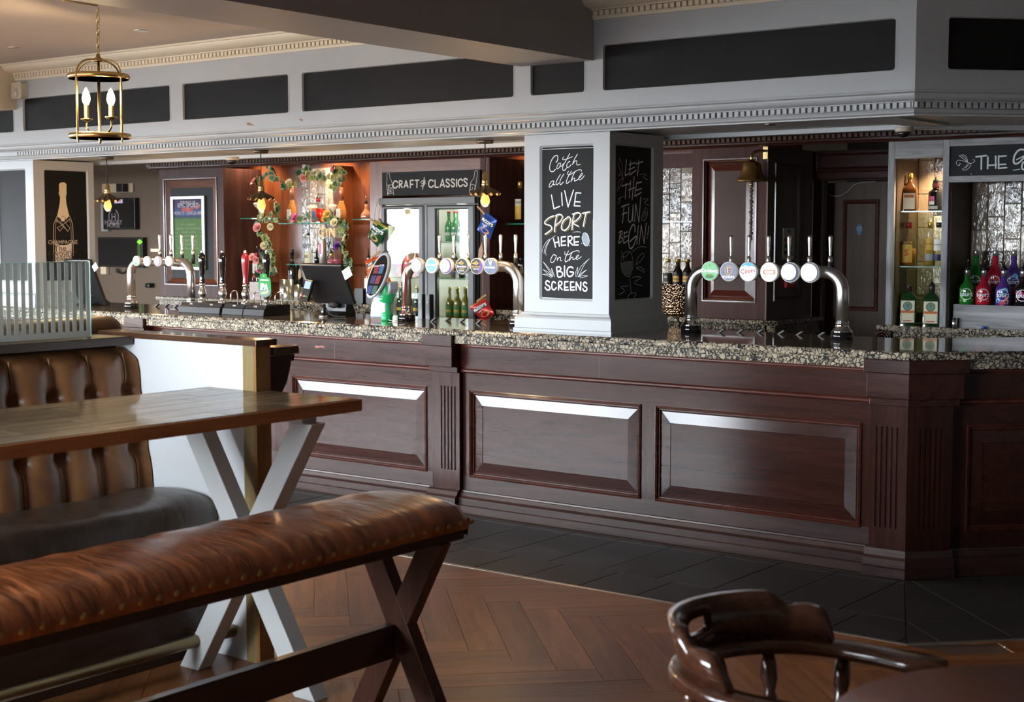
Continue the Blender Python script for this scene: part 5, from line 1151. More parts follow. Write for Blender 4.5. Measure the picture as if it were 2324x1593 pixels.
p, h = hb(2112, 503, zB, 8.70); bottle('tequila_bottle', 'gold tequila bottle with yellow label on the lower glass shelf', p, h, .034, .0125, h*.58, h*.76, clear, L_gold, h*.40, (gold, .04), labels=((lab_yellow, h*.36, h*.62, -30, 45), (lab_grey, h*.12, h*.27, -40, 55)), texts=(('Cuervo', lab_black, h*.5, .016, 8, 0),))
p, h = hb(2131, 505, zB, 8.64); bottle('tequila_bottle', 'silver tequila bottle with white label beside the grey upright', p, h, .034, .0125, h*.58, h*.76, clear, L_clear, h*.5, (black_plastic, .03), labels=((lab_white, h*.36, h*.62, -30, 45), (lab_navy, h*.12, h*.27, -40, 55)), texts=(('Cuervo', lab_black, h*.5, .016, 8, 0),))
dg_ = plain('herbal_green_glass', (.006, .030, .008), .07, coat=.8)
for px, pyt, lbl, pr in ((2063, 648, 'square dark green herbal liqueur bottle with its cap on', None), (2115, 650, 'square dark green herbal liqueur bottle with a silver pourer', (.065, black_plastic))):
    p, h = hb(px, pyt, zc, 8.62); h = h if pr is None else h-.0
    t = sqbottle('herbal_liqueur_bottle', lbl, p, [(.049, .038, 0, .008), (.049, .038, h*.66, .008), (.040, .030, h*.75, .015), (.017, .017, h*.84, .014), (.0155, .0155, h, .013)], dg_, (plain('cap_black_gold', (.03, .025, .02), .35) if 'cap_black_gold' not in MATS else MATS['cap_black_gold'], .035), pr, labels=((lab_cream, -.042, .040, .014, h*.62),), rz=R(16), group='herbal liqueur bottles')
    d_ = .0392
    for m_, u0, u1, z0, z1 in ((lab_orange, -.042, .040, h*.30, h*.37), (lab_green, -.036, -.034, .02, h*.28), (lab_green, .032, .034, .02, h*.28), (lab_red, -.026, .022, .022, .028)): G().box(u0, u1, -d_-.0003, -d_, z0, z1).obj('label_print', m_, t, local=True)
    g = G(); fillpoly(g, circ(-.001, h*.48, .026), PF(-.0393)); g.obj('label_seal', plain('seal_green', (.10, .19, .12), .5) if 'seal_green' not in MATS else MATS['seal_green'], t, local=True)
    g = G(); stroke(g, circ(-.001, h*.48, .026), .003, PF(-.0393)); put_text(g, 'Y', PF(-.0393), .03, -.001, h*.485); g.obj('stag_mark', lab_black, t, local=True)
    g = G(); put_text(g, 'JAGERMEISTER', PF(-.0396), .0105, -.001, h*.335); g.obj('lettering', lab_black, t, local=True)
# wide bay: low riser, sour liqueur bottles in two rows
zr2 = onY(2230, 692, 8.58).z
rs = thing('bottle_riser', 'grey-washed riser board carrying the coloured sour bottles', 'riser', (mx1+.5, 8.65, zc))
rx0 = onY(2163, 715, 8.56).x
G().box(rx0, XR-.07, 8.56, 8.80, zc, zr2).obj('riser_box', gw, rs); 
G().box(rx0+.08, XR-.07, 8.70, 8.80, zr2, zr2+.055).obj('riser_step', inner, rs)
def sourz(label, px, Y, z, hh, L, accent, cap2, flowers=False):
    x = onY(px, 640, Y).x
    t = bottle('sour_liqueur_bottle', label, (x, Y, z), hh, .0455, .0165, hh*.44, hh*.74, L, cap=(silver, .035), pourer=(.06, black_plastic) if cap2 else None, group='sour liqueur bottles', rz=R(14), capr=1.05, seg=22)
    r = .0455; g = G(); P = arc_P(r+.0008)
    stroke(g, circ(0, hh*.30, .032, .032, 26), .003, P); put_text(g, 'sourz', P, .036, 0, hh*.295, bold=.02)
    for k in range(0, 18): a = R(k*20); stroke(g, [(.032*math.cos(a), hh*.30+.032*math.sin(a)), (.0365*math.cos(a), hh*.30+.0365*math.sin(a))], .0022, P)
    g.obj('lettering', chalk, t, local=True)
    if flowers:
        g = G(); P2 = arc_P(r+.0005)
        for k, (u_, w_, rr, mi) in enumerate(((-.018, hh*.32, .022, 0), (-.03, hh*.14, .014, 0), (.02, hh*.12, .016, 1), (-.004, hh*.06, .014, 2), (.012, hh*.42, .018, 0), (.022, hh*.20, .012, 3), (.004, hh*.10, .012, 3))): fillpoly(g, circ(u_, w_, rr, rr, 12), P2, .0001*k, mi)
        g.obj('flower_print', [lab_sky, lab_yellow, lab_red, lab_pink], t, local=True)
    else:
        g = G(); P2 = arc_P(r+.0005)
        for k in range(9): fillpoly(g, circ(random.uniform(-.04, .04), random.uniform(.02, hh*.42), random.uniform(.005, .012), None, 7), P2, .0001*k)
        g.obj('fruit_print', accent, t, local=True)
acc_g = plain('accent_green', (.10, .35, .03), .3); acc_r = plain('accent_red', (.55, .05, .05), .3); acc_p = plain('accent_dark_pink', (.35, .02, .14), .3)
hs = onY(2195, 612, 8.62).z-zr2
sourz('green apple sour bottle, front row left', 2195, 8.62, zr2, hs, L_green, acc_g, True); sourz('red cherry sour bottle, front row second', 2233, 8.62, zr2, hs, L_sred, acc_r, True); sourz('purple flowered sour bottle, front row third', 2278, 8.62, zr2, hs, L_purple, acc_p, True, True); sourz('black and pink sour bottle at the picture edge', 2322, 8.62, zr2, hs, L_black, acc_p, True)
z2 = zr2+.0555; hs2 = onY(2215, 568, 8.75).z-z2
sourz('green apple sour bottle, back row', 2214, 8.75, z2, hs2, L_green, acc_g, False); sourz('red cherry sour bottle, back row', 2258, 8.75, z2, hs2, L_sred, acc_r, False); sourz('purple flowered sour bottle, back row', 2300, 8.75, z2, hs2, L_purple, acc_p, False, True)
p = onY(2166, 738, 8.53); tag(G().lathe([(.014, 0), (.016, .002), (.016, .055), (.0145, .055), (.0145, .006), (0, .006)], 16).obj('shot_measure', steel, None, (p.x, 8.53, zc), local=True), 'single steel shot measure beside the grey upright', 'shot measure')
p = onY(2232, 735, 8.53); tag(G().lathe([(.012, 0), (.0125, .004), (.0125, .012), (0, .014)], 12).obj('plastic_stopper', lab_blue, None, (p.x, 8.53, zc), local=True), 'tiny blue plastic stopper on the granite ledge', 'stopper')

# ================================================================== beer fonts on the bar
ZT = 1.0905
def badge(parent, x, y, z, r, kind, deep=.022, m_rim=None):
    g = G().lathe([(0, -.002), (r, -.002), (r, deep), (0, deep)], 28, (x, y, z), Matrix.Rotation(R(-90), 4, 'X')); 
    b = g.obj('tap_badge', m_rim or lab_white, parent)
    P = PF(y-.0025); g = G(); mats = []
    def F(m, pts, d): mats.append(m); fillpoly(g, [(x+a*r, z+c_*r) for a, c_ in pts], P, d, len(mats)-1)
    def T(m, s, size, u, w, bold=0, sx=1, d=.0012, rot=0): mats.append(m); put_text(g, s, P, size*r, x+u*r, z+w*r, rot, d, 'CENTER', len(mats)-1, sx, bold)
    kind(F, T); g.obj('badge_print', mats, b)
glow_w = plain('lit_badge_white', (.85, .88, .9), .3, emit=(.9, .95, 1), es=.55); glow_c = plain('lit_badge_cream', (.85, .80, .66), .3, emit=(1, .9, .7), es=.35)
glow_g = plain('lit_badge_green', (.02, .24, .05), .3, emit=(.03, .5, .1), es=.35); glow_b = plain('lit_badge_blue', (.02, .20, .55), .3, emit=(.03, .3, .9), es=.4); glow_n = plain('lit_badge_navy', (.012, .02, .10), .3, emit=(.02, .03, .15), es=.3)
C1 = circ(0, 0, .92)
def k_green(F, T): F(glow_g, C1, .0003); F(lab_green, circ(0, -.55, .5, .22), .0005); T(glow_w, 'Carlsberg', .48, 0, .02, .02); T(lab_yellow, 'PILSNER', .22, 0, -.42); T(lab_yellow, '♛', .3, 0, .55)
def k_navy(F, T): F(glow_n, C1, .0003); F(lab_yellow, circ(0, .12, .46, .5), .0005); F(glow_n, circ(0, .12, .36, .4), .0007); T(glow_w, 'F', .7, 0, .12, .03); T(lab_red, 'F', .62, .03, .14, .02, d=.0014); T(glow_w, "FOSTER'S", .34, 0, -.58, .02)
def k_coors(F, T): F(glow_w, C1, .0003); F(lab_sky, circ(0, 0, .92, .92, 20, 30, 150), .0005); F(glow_w, [(-.8, .4), (-.3, .66), (.1, .5), (.4, .62), (.8, .4), (.8, .3), (-.8, .3)], .0007); T(lab_red, 'Coors', .66, 0, .06, .02, rot=.12); T(lab_sky, 'LIGHT', .2, 0, -.4)
def k_stella(F, T): F(glow_w, C1, .0003); F(lab_orange, [(-.6, -.22), (.6, -.22), (.68, 0), (.6, .22), (-.6, .22), (-.68, 0)], .0005); F(glow_w, [(-.5, -.13), (.5, -.13), (.5, .13), (-.5, .13)], .0007); T(lab_orange, 'ARTOIS', .26, 0, 0, .02); T(lab_orange, '* * *', .2, 0, .38)
def k_peroni(F, T): F(lab_navy, C1, .0003); F(glow_w, circ(-.12, .03, .80), .0006); T(lab_pink, 'PERONI', .36, -.12, -.02, .01, d=.0014); T(lab_yellow, 'o', .4, -.12, .4, d=.0014)
def k_sanm(F, T): F(lab_navy, C1, .0003); F(glow_w, circ(-.06, .0, .86), .0006); T(lab_grey, 'San Miguel', .32, -.06, -.02, .0, d=.0014, rot=.12)
def k_cream(F, T): F(plain('badge_brown', (.12, .05, .03), .3) if 'badge_brown' not in MATS else MATS['badge_brown'], C1, .0003); F(glow_c, circ(-.14, .02, .80), .0006); F(gold, [(-.4, .1), (-.05, .1), (-.2, .4)], .0010); T(lab_red, 'Moretti', .24, -.14, -.2, d=.0014)
def k_teal(F, T): F(glow_w, C1, .0003); F(plain('lit_badge_teal', (.02, .35, .24), .3, emit=(.02, .5, .35), es=.35) if 'lit_badge_teal' not in MATS else MATS['lit_badge_teal'], circ(0, 0, .80), .0005); T(glow_w, 'CARLING', .36, 0, .05, .04); T(glow_w, 'LAGER', .22, 0, -.35); T(lab_red, '▲', .2, .05, .5)
def k_purple(F, T): F(lab_purple, C1, .0003); F(glow_w, circ(-.14, .03, .80), .0006); T(lab_grey, 'AMSTEL', .26, -.14, 0, d=.0014)
def bow(F, col): F(col, [(-.65, .32), (-.4, .46), (.0, .62), (.36, .36), (-.02, .12), (-.4, .26)], .0006); F(lab_black, [(-.2, .32), (0, .5), (.2, .36), (0, .24)], .0009); F(col, [(-.72, .30), (.3, .34), (.3, .40), (-.72, .38)], .0011)
def k_bow(F, T): F(lab_black, C1, .0003); bow(F, lab_yellow); T(glow_w, 'Strongbow', .34, 0, -.06, .03); F(lab_yellow, [(-.4, -.4), (.4, -.4), (.4, -.32), (-.4, -.32)], .0006); T(glow_w, 'ORIGINAL', .2, 0, -.6)
def k_bowp(F, T): F(lab_black, C1, .0003); F(lab_purple, circ(0, 0, .92, .92, 14, -80, 60)+[(.5, .1)], .0004); bow(F, lab_yellow); T(lab_yellow, 'Strongbow', .32, -.06, -.06, .03); T(glow_w, 'DARK FRUIT', .18, -.06, -.36)
def k_stout(F, T): F(glow_n, C1, .0003); F(lab_cream, [(-.42, .9), (.46, 1.0), (.14, .1), (.02, .02)], .0007); F(glow_n, [(-.2, .82), (-.06, .85), (.02, .3)], .0009); F(glow_n, [(.12, .86), (.28, .9), (.08, .3)], .0009); T(glow_w, 'GUINNESS', .32, 0, -.18, .03); T(lab_sky, 'EXTRA COLD', .2, 0, -.48)
def k_blue(F, T): F(glow_b, C1, .0003); F(glow_w, circ(0, .15, .38, .46), .0005); F(glow_b, circ(0, .15, .28, .35), .0007); T(glow_w, 'F', .5, 0, .15, .02); T(glow_w, "FOSTER'S", .3, 0, -.62, .02)
def k_whited(F, T): F(glow_w, C1, .0003); T(lab_grey, '♞', .4, 0, .3); T(lab_red, 'STELLA', .3, 0, -.3, .01)
def font(label, px_l, px_r, py_base, Y, py_tube, r, badges, handles, br, pytop_h, pyb_h, short=None):
    xl, xr = onY(px_l, 650, Y).x, onY(px_r, 650, Y).x; zt_ = onY((px_l+px_r)/2, py_tube, Y).z; xm = (xl+xr)/2
    t = thing('beer_font', label, 'beer tap', (xm, Y, ZT), 'steel beer fonts on the bar')
    bend = .105; pts = [(xl, Y, ZT+.05), (xl, Y, zt_-bend)]
    for k in range(1, 9): a = R(180-90*k/8); pts.append((xl+bend+bend*math.cos(a), Y, zt_-bend+bend*math.sin(a)))
    for k in range(0, 9): a = R(90-90*k/8); pts.append((xr-bend+bend*math.cos(a), Y, zt_-bend+bend*math.sin(a)))
    pts.append((xr, Y, ZT+.05))
    G().tube(pts, r, 20).obj('bridge_pipe', steel, t)
    for x in (xl, xr):
        if short and x == xr: z0 = short
        else: z0 = ZT
        G().lathe([(r*1.75, 0), (r*1.75, .038), (0, .038)], 24, (x, Y, z0)).obj('base_ring', black_gloss, t)
        G().lathe([(r*1.62, .038), (r*1.62, .044), (r*1.5, .05), (r*1.15, .062), (r*1.05, .08), (r*1.12, .084), (r*1.12, .09), (r*1.02, .095)], 24, (x, Y, z0)).obj('base_collar', chrome, t)
    for (px, py), kd in badges:
        q = onY(px, py, Y-.085); badge(t, q.x, Y-.085, q.z, br, kd)
        G().tube([(q.x, Y-.065, q.z), (q.x, Y, q.z)], .011, 10).obj('badge_stem', chrome, t)
    for px in handles:
        q = onY(px, pyb_h, Y+.055); zt2 = onY(px, pytop_h, Y+.055).z; x, z = q.x, q.z; L = zt2-z
        h = G().lathe([(.011, -.018), (.012, .0), (.0115, .02), (.007, .024), (.0065, .03), (.0105, L*.75), (.0115, L*.92), (.010, L*.98), (.006, L)], 14, (x, Y+.055, z)); h.obj('tap_handle', steel, t)
        G().lathe([(.013, z-.075-z), (.013, -.012), (.011, -.006)], 12, (x, Y+.055, z)).obj('tap_valve', rubber, t)
        G().tube([(x, Y+.05, z-.045), (x, Y+.11, z-.05), (x, Y+.12, z-.10)], .008, 8).obj('tap_nozzle', chrome, t)
    return t
YFt = 7.22
font('six-tap steel beer font right of the white column', 1569, 1913, 760, YFt, 615, .0335, list(zip(((1611, 615), (1654, 616), (1698, 616.5), (1746, 617.5), (1793, 618), (1838, 618.5)), (k_green, k_navy, k_coors, k_stella, k_peroni, k_sanm))), (1659, 1700, 1744, 1790.5, 1837, 1884), .0535, 534, 592)
font('six-tap steel beer font in front of the drinks fridge', 922, 1177, 740, 7.05, 603, .0325, list(zip(((947, 602.5), (979.5, 602.5), (1012, 603.5), (1048.5, 603.5), (1082, 604), (1113, 604)), (k_cream, k_teal, k_purple, k_bow, k_bowp, k_stout))), (998, 1030.5, 1063, 1102, 1136.5, 1170.5), .049, 532, 583)
font('four-tap steel beer font at the far left of the bar', 298, 434, 700, 6.98, 594, .0305, list(zip(((309, 592), (333, 593), (357.5, 593), (382.5, 592.5)), (k_green, k_blue, k_purple, k_whited))), (363.5, 388.5, 413.5, 438.5), .036, 532, 575)
# drip-mat clips along the bar back
for k, (px, py) in enumerate(((357, 692), (380, 692), (400, 694), (985, 726), (1018, 724), (1050, 727), (1088, 730), (1638, 751), (1682, 751), (1727, 751), (1775, 754), (1817, 756), (1866, 758))):
    p = onZ(px, py+4, ZT); g = G().prism([(-.024, 0), (-.010, 0), (.020, .020), (.006, .020)], -.012, .012, 'y')
    tag(g.obj('glass_rack_clip', plain('clip_grey', (.035, .038, .042), .45) if 'clip_grey' not in MATS else MATS['clip_grey'], None, (p.x, min(p.y, 7.46), ZT), local=True), 'small slanted grey drip-tray clip on the bar top', 'clip', 'slanted clips behind the beer fonts')

# ================================================================== hand pumps
pump_w = plain('pump_black', (.006, .006, .007), .07, coat=1); pump_r = plain('pump_red', (.24, .012, .025), .25, coat=.6)
YP = 6.98
def pump(label, px, hm_, pyb=692, clip_=False, k=0):
    x = onY(px, 690, YP).x; zb0 = ZT+.072; sc = onY(px, 568, YP).z-zb0
    t = thing('hand_pump', label, 'hand pump', (x, YP, ZT), 'hand-pull beer pumps')
    w0, w1 = onY(px-23, 700, YP-.10).x, onY(px+25, 700, YP-.10).x; hw = (w1-w0)/2*.98
    g = G(); g.prism([(-.13, 0), (-.12, .045), (-.11, .048), (-.10, .072), (.12, .072), (.12, 0)], x-hw, x+hw, 'x'); g.v = [(a, b+YP, c_+ZT) for a, b, c_ in g.v]
    bx_ = g.obj('pump_box', black_plastic, t, bevel=.003)
    gg_ = G(); P = PF(YP-.1055); stroke(gg_, rrect(x-.014, x+.014, ZT+.054, ZT+.066, .003, 4)[::1], .002, P, 0, True); stroke(gg_, [(x-.008, ZT+.060), (x+.008, ZT+.060)], .003, P); gg_.obj('box_emblem', chrome, bx_)
    s = sc
    G().lathe([(.034, 0), (.034, .006), (.02, .014), (.017, .03), (.026, s*.13), (.030, s*.18), (.024, s*.24), (.017, s*.29), (.017, s*.31), (.022, s*.33), (.022, s*.36), (.016, s*.37)], 20, (x, YP, zb0)).obj('pump_column', chrome, t)
    G().lathe([(.018, s*.37), (.019, s*.39), (.0175, s*.42), (.016, s*.46), (.020, s*.58), (.026, s*.76), (.027, s*.84), (.022, s*.91), (.012, s*.945), (.010, s*.95)], 20, (x, YP, zb0)).obj('pump_handle', hm_, t)
    G().lathe([(.010, s*.95), (.011, s*.96), (.006, s*.965), (.0095, s*.98), (.006, s), (0, s*1.003)], 14, (x, YP, zb0)).obj('finial', chrome, t)
    q = [(x+.05, YP+.03, ZT+.07), (x+.05, YP+.03, ZT+.13), (x+.058, YP+.04, ZT+.152), (x+.072, YP+.05, ZT+.155), (x+.082, YP+.06, ZT+.14), (x+.084, YP+.062, ZT+.05)]
    if k: G().tube(catmull(q, 4), .005, 8).obj('swan_neck', chrome, t)
    return t, x, zb0, s
pump('black pull handle pump next to the four-tap font', 460, pump_w); pump('second black pull handle pump', 506, pump_w, k=1); pump('pump with a red pull handle', 558, pump_r, k=1)
t, x, zb0, s = pump('black pump wearing the green ale badge', 606, pump_w, k=1)
YBg = YP-.05; c = cropY(560, 560, 7.747, YBg)
out = [c(p) for p in ((245, 480), (300, 468), (350, 490), (355, 535), (412, 560), (420, 620), (425, 700), (428, 800), (405, 850), (350, 885), (290, 888), (240, 860), (208, 800), (203, 700), (203, 620), (212, 560), (240, 540))]
g = G().prism(out, YBg, YBg+.008, 'y'); clip_ = g.obj('pump_clip', plain('ale_green', (.012, .22, .035), .55, spec=.2), t)
P_ = PF(YBg); g = G(); mats = [chalk, plain('ale_lime', (.18, .50, .06), .4), plain('ale_dark', (.005, .06, .035), .4), lab_cream]
fillpoly(g, [c(p) for p in ((205, 740), (428, 760), (428, 800), (405, 850), (350, 885), (290, 888), (240, 860), (208, 800))], P_, .0003, 2)
fillpoly(g, [c(p) for p in ((245, 800), (330, 780), (385, 770), (375, 815), (320, 830), (250, 835))], P_, .0006, 1)
def T_(s_, qx, qy, size, rot=0, bold=.03, m=0, sx=1): q = c((qx, qy)); put_text(g, s_, P_, size, q[0], q[1], rot, .001, 'CENTER', m, sx, bold)
T_('GREENE KING', 312, 585, .0135); T_('IPA', 306, 710, .058, R(-5), .06, sx=.9); T_('★', 300, 515, .014, 0, 0, 3); T_('PALE ALE', 316, 808, .009, 0, .02, 3)
g.obj('clip_lettering', mats, clip_)
# ================================================================== tills, reader, stands on the bar
def slab(g, c0, ax, ay, az, hx, hy, hz, m=0):
    vs = [c0+ax*(sx*hx)+ay*(sy*hy)+az*(sz*hz) for sz in (-1, 1) for sx, sy in ((-1, -1), (1, -1), (1, 1), (-1, 1))]
    return g.add(vs, [(0, 3, 2, 1), (4, 5, 6, 7), (0, 1, 5, 4), (1, 2, 6, 5), (2, 3, 7, 6), (3, 0, 4, 7)], m)
def till(label, px0, px1, py0, py1, Y, lean):
    a, b = onY(px0, py0, Y), onY(px1, py0, Y); zb_ = onY(px0, py1, Y).z; xm = (a.x+b.x)/2
    t = thing('till_terminal', label, 'till', (xm, Y+lean, ZT))
    w = (b.x-a.x)/2; top_ = Vector((xm, Y, a.z)); bot = Vector((xm, Y+lean, zb_)); az = (top_-bot).normalized(); ax = Vector((1, 0, 0)); ay = az.cross(ax)
    slab(G(), (top_+bot)/2, ax, ay, az, w, .014, (top_-bot).length/2).obj('screen_back', black_plastic, t, bevel=.008)
    slab(G(), (top_+bot)/2+az*.04-ay*-.016, ax, ay, az, w*.72, .006, .035).obj('rear_vent', plain('till_charcoal', (.016, .016, .018), .5) if 'till_charcoal' not in MATS else MATS['till_charcoal'], t)
    G().prism([(Y+lean-.10, ZT), (Y+lean-.085, ZT+.018), (Y+lean-.01, ZT+.03), (Y+lean, zb_+.06), (Y+lean+.04, zb_+.05), (Y+lean+.09, ZT+.02), (Y+lean+.09, ZT)], xm-w*.55, xm+w*.55, 'x').obj('till_foot', black_plastic, t, bevel=.004)
    G().lathe([(0, 0), (.022, 0), (.024, .008), (.018, .03), (0, .034)], 14, (xm+w*.1, Y+lean-.03, ZT+.075), Matrix.Rotation(R(90), 4, 'X'), sx=1.8, sy=.9).obj('fob_reader', rubber, t)
    return t, top_, bot, w
t, tp, bo, w = till('large black till screen seen from behind, left of the touchscreen', 684, 776, 598, 688, 7.06, .13)
# white card tucked in the corner of the till
def card(label, px, py, Y, w, h, rot, lines=True):
    q = onY(px, py, Y); t = thing('name_card', label, 'card', (q.x, Y, q.z-.03)); ca, sa = math.cos(rot), math.sin(rot)
    P = lambda u, v, d: (q.x+u*ca-v*sa, Y-d, q.z+u*sa+v*ca)
    g = G(); g.add([P(u, v, d) for d in (0, .0015) for u, v in ((-w, -h), (w, -h), (w, h), (-w, h))], [(0, 3, 2, 1), (4, 5, 6, 7), (0, 1, 5, 4), (1, 2, 6, 5), (2, 3, 7, 6), (3, 0, 4, 7)]); g.obj('card_sheet', plain('card_white', (.78, .76, .74), .6) if 'card_white' not in MATS else MATS['card_white'], t)
    g = G()
    for k in range(3): fillpoly(g, [(u, v-.01*k) for u, v in ((-w*.6, h*.6), (w*.7, h*.6), (w*.7, h*.6+.002), (-w*.6, h*.6+.002))], P, .0018, 0)
    for k in range(2): fillpoly(g, [(u, v-.012*k) for u, v in ((-w*.5, -h*.25), (w*.5, -h*.25), (w*.5, -h*.1), (-w*.5, -h*.1))], P, .0018, 1)
    g.obj('card_print', [lab_grey, plain('print_mint', (.25, .50, .36), .6) if 'print_mint' not in MATS else MATS['print_mint']], t)
card('white card tucked into the right corner of the till screen', 788, 620, 7.04, .033, .037, R(-62))
till('black till screen seen through the striped glass at the left', 146, 206, 588, 690, 6.98, .14)
card('white card tucked into the till behind the striped glass', 216, 606, 6.96, .026, .028, R(-55))
pt_ = onY(680, 623, 8.50); tg = G().prism([(pt_.x-.012, pt_.z+.03), (pt_.x, pt_.z+.048), (pt_.x+.014, pt_.z+.03), (pt_.x+.02, pt_.z-.02), (pt_.x-.008, pt_.z-.042), (pt_.x-.018, pt_.z-.01)], 8.498, 8.50, 'y')
tagx = tag(tg.obj('kraft_tag', plain('kraft_paper', (.42, .29, .16), .8), loc=(pt_.x, 8.5, pt_.z-.04)), 'brown paper tag hanging beside the wine bottles', 'tag')
# card reader on its stalk
p = onZ(735, 719, ZT); rd = thing('card_reader', 'chip and pin card reader with blue screen on a black stalk', 'card reader', (p.x, p.y, ZT)); x, y = p.x, p.y
G().lathe([(.038, 0), (.038, .005), (.034, .010), (.020, .012), (0, .012)], 24, (x, y, ZT)).obj('stand_base', chrome, rd)
G().lathe([(.013, .012), (.013, .085), (0, .085)], 16, (x, y, ZT)).obj('stalk', black_plastic, rd); G().box(x-.008, x+.006, y-.0135, y-.0125, ZT+.03, ZT+.042).obj('stalk_label', white_plastic, rd)
c = cropY(560, 560, 7.747, y-.03)
q0 = Vector((c((1065, 770))[0], y-.03, c((1065, 770))[1])); az = Vector((.10, .30, .95)).normalized(); ax = Vector((1, .05, .0)); ax = (ax-az*ax.dot(az)).normalized(); ay = az.cross(ax)
slab(G(), q0, ax, ay, az, .036, .012, .072).obj('reader_body', black_plastic, rd, bevel=.005)
def face(u0, u1, v0, v1, m, nm, e=.0135, par=None): 
    g = G(); g.add([q0+ax*u+az*v-ay*e for u, v in ((u0, v0), (u1, v0), (u1, v1), (u0, v1))], [(0, 1, 2, 3)]); g.obj(nm, m, rd)
sgn = 1 if ay.y > 0 else -1
ay = ay*sgn
face(-.027, .027, .010, .062, plain('reader_screen', (.22, .30, .62), .3, emit=(.3, .42, .9), es=.5), 'reader_screen')
for r_ in range(4):
    for k in range(3):
        m_ = ((lab_red, lab_yellow, lab_green)[k] if r_ == 3 else rubber)
        face(-.028+.02*k, -.014+.02*k, -.008-.013*r_, .001-.013*r_, m_, 'key', .0138)
g = G(); g.tube(catmull([(x+.005, y+.012, ZT+.06), (x+.04, y+.02, ZT+.02), (x+.09, y+.03, ZT+.006), (x+.16, y+.05, ZT+.006)], 6), .004, 6); g.obj('reader_cable', black_plastic, rd)
# touchscreen stand
c = cropY(800, 340, 3.793, 6.98); Yd = 6.98
sx_ = c((262, 1100))
ds = thing('touchscreen_stand', 'pale curved touchscreen ordering stand beside the green cup', 'touchscreen', (c((235, 1440))[0], Yd, ZT))
f_w = plain('stand_white', (.34, .37, .42), .35)
zbs = [(165, 300, 1440), (175, 300, 1340), (200, 315, 1250), (195, 330, 1200), (160, 350, 1180)]
g = G(); prof = [c(p) for p in ((165, 1445), (172, 1340), (200, 1255), (190, 1205), (165, 1180), (345, 1130), (345, 1200), (315, 1280), (300, 1340), (305, 1445))]
g.prism(prof, Yd-.02, Yd+.06, 'y'); g.obj('stand_foot', f_w, ds, bevel=.012, seg=3)
cx, cz_ = c((258, 1080)); tilt = R(28); yawd = R(20)
el = circ(0, 0, .5, .5, 32)
ew, eh = .076*2, .165*2
def DP(u, v, d):
    # an egg-shaped head leaning back and turned
    X = u*ew; Z = v*eh; X2 = X+.18*Z; Yy = .25*Z
    return (cx+X2*math.cos(R(6)), Yd-.045+Yy-d, cz_+Z*math.cos(tilt)*1.0)
g = G(); ring(g, [([(a*.9, b*.9) for a, b in el], -.03), (el, -.012), (el, .0), ([(a*.94, b*.95) for a, b in el], .004)], DP, smooth=True, fill=True); hd = g.obj('display_head', f_w, ds)
g = G(); ring(g, [([(a*.86-.0, b*.88) for a, b in el], .0045)], DP, fill=True); g.obj('display_glass', black_gloss, hd)
tl_ = [lab_red, lab_sky, lab_navy, lab_red, lab_blue, lab_orange]
for r_ in range(3):
    for k in range(2):
        g = G(); u0, v0 = -.28+.28*k, .22-.22*r_; ring(g, [([(u0, v0-.18), (u0+.25, v0-.18), (u0+.25, v0), (u0, v0)], .006)], DP, fill=True)
        o = g.obj('screen_tile', plain('screen_tile_%d' % (r_*2+k), [.12*v for v in [(1, .1, .15), (.2, .5, 1), (.15, .2, .6), (1, .15, .2), (.2, .3, 1), (.3, .6, .4)][r_*2+k]], .3, emit=[(1, .1, .15), (.2, .5, 1), (.15, .2, .6), (1, .15, .2), (.2, .3, 1), (.3, .6, .4)][r_*2+k], es=.10), hd)
g = G(); put_text(g, 'Coca-Cola', lambda u, v, d: DP(u/ew, v/eh, .0065), .02, -.012, .07, R(8)); g.obj('screen_text', chalk, hd)
# green collection cup with spoons
p = onZ(878, 728, ZT); cz0 = onY(878, 648, p.y).z; Hc = cz0-ZT
gc = thing('collection_cup', 'bright green plastic collection cup with white print on the bar', 'cup', (p.x, p.y, ZT))
grn = plain('cup_green', (.01, .36, .11), .35)
G().lathe([(.030, 0), (.036, .006), (.036, .022), (.033, .028), (.036, .034), (.036, .046), (.026, .06), (.024, Hc*.46), (.030, Hc*.52), (.046, Hc*.56), (.046, Hc*.98), (.044, Hc), (.040, Hc), (.040, Hc*.6), (0, Hc*.6)], 26).obj('cup_body', grn, gc, local=True)
g = G(); P_ = arc_P(.0465)
for k, s_ in enumerate(('SMALL', 'CHANGE', 'BIG', 'CHANGE', 'STARTS')): put_text(g, s_, P_, .0125 if k != 2 else .022, -.018, Hc*.93-.017*k, 0, .0006, 'CENTER', 0, 1, .02)
stroke(g, circ(.04, Hc*.78, .007, .007, 12), .002, P_); g.obj('cup_lettering', chalk, gc, local=True)
G().lathe([(.001, 0), (.016, .004), (.02, .035), (.008, .05), (.001, .06)], 10, (.012, .01, Hc*.98), sy=.3).obj('paper_flame', plain('flame_orange', (.75, .16, .02), .5, emit=(1, .25, .03), es=.2), gc, local=True)
g = G(); g.tube(catmull([(.03, -.02, .012), (.06, -.03, .006), (.10, -.015, .005), (.13, .02, .006)], 5), .0022, 6); g.obj('bead_chain', chrome, gc, local=True)
# red cable round the left leg of the middle font
q = onY(917, 700, 7.0); g = G(); g.tube(catmull([(q.x-.02, 7.0, ZT+.004), (q.x-.012, 7.0, ZT+.05), (q.x-.004, 7.01, ZT+.2), (q.x-.002, 7.02, ZT+.32)], 5), .004, 6); tag(g.obj('red_ribbon', plain('ribbon_red', (.5, .01, .03), .4)), 'thin red ribbon running up the left leg of the middle font', 'ribbon')
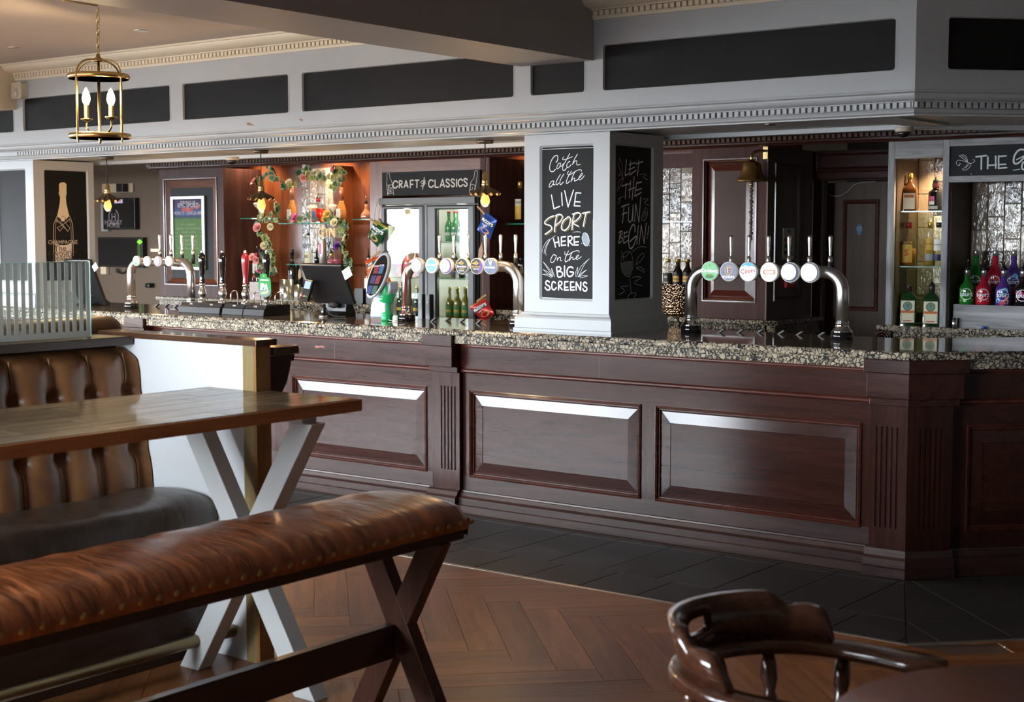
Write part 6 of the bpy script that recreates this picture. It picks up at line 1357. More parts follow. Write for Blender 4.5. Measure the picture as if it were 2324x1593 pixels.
# black tap gun pair in front of the fridge
for k, (px, lbl) in enumerate(((958, 'left black bar gun holder before the fridge'), (975, 'right black bar gun holder before the fridge'))):
    q = onY(px, 715, 7.30); t = thing('gun_holder', lbl, 'holder', (q.x, 7.30, ZT), 'black bar gun holders'); h = onY(px, 668, 7.30).z-ZT
    G().prism(rrect(-.018, .018, 0, h, .008), -.02, .02, 'y').obj('holder_body', black_plastic, t, local=True); G().box(-.014, .014, -.0215, -.02, .01, h*.95).obj('holder_face', plain('gun_grey', (.05, .055, .06), .25) if 'gun_grey' not in MATS else MATS['gun_grey'], t, local=True)
    g = G(); g.prism([(0, h*.62), (.006, h*.68), (0, h*.74), (-.006, h*.68)], -.0222, -.0216, 'y'); g.obj('diamond_mark', chrome, t, local=True)

# ================================================================== crisp packets on pegs
def packet(label, corners, ox, oy, s, Y, cols, word, flav, strings=None, peg=None, rot=0):
    c = cropY(ox, oy, s, Y); K = [Vector((*c(p), 0)) for p in corners]; ctr = sum(K, Vector())/4
    t = thing('crisp_packet', label, 'crisp packet', (ctr.x, Y, min(k.y for k in K)), 'hanging crisp packets'); n = 8; g = G(); vs = []
    def B(u, v): return (K[0]*(1-u)*(1-v)+K[1]*u*(1-v)+K[2]*u*v+K[3]*(1-u)*v)
    def D(u, v): return .022*(math.sin(math.pi*u)**.6)*(math.sin(math.pi*v)**.6)+.002*math.sin(9*u+5*v)
    for sgn_ in (1, -1):
        for j in range(n+1):
            for i in range(n+1): q = B(i/n, j/n); vs.append((q.x, Y-sgn_*D(i/n, j/n), q.y))
    fs = []
    for sd in (0, 1):
        o_ = sd*(n+1)**2
        for j in range(n):
            for i in range(n): f = (o_+j*(n+1)+i, o_+j*(n+1)+i+1, o_+(j+1)*(n+1)+i+1, o_+(j+1)*(n+1)+i); fs.append(f if sd else f[::-1])
    g.add(vs, fs, 0, True); g.obj('packet_foil', plain('foil_'+cols[0][0], cols[0][1], .22, .25), t)
    UV = lambda u, v, d: (lambda q: (q.x, Y-D(min(max(u, 0), 1), min(max(v, 0), 1))-.0015-d, q.y))(B(u, v))
    def sub(a0, a1, b0, b1, m, nm, k=6):
        g = G(); vs = [UV(lerp(a0, a1, i/k), lerp(b0, b1, j/k), 0) for j in range(k+1) for i in range(k+1)]; g.add(vs, [(j*(k+1)+i, j*(k+1)+i+1, (j+1)*(k+1)+i+1, (j+1)*(k+1)+i)[::-1] for j in range(k) for i in range(k)], 0, True); g.obj(nm, m, t)
    sub(.08, .92, .24, .46, lab_black, 'name_band')
    g = G(); v_, f_ = txt(word, .21, bold=.04); g.add([UV(.5+x, .35-y*.95, .0012) for x, y in v_], f_); g.obj('packet_name', chalk, t)
    g = G(); v_, f_ = txt(flav, .10, bold=.02); g.add([UV(.40+x, .54-y*.8, .0008) for x, y in v_], f_); g.obj('flavour_text', chalk, t)
    g = G(); cc = [UV(.55+.30*math.cos(a_), .76+.14*math.sin(a_), .0008) for a_ in [2*math.pi*k/16 for k in range(16)]]; g.add(cc, [tuple(range(16))[::-1]]); g.obj('crisp_picture', plain('crisp_gold', (.45, .20, .05), .5) if 'crisp_gold' not in MATS else MATS['crisp_gold'], t)
    sub(.0, 1, .0, .10, plain('foil_edge_'+cols[1][0], cols[1][1], .3, .2), 'top_seal')
    if peg:
        a, b = [c(p) for p in peg]; d = Vector((b[0]-a[0], 0, b[1]-a[1])); nrm = Vector((-d.z, 0, d.x)).normalized()*.006
        for k, off in enumerate((-.004, .004)):
            A = Vector((a[0], Y-.012, a[1])); Bq = Vector((b[0], Y-.012, b[1])); g = G(); nn = nrm.normalized()*off
            slab(g, (A+Bq)/2+nn, d.normalized(), Vector((0, 1, 0)), nrm.normalized(), d.length/2, .005, .0032); g.obj('wooden_peg', plain('peg_wood', (.40, .22, .10), .7) if 'peg_wood' not in MATS else MATS['peg_wood'], t)
packet('green crisp packet pegged left of the fridge', ((1268, 645), (1385, 712), (1292, 872), (1212, 785)), 500, 320, 3.62, 8.46, (('green', (.012, .075, .025)), ('olive', (.30, .28, .03))), "McCOY'S", 'CHEDDAR', peg=((1240, 640), (1300, 690)))
packet('orange and red crisp packet pegged below the green one', ((1190, 985), (1300, 945), (1292, 1060), (1212, 1135)), 500, 320, 3.62, 8.46, (('orange', (.60, .14, .02)), ('redx', (.5, .03, .02))), 'NIK', 'BBQ', peg=((1250, 965), (1320, 905)))
packet('blue crisp packet pegged under the fridge pendant', ((1140, 525), (1245, 605), (1185, 770), (1075, 690)), 800, 340, 3.793, 8.46, (('blue', (.02, .06, .28)), ('bluex', (.04, .09, .35))), "McCOY'S", 'SALTED', peg=((1085, 485), (1150, 555)))
packet('red crisp packet pegged low at the right of the fridge', ((1005, 1350), (1140, 1270), (1222, 1412), (1125, 1482)), 800, 340, 3.793, 8.42, (('red', (.42, .012, .018)), ('ochre', (.45, .12, .03))), "McCOY'S", 'STEAK', peg=((1080, 1305), (1165, 1245)))
for k, (pts, ox, oy, s, lbl) in enumerate((([(1300, 470), (1270, 560), (1262, 660), (1270, 780), (1280, 940)], 500, 320, 3.62, 'thin string the green and orange packets hang from'), ([(1160, 60), (1122, 500), (1118, 800), (1117, 1280)], 800, 340, 3.793, 'thin string the blue and red packets hang from'))):
    c = cropY(ox, oy, s, 8.47); g = G(); g.tube(catmull([(c(p)[0], 8.475, c(p)[1]) for p in pts], 5), .002, 5); tag(g.obj('hanging_string', plain('string_buff', (.35, .28, .2), .9) if 'string_buff' not in MATS else MATS['string_buff']), lbl, 'string')
c = cropY(800, 340, 3.793, 8.45); a = c((1105, 860)); 
ht = thing('striped_packet', 'striped paper packet hanging beside the fridge edge', 'packet', (a[0], 8.45, a[1]-.06)); g = G(); g.prism([c(p) for p in ((1118, 795), (1127, 870), (1115, 940), (1085, 925), (1090, 860))], 8.445, 8.452, 'y'); g.obj('paper_body', plain('striped_paper', (.36, .22, .15), .8), ht)

# ================================================================== lamps
def bulb_mat(nm, es): return plain(nm, (.6, .35, .1), .2, emit=(1, .36, .07), es=es)
B1 = bulb_mat('edison_bulb', 2.0); B2 = plain('candle_bulb', (.8, .6, .35), .3, emit=(1, .68, .34), es=5)
shade_o = plain('lamp_shade_dark', (.10, .065, .035), .35, .5)
def pendant(label, cx_, cy_, py_h0, py_h1, py_s, py_b0, py_b1, pxb, e=11):
    p = onZ(cx_, cy_, 2.203); x, y = p.x, p.y; Z = lambda py: onY(pxb, py, y).z
    x = onY(pxb, (py_h0+py_b1)/2, y).x
    t = thing('pendant_lamp', label, 'pendant lamp', (x, y, Z(py_b1)), 'filament pendants over the bar')
    G().lathe([(.0, 0), (.052, 0), (.052, -.016), (.046, -.02), (0, -.02)][::-1], 24, (x, y, 2.2035)).obj('ceiling_rose', plain('antique_bronze', (.16, .12, .08), .35, .8) if 'antique_bronze' not in MATS else MATS['antique_bronze'], t)
    G().tube([(x, y, 2.185), (x, y, Z(py_h0))], .0035, 6).obj('lamp_cord', rubber, t)
    z0, z1 = Z(py_h0), Z(py_h1); L = z0-z1
    G().lathe([(.006, z0+.012), (.010, z0), (.017, z0-L*.1), (.017, z0-L*.5), (.020, z0-L*.52), (.020, z0-L*.62), (.017, z0-L*.66), (.022, z0-L*.75), (.022, z1)], 18, (x, y, 0)).obj('lamp_holder', brass, t)
    zs = Z(py_s); n = 60; g = G(); vs = []; pr = ((.022, z1), (.045, lerp(z1, zs, .28)), (.075, lerp(z1, zs, .68)), (.092, zs))
    for r_, z_ in pr:
        for k in range(n):
            a = 2*math.pi*k/n; f = (r_/.092)**2; vs.append((x+r_*math.cos(a)*(1+.03*f*math.cos(12*a)), y+r_*math.sin(a)*(1+.03*f*math.cos(12*a)), z_+.008*f*math.cos(12*a)))
    g.add(vs, [(i*n+k, i*n+(k+1) % n, (i+1)*n+(k+1) % n, (i+1)*n+k) for i in range(3) for k in range(n)], 0, True); g.obj('lamp_shade', shade_o, t)
    zb0, zb1 = Z(py_b0), Z(py_b1); H_ = zb0-zb1
    G().lathe([(0, zb1), (.014, zb1+H_*.06), (.026, zb1+H_*.28), (.029, zb1+H_*.45), (.024, zb1+H_*.70), (.015, zb1+H_*.9), (.013, zb0)], 18, (x, y, 0)).obj('filament_bulb', B1, t)
    l = glow('pendant_glow', (x, y, zb1+H_*.42), e, (1, .60, .26), .035); l.parent = t; l.location = recent(t, Vector((x, y, zb1-.045)))
pendant('filament pendant with scalloped shade nearest the far column', 240, 356, 418, 441, 456, 452, 480, 244)
pendant('filament pendant with scalloped shade before the gin garland', 593, 341, 408, 436, 452, 446, 482, 593)
pendant('filament pendant with scalloped shade before the craft sign', 1103, 318, 393, 424, 441, 438, 470, 1101)
# lantern
pl = onZ(222, 9, 2.899); LX, LY = pl.x, pl.y
Z = lambda py: onY(225, py, LY).z
LXc = onY(225, 230, LY).x
ln = thing('hanging_lantern', 'round brass lantern with two candle bulbs on a chain', 'lantern', (LXc, LY, Z(326)))
rr = .167*.97
for nm, py in (('top_ring', 174), ('bottom_ring', 309)):
    G().lathe([(rr, 0), (rr+.006, .006), (rr+.006, .022), (rr, .028), (rr-.004, .022), (rr-.004, .006), (rr, 0)], 40, (LXc, LY, Z(py)-.014)).obj(nm, brass, ln)
for k in range(4):
    a = R(45*0+90*k+8); X, Y_ = LXc+(rr+.004)*math.cos(a), LY+(rr+.004)*math.sin(a)
    G().box(X-.0042, X+.0042, Y_-.0042, Y_+.0042, Z(320), Z(170)).obj('lantern_rod', brass, ln)
    q = [(LXc+(rr+.003)*math.cos(a)*f, LY+(rr+.003)*math.sin(a)*f, lerp(Z(172), Z(136), h)) for f, h in ((1, 0), (.95, .35), (.8, .68), (.55, .92), (.25, 1.0), (.06, 1.02))]
    G().tube(catmull(q, 4), .005, 6).obj('dome_strap', brass, ln)
G().lathe([(.0, Z(140)), (.04, Z(139)), (.032, Z(136)), (.014, Z(130)), (.008, Z(122)), (0, Z(121))], 18, (LXc, LY, 0)).obj('lantern_cap', brass, ln)
G().lathe([(.008, Z(138)), (.008, Z(306)), (.018, Z(299)), (.018, Z(303)), (.012, Z(312)), (.007, Z(318)), (.011, Z(322)), (0, Z(328))][::1], 14, (LXc, LY, 0)).obj('centre_stem', brass, ln)
for k, (px, pyt, pyb, pyc) in enumerate(((196, 195, 236, 268), (252, 202, 242, 272))):
    q = onY(px, 240, LY-.0); X = q.x; 
    G().tube(catmull([(LXc, LY, Z(302)), (lerp(LXc, X, .5), LY, Z(304)), (lerp(LXc, X, .95), LY, Z(292)), (X, LY, Z(276))], 5), .006, 8).obj('candle_arm', brass, ln)
    G().lathe([(.006, Z(274)), (.032, Z(270)), (.034, Z(267)), (.014, Z(267)), (.0145, Z(pyb)), (0, Z(pyb))], 16, (X, LY, 0)).obj('candle_tube', brass, ln)
    H_ = Z(pyt)-Z(pyb); z0 = Z(pyb)
    G().lathe([(.012, z0), (.020, z0+H_*.18), (.0235, z0+H_*.35), (.020, z0+H_*.6), (.010, z0+H_*.86), (.002, z0+H_), (0, z0+H_)], 16, (X, LY, 0)).obj('candle_bulb', B2, ln)
    l = glow('lantern_glow', (0, 0, 0), 16, (1, .70, .38), .03); l.parent = ln; l.location = recent(ln, Vector((X, LY-.05, z0+H_*.5)))
ch = None; zc0 = Z(121); nL = int((2.895-zc0)/.034)
for k in range(nL):
    z = zc0+.017+k*.034
    if ch is None: g = G(); g.tube([(.009*math.cos(a), 0, .022*math.sin(a)) for a in [2*math.pi*j/12 for j in range(12)]], .0028, 6, closed=True); ch = g.obj('chain_link', brass, ln, recent(ln, Vector((LXc, LY, z))), local=True)
    else: share(ch, 'chain_link', ln, recent(ln, Vector((lerp(LXc, LX, k/nL), LY, z))), (0, 0, R(90)*(k % 2)))
g = G(); q0 = onZ(140, 0, 2.89); q1 = onZ(100, -30, 2.89)
g.tube([(LX, LY, 2.893), (q0.x, q0.y, 2.893), (q1.x, q1.y, 2.893)], .008, 6); g.obj('swag_chain', brass, ln)
# ceiling spots and bulkhead spot
def spot(label, px, py, z, r=.045):
    p = onZ(px, py, z); t = thing('ceiling_spot', label, 'spotlight', (p.x, p.y, z-.006), 'recessed ceiling spots')
    G().lathe([(r*.72, .001), (r, 0), (r, .006), (0, .006)], 22).obj('spot_bezel', chrome, t, local=True); G().lathe([(0, .0015), (r*.7, .0015)], 18).obj('spot_lens', plain('spot_lens', (.5, .48, .45), .2) if 'spot_lens' not in MATS else MATS['spot_lens'], t, local=True)
spot('chrome ceiling spot right of the lantern chain', 320, 68, 2.9); spot('chrome ceiling spot at the left picture edge', 33, 107, 2.9); spot('chrome spot under the bulkhead right of the column', 1748, 281, 2.2145, .035)
# motion sensor on the cream beam
q = onX(38, 205, -9.80); a = onX(38, 190, -9.80).z; b = onX(38, 222, -9.80).z
ps = thing('motion_sensor', 'white motion sensor where cream beam meets the bulkhead', 'sensor', (-9.79, BY-.05, b))
sx0_ = onY(25, 205, BY-.06).x; sx1_ = onY(48, 205, BY-.06).x
za, zb_ = onY(36, 187, BY-.06).z, onY(36, 224, BY-.06).z
G().prism(rrect(sx0_, sx1_, zb_, za, .02), BY-.06, BY-.004, 'y').obj('sensor_case', plain('sensor_cream', (.52, .46, .36), .4), ps)
xm = (sx0_+sx1_)/2
G().lathe([(.026, 0), (.024, .012), (.014, .022), (0, .026)], 18, (xm, BY-.06, lerp(zb_, za, .3)), Matrix.Rotation(R(90), 4, 'X')).obj('sensor_lens', plain('lens_milk', (.55, .55, .5), .2), ps); G().box(xm-.022, xm+.022, BY-.0615, BY-.0595, lerp(zb_, za, .57), lerp(zb_, za, .60)).obj('sensor_slot', lab_black, ps)
# lit doorway glint behind the left font
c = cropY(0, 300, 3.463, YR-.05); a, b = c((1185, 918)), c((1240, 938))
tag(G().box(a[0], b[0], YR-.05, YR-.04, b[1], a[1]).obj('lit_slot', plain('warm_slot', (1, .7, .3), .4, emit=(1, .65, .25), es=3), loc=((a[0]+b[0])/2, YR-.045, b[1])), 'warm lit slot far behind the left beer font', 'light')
# ================================================================== booth seating
tan = leather('tan_chesterfield_leather', (.105, .043, .016), (.275, .125, .048), .38, (5, 5, 3), .18, .15)
seat_l = leather('grey_brown_seat_leather', (.040, .028, .021), (.105, .075, .054), .38, (6, 14, 6), .35, .2)
bench_l = leather('chestnut_bench_leather', (.095, .024, .010), (.46, .145, .045), .30, (3.0, 19, 6), 1.0, .35)
dwood = wood('dark_booth_wood', (.020, .009, .006), (.05, .022, .014), 'y', 1, .4, .2, .05)
XBk, YE, Y0s = -4.90, 3.825, .6
booth = thing('booth_sofa', 'tan buttoned leather booth sofa with grey-brown seat', 'sofa', (-4.6, 2.4, 0))
# buttoned back: columns .175 apart, two button rows
col_y = [3.775-.1755*k for k in range(18)]; rows = (1.013, .785)
ny, nz = 262, 46; zA_, zB_ = .60, 1.185; vs = []; ys = [YE-(YE-Y0s)*j/ny for j in range(ny+1)]
def back_h(y, z):
    f = (y-col_y[0])/.1755; fr_ = abs(f-round(f)); seam = min(1, fr_/.5)
    chan = .040*(1-(1-seam)**2.6)
    dm = 0
    for rz_ in rows:
        dy = (f-round(f))*.1755; d2 = dy*dy+(z-rz_)**2*1.2; dm += .052*math.exp(-d2/(.030**2))
    bulge = .014*math.sin(math.pi*min(1, max(0, (z-.60)/.585)))
    for rz_ in rows: bulge -= .010*math.exp(-((z-rz_)/.05)**2)
    ed = 1-max(0, (z-1.12)/.065)**2.2 if z > 1.12 else 1
    return (chan*(.75+.25*ed)+bulge)*max(ed, 0)-dm*.8
for j in range(ny+1):
    for i in range(nz+1):
        z = zA_+(zB_-zA_)*i/nz; sl = -4.795-(z-.60)*.165
        vs.append((sl+back_h(ys[j], z)*.95+(-.05*max(0, (z-1.13)/.055)**2 if z > 1.13 else 0), ys[j], z))
g = G(); g.add(vs, [(j*(nz+1)+i, j*(nz+1)+i+1, (j+1)*(nz+1)+i+1, (j+1)*(nz+1)+i) for j in range(ny) for i in range(nz)], 0, True)
g.obj('buttoned_back', tan, booth)
G().box(-4.985, -4.80, Y0s, YE-.001, .45, .60).box(-4.985, -4.945, Y0s, YE-.001, .60, 1.175).obj('back_core', tan, booth)
bt0 = None
for cy in col_y:
    for rz_ in rows:
        x = -4.795-(rz_-.60)*.165+back_h(cy, rz_)+.004
        if bt0 is None: bt0 = G().lathe([(.0, .006), (.008, .004), (.011, 0), (.010, -.004)][::-1], 12, (0, 0, 0), Matrix.Rotation(R(90), 4, 'Y')).obj('leather_button', tan, booth, recent(booth, Vector((x, cy, rz_))), local=True)
        else: share(bt0, 'leather_button', booth, recent(booth, Vector((x, cy, rz_))))
pip = None
pipe_m = plain('pleat_piping', (.36, .24, .12), .5)
for cy in col_y[:8]:
    for z0, z1 in ((1.035, 1.165), (.81, .99), (.61, .76)):
        g = G(); q = [(-4.795-(z-.60)*.165+back_h(cy+.004, z)+.002, cy+.004*math.sin((z-z0)*9), z) for z in [lerp(z0, z1, k/8) for k in range(9)]]; g.tube(q, .0022, 5); g.obj('pleat_seam', pipe_m, booth)
# seat
xs0, xs1 = -4.80, -4.385; g = G(); secs = []
for k in range(0, 61):
    y = YE-.004-(YE-.004-Y0s)*k/60; ins = .03*max(0, 1-k/1.5)
    sag = .006*math.sin(y*7)+.004*math.sin(y*17+1)
    pts = [(xs0, .50), (xs0, .60-ins*.3)] + [(lerp(xs0, xs1, t), .612+.030*math.sin(math.pi*(t*.85+.05))+sag-ins*.5) for t in (.08, .2, .4, .6, .78, .88)] + [(xs1-.012, .615-ins*.5), (xs1+.006-ins*.2, .585), (xs1+.010, .545), (xs1+.002, .505), (xs1-.02, .49)]
    secs.append([(p[0], y, p[1]) for p in pts])
n = len(secs[0]); g.add([v for s_ in secs for v in s_], [(j*n+i, (j+1)*n+i, (j+1)*n+(i+1) % n, j*n+(i+1) % n) for j in range(60) for i in range(n)], 0, True); g.add(secs[0], [tuple(range(n))]); g.obj('seat_cushion', seat_l, booth, fix=True)
G().box(-4.98, -4.43, Y0s, YE-.002, 0, .49).obj('booth_plinth', dwood, booth)
# divider behind with timber cap
dv = thing('booth_divider', 'low booth divider wall with dark timber cap carrying the glass', 'divider', (-5.0, 2.4, 0))
G().box(-5.06, -4.99, Y0s, 3.83, 0, 1.20).obj('divider_wall', dwood, dv); G().box(-5.09, -4.868, Y0s, 3.822, 1.197, 1.232).obj('divider_cap', wood('cap_wood', (.04, .03, .025), (.085, .062, .048), 'y', 1, .45, .1, .05), dv, bevel=.004)
# striped glass
ygl = 3.695; sgl = thing('glass_screen', 'clear glass screen with frosted vertical stripes on the booth divider', 'glass screen', (-4.975, 2.6, 1.232))
G().box(-4.98, -4.97, Y0s+.4, ygl, 1.2325, 1.535).obj('screen_pane', glassmat('screen_glass', (.90, .96, .94), 0, 1.5), sgl)
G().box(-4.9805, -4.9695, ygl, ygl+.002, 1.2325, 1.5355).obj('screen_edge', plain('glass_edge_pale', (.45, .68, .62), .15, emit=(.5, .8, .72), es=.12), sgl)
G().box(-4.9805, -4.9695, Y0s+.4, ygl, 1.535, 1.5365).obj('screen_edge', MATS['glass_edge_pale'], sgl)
fro = plain('frosted_film', (.66, .68, .63), .6, alpha=.86); s0 = None
for k in range(76):
    y = 3.683-.0332*k
    if s0 is None: s0 = G().box(-.0004, .0004, -.0093, .0093, 0, .275).obj('frosted_stripe', fro, sgl, recent(sgl, Vector((-4.9694, y, 1.258))), local=True)
    else: share(s0, 'frosted_stripe', sgl, recent(sgl, Vector((-4.9694, y, 1.258))))
G().box(-4.9696, -4.9692, Y0s+.4, ygl-.003, 1.234, 1.258).obj('frosted_band', fro, sgl)
# neighbouring booth back behind the divider
nb = thing('neighbour_booth_back', 'rolled tan leather top of the next booth behind the glass', 'sofa', (-5.3, 2.4, 0))
g = G()
prof = [(.09*math.cos(R(a)), .055*math.sin(R(a))) for a in range(0, 360, 24)]
secs = []
for y, s_ in ((3.985, .25), (3.98, .7), (3.955, .94), (3.92, 1)) + tuple((3.9-.22*k, 1) for k in range(1, 15)): secs.append([(-5.20+p[0]*s_, y, 1.245+p[1]*s_) for p in prof])
n = len(prof); g.add([v for s_ in secs for v in s_], [(j*n+i, j*n+(i+1) % n, (j+1)*n+(i+1) % n, (j+1)*n+i) for j in range(len(secs)-1) for i in range(n)], 0, True); g.add(secs[0], [tuple(range(n))[::-1]]); g.obj('rolled_top', tan, nb)
G().box(-5.28, -5.12, 1, 3.94, 0, 1.22).obj('booth_body', tan, nb)
# white end panel
ep = thing('booth_end_panel', 'white end panel of the booth with gold corner strip and timber cap', 'panel', (-4.6, 3.87, 0))
G().box(-5.062, -4.221, 3.832, 3.90, 0, 1.222).obj('white_board', white_paint, ep)
G().box(-4.221, -4.165, 3.826, 3.90, 0, 1.190).obj('gold_strip', brass_trim, ep); G().box(-4.165, -4.148, 3.826, 3.90, 0, 1.222).obj('gold_edge', wood('orange_edge', (.22, .10, .03), (.34, .17, .06), 'z', 1, .4, .1, .05), ep); G().box(-4.221, -4.165, 3.826, 3.90, 1.190, 1.222).obj('gold_block', plain('gold_block', (.28, .22, .10), .4), ep)
capw = wood('panel_cap_wood', (.05, .022, .012), (.12, .055, .03), 'x', 1, .22, .5, .05)
G().box(-5.09, -4.135, 3.815, 3.925, 1.223, 1.247).obj('panel_cap', capw, ep, bevel=.003)
# drinks ledge on the bar side with curved bracket
dl_ = thing('drinks_ledge', 'dark timber drinks ledge with curved bracket behind the white panel', 'ledge', (-4.5, 3.98, 1.0))
G().box(-5.05, -4.150, 3.926, 4.055, 1.182, 1.212).obj('ledge_board', capw, dl_, bevel=.003)
G().prism([(3.901, 1.18), (4.035, 1.18), (4.030, 1.155), (4.015, 1.155), (4.012, 1.135), (3.99, 1.07), (3.945, 1.01), (3.901, .99)], -4.19, -4.155, 'x').obj('ledge_bracket', dwood, dl_)
G().prism([(3.901, 1.18), (4.035, 1.18), (4.030, 1.155), (4.015, 1.155), (4.012, 1.135), (3.99, 1.07), (3.945, 1.01), (3.901, .99)], -4.9, -4.86, 'x').obj('ledge_bracket', dwood, dl_)
# brass foot rail
fr_ = thing('foot_rail', 'dull brass foot rail along the booth base', 'foot rail', (-4.28, 2.4, 0))
G().tube([(-4.28, Y0s, .115), (-4.28, 3.81, .115)], .024, 14).obj('rail_tube', plain('dull_brass', (.30, .22, .11), .35, 1), fr_)
for y in (1.2, 2.6, 3.7): G().tube([(-4.45, y, .115), (-4.28, y, .115)], .012, 8).obj('rail_bracket', MATS['dull_brass'], fr_)

# ================================================================== high table
tb = thing('high_table', 'high plank-inlaid table with orange timber edge on white crossed legs', 'table', (-4.05, 2.9, 0))
tx0, tx1, ty0, ty1, tz = -4.44, -3.665, 1.75, 3.895, 1.052
edge = wood('orange_oak_edge', (.27, .095, .026), (.50, .20, .065), 'y', 1, .28, .4, .05)
G().box(tx0, tx1, ty0, ty1, tz-.045, tz-.002).obj('table_board', edge, tb, bevel=.004)
pl_m, nt, bs = newmat('reclaimed_inlay')
oi = N(nt, 'ShaderNodeObjectInfo'); tc = N(nt, 'ShaderNodeTexCoord'); mp = N(nt, 'ShaderNodeMapping'); mp.inputs['Scale'].default_value = (40, 2.2, 1); ad = N(nt, 'ShaderNodeVectorMath', operation='ADD'); sc = N(nt, 'ShaderNodeMath', operation='MULTIPLY'); sc.inputs[1].default_value = 23
nt.links.new(oi.outputs['Random'], sc.inputs[0]); nt.links.new(tc.outputs['Object'], ad.inputs[0]); nt.links.new(sc.outputs[0], ad.inputs[1]); nt.links.new(ad.outputs[0], mp.inputs['Vector'])
nz_ = N(nt, 'ShaderNodeTexNoise'); nz_.inputs['Scale'].default_value = 1; nz_.inputs['Detail'].default_value = 7; nz_.inputs['Roughness'].default_value = .7; nt.links.new(mp.outputs['Vector'], nz_.inputs['Vector'])
cr = N(nt, 'ShaderNodeValToRGB'); e = cr.color_ramp.elements; e[0].position = .33; e[0].color = (.05, .028, .013, 1); e[1].position = .70; e[1].color = (.40, .30, .18, 1); nt.links.new(nz_.outputs['Fac'], cr.inputs['Fac'])
hs_ = N(nt, 'ShaderNodeHueSaturation'); mr = N(nt, 'ShaderNodeMapRange'); mr.inputs[3].default_value = .4; mr.inputs[4].default_value = 1.35; nt.links.new(oi.outputs['Random'], mr.inputs[0]); nt.links.new(mr.outputs[0], hs_.inputs['Value']); nt.links.new(cr.outputs['Color'], hs_.inputs['Color']); nt.links.new(hs_.outputs['Color'], bs.inputs['Base Color'])
bs.inputs['Roughness'].default_value = .45; bs.inputs['Specular IOR Level'].default_value = .2; bs.inputs['Coat Weight'].default_value = .55; bs.inputs['Coat Roughness'].default_value = .03
nb_ = N(nt, 'ShaderNodeTexNoise'); nb_.inputs['Scale'].default_value = 28; nb_.inputs['Detail'].default_value = 2; nt.links.new(tc.outputs['Object'], nb_.inputs['Vector']); bpn = N(nt, 'ShaderNodeBump'); bpn.inputs['Strength'].default_value = .10; bpn.inputs['Distance'].default_value = .004; nt.links.new(nb_.outputs['Fac'], bpn.inputs['Height']); nt.links.new(bpn.outputs['Normal'], bs.inputs['Coat Normal'])
ncol = 6; wC = (tx1-tx0-.03)/ncol; random.seed(21)
for k in range(ncol):
    y = ty0+.015-random.random()*.3; x0_ = tx0+.015+k*wC
    while y < ty1-.015:
        L = random.choice((.32, .4, .46, .55)); a_, b_ = max(y, ty0+.015), min(y+L, ty1-.015)
        if b_-a_ > .04:
            cxp, cyp = x0_+wC/2, (a_+b_)/2
            G().box(-wC/2+.0014, wC/2-.0014, -(b_-a_)/2+.0014, (b_-a_)/2-.0014, -.006, random.uniform(-.0002, .0002)).obj('inlay_plank', pl_m, tb, recent(tb, Vector((cxp, cyp, tz))), local=True)
        y += L
wl = plain('white_leg_paint', (.66, .68, .68), .45, bump=.05, bscale=30, var=.06)
def xframe(parent, xc, y, z1, hs_t, hs_b, wdt, thk, mat, nm='crossed_leg'):
    for sg, dy in ((1, 0), (-1, 0)):
        a = Vector((xc-sg*hs_b, y+dy, 0)); b = Vector((xc+sg*hs_t, y+dy, z1)); d = (b-a); hw = wdt/2/abs(d.normalized().z)
        g = G(); ofs = .0006*sg; g.prism([(a.x-hw, 0), (a.x+hw, 0), (b.x+hw, z1), (b.x-hw, z1)], y-thk/2+ofs, y+thk/2+ofs, 'y'); g.obj(nm, mat, parent, bevel=.003)
for y in (3.66, 2.05):
    xframe(tb, -4.015, y, .985, .31, .31, .088, .07, wl); G().box(-4.40, -3.70, y-.036, y+.036, .985, 1.006).obj('top_rail', wl, tb, bevel=.002)
G().box(-4.04, -3.99, 2.09, 3.62, .46, .53).obj('leg_stretcher', wl, tb, bevel=.003)
# ================================================================== bench
bn = thing('leather_bench', 'high chestnut leather bench with brass studs on crossed dark legs', 'bench', (-3.52, 2.6, 0))
bx0, bx1, by0, by1 = -3.627, -3.128, 1.0, 3.865
g = G(); secs = []; NK = 90
def bsec(y, s_):
    k = s_; x0_, x1_ = bx0+.02*(1-k), bx1-.02*(1-k); hgt = .612+.088*k
    w = .004*math.sin(y*31)+.003*math.sin(y*53+1)
    return [(x0_+.01, .600), (x0_-.004, .62), (x0_-.002, .65*k+.61*(1-k)), (x0_+.03, hgt-.022), (x0_+.08, hgt-.006+w*.4), (lerp(x0_, x1_, .35), hgt+.006+w), (lerp(x0_, x1_, .6), hgt+.007-w*.6), (x1_-.09, hgt-.002+w*.5), (x1_-.035, hgt-.016), (x1_-.006, hgt-.045), (x1_+.004, .635), (x1_-.004, .608), (x1_-.012, .600)]
ysb = [by1-.0, by1-.004, by1-.012, by1-.03, by1-.06]+[by1-.06-(by1-.06-by0)*k/NK for k in range(1, NK+1)]
sb_ = [.1, .45, .72, .92, 1]+[1]*NK
for y, s_ in zip(ysb, sb_): secs.append([(p[0], y, p[1]+.046) for p in bsec(y, s_)])
n = len(secs[0]); g.add([v for s_ in secs for v in s_], [(j*n+i, (j+1)*n+i, (j+1)*n+(i+1) % n, j*n+(i+1) % n) for j in range(len(secs)-1) for i in range(n)], 0, True); g.add(secs[0], [tuple(range(n))]); g.obj('bench_cushion', bench_l, bn, fix=True)
G().box(bx0+.02, bx1-.022, by0, by1-.02, .612, .648).obj('bench_frame', dwood, bn, bevel=.003)
st0 = None
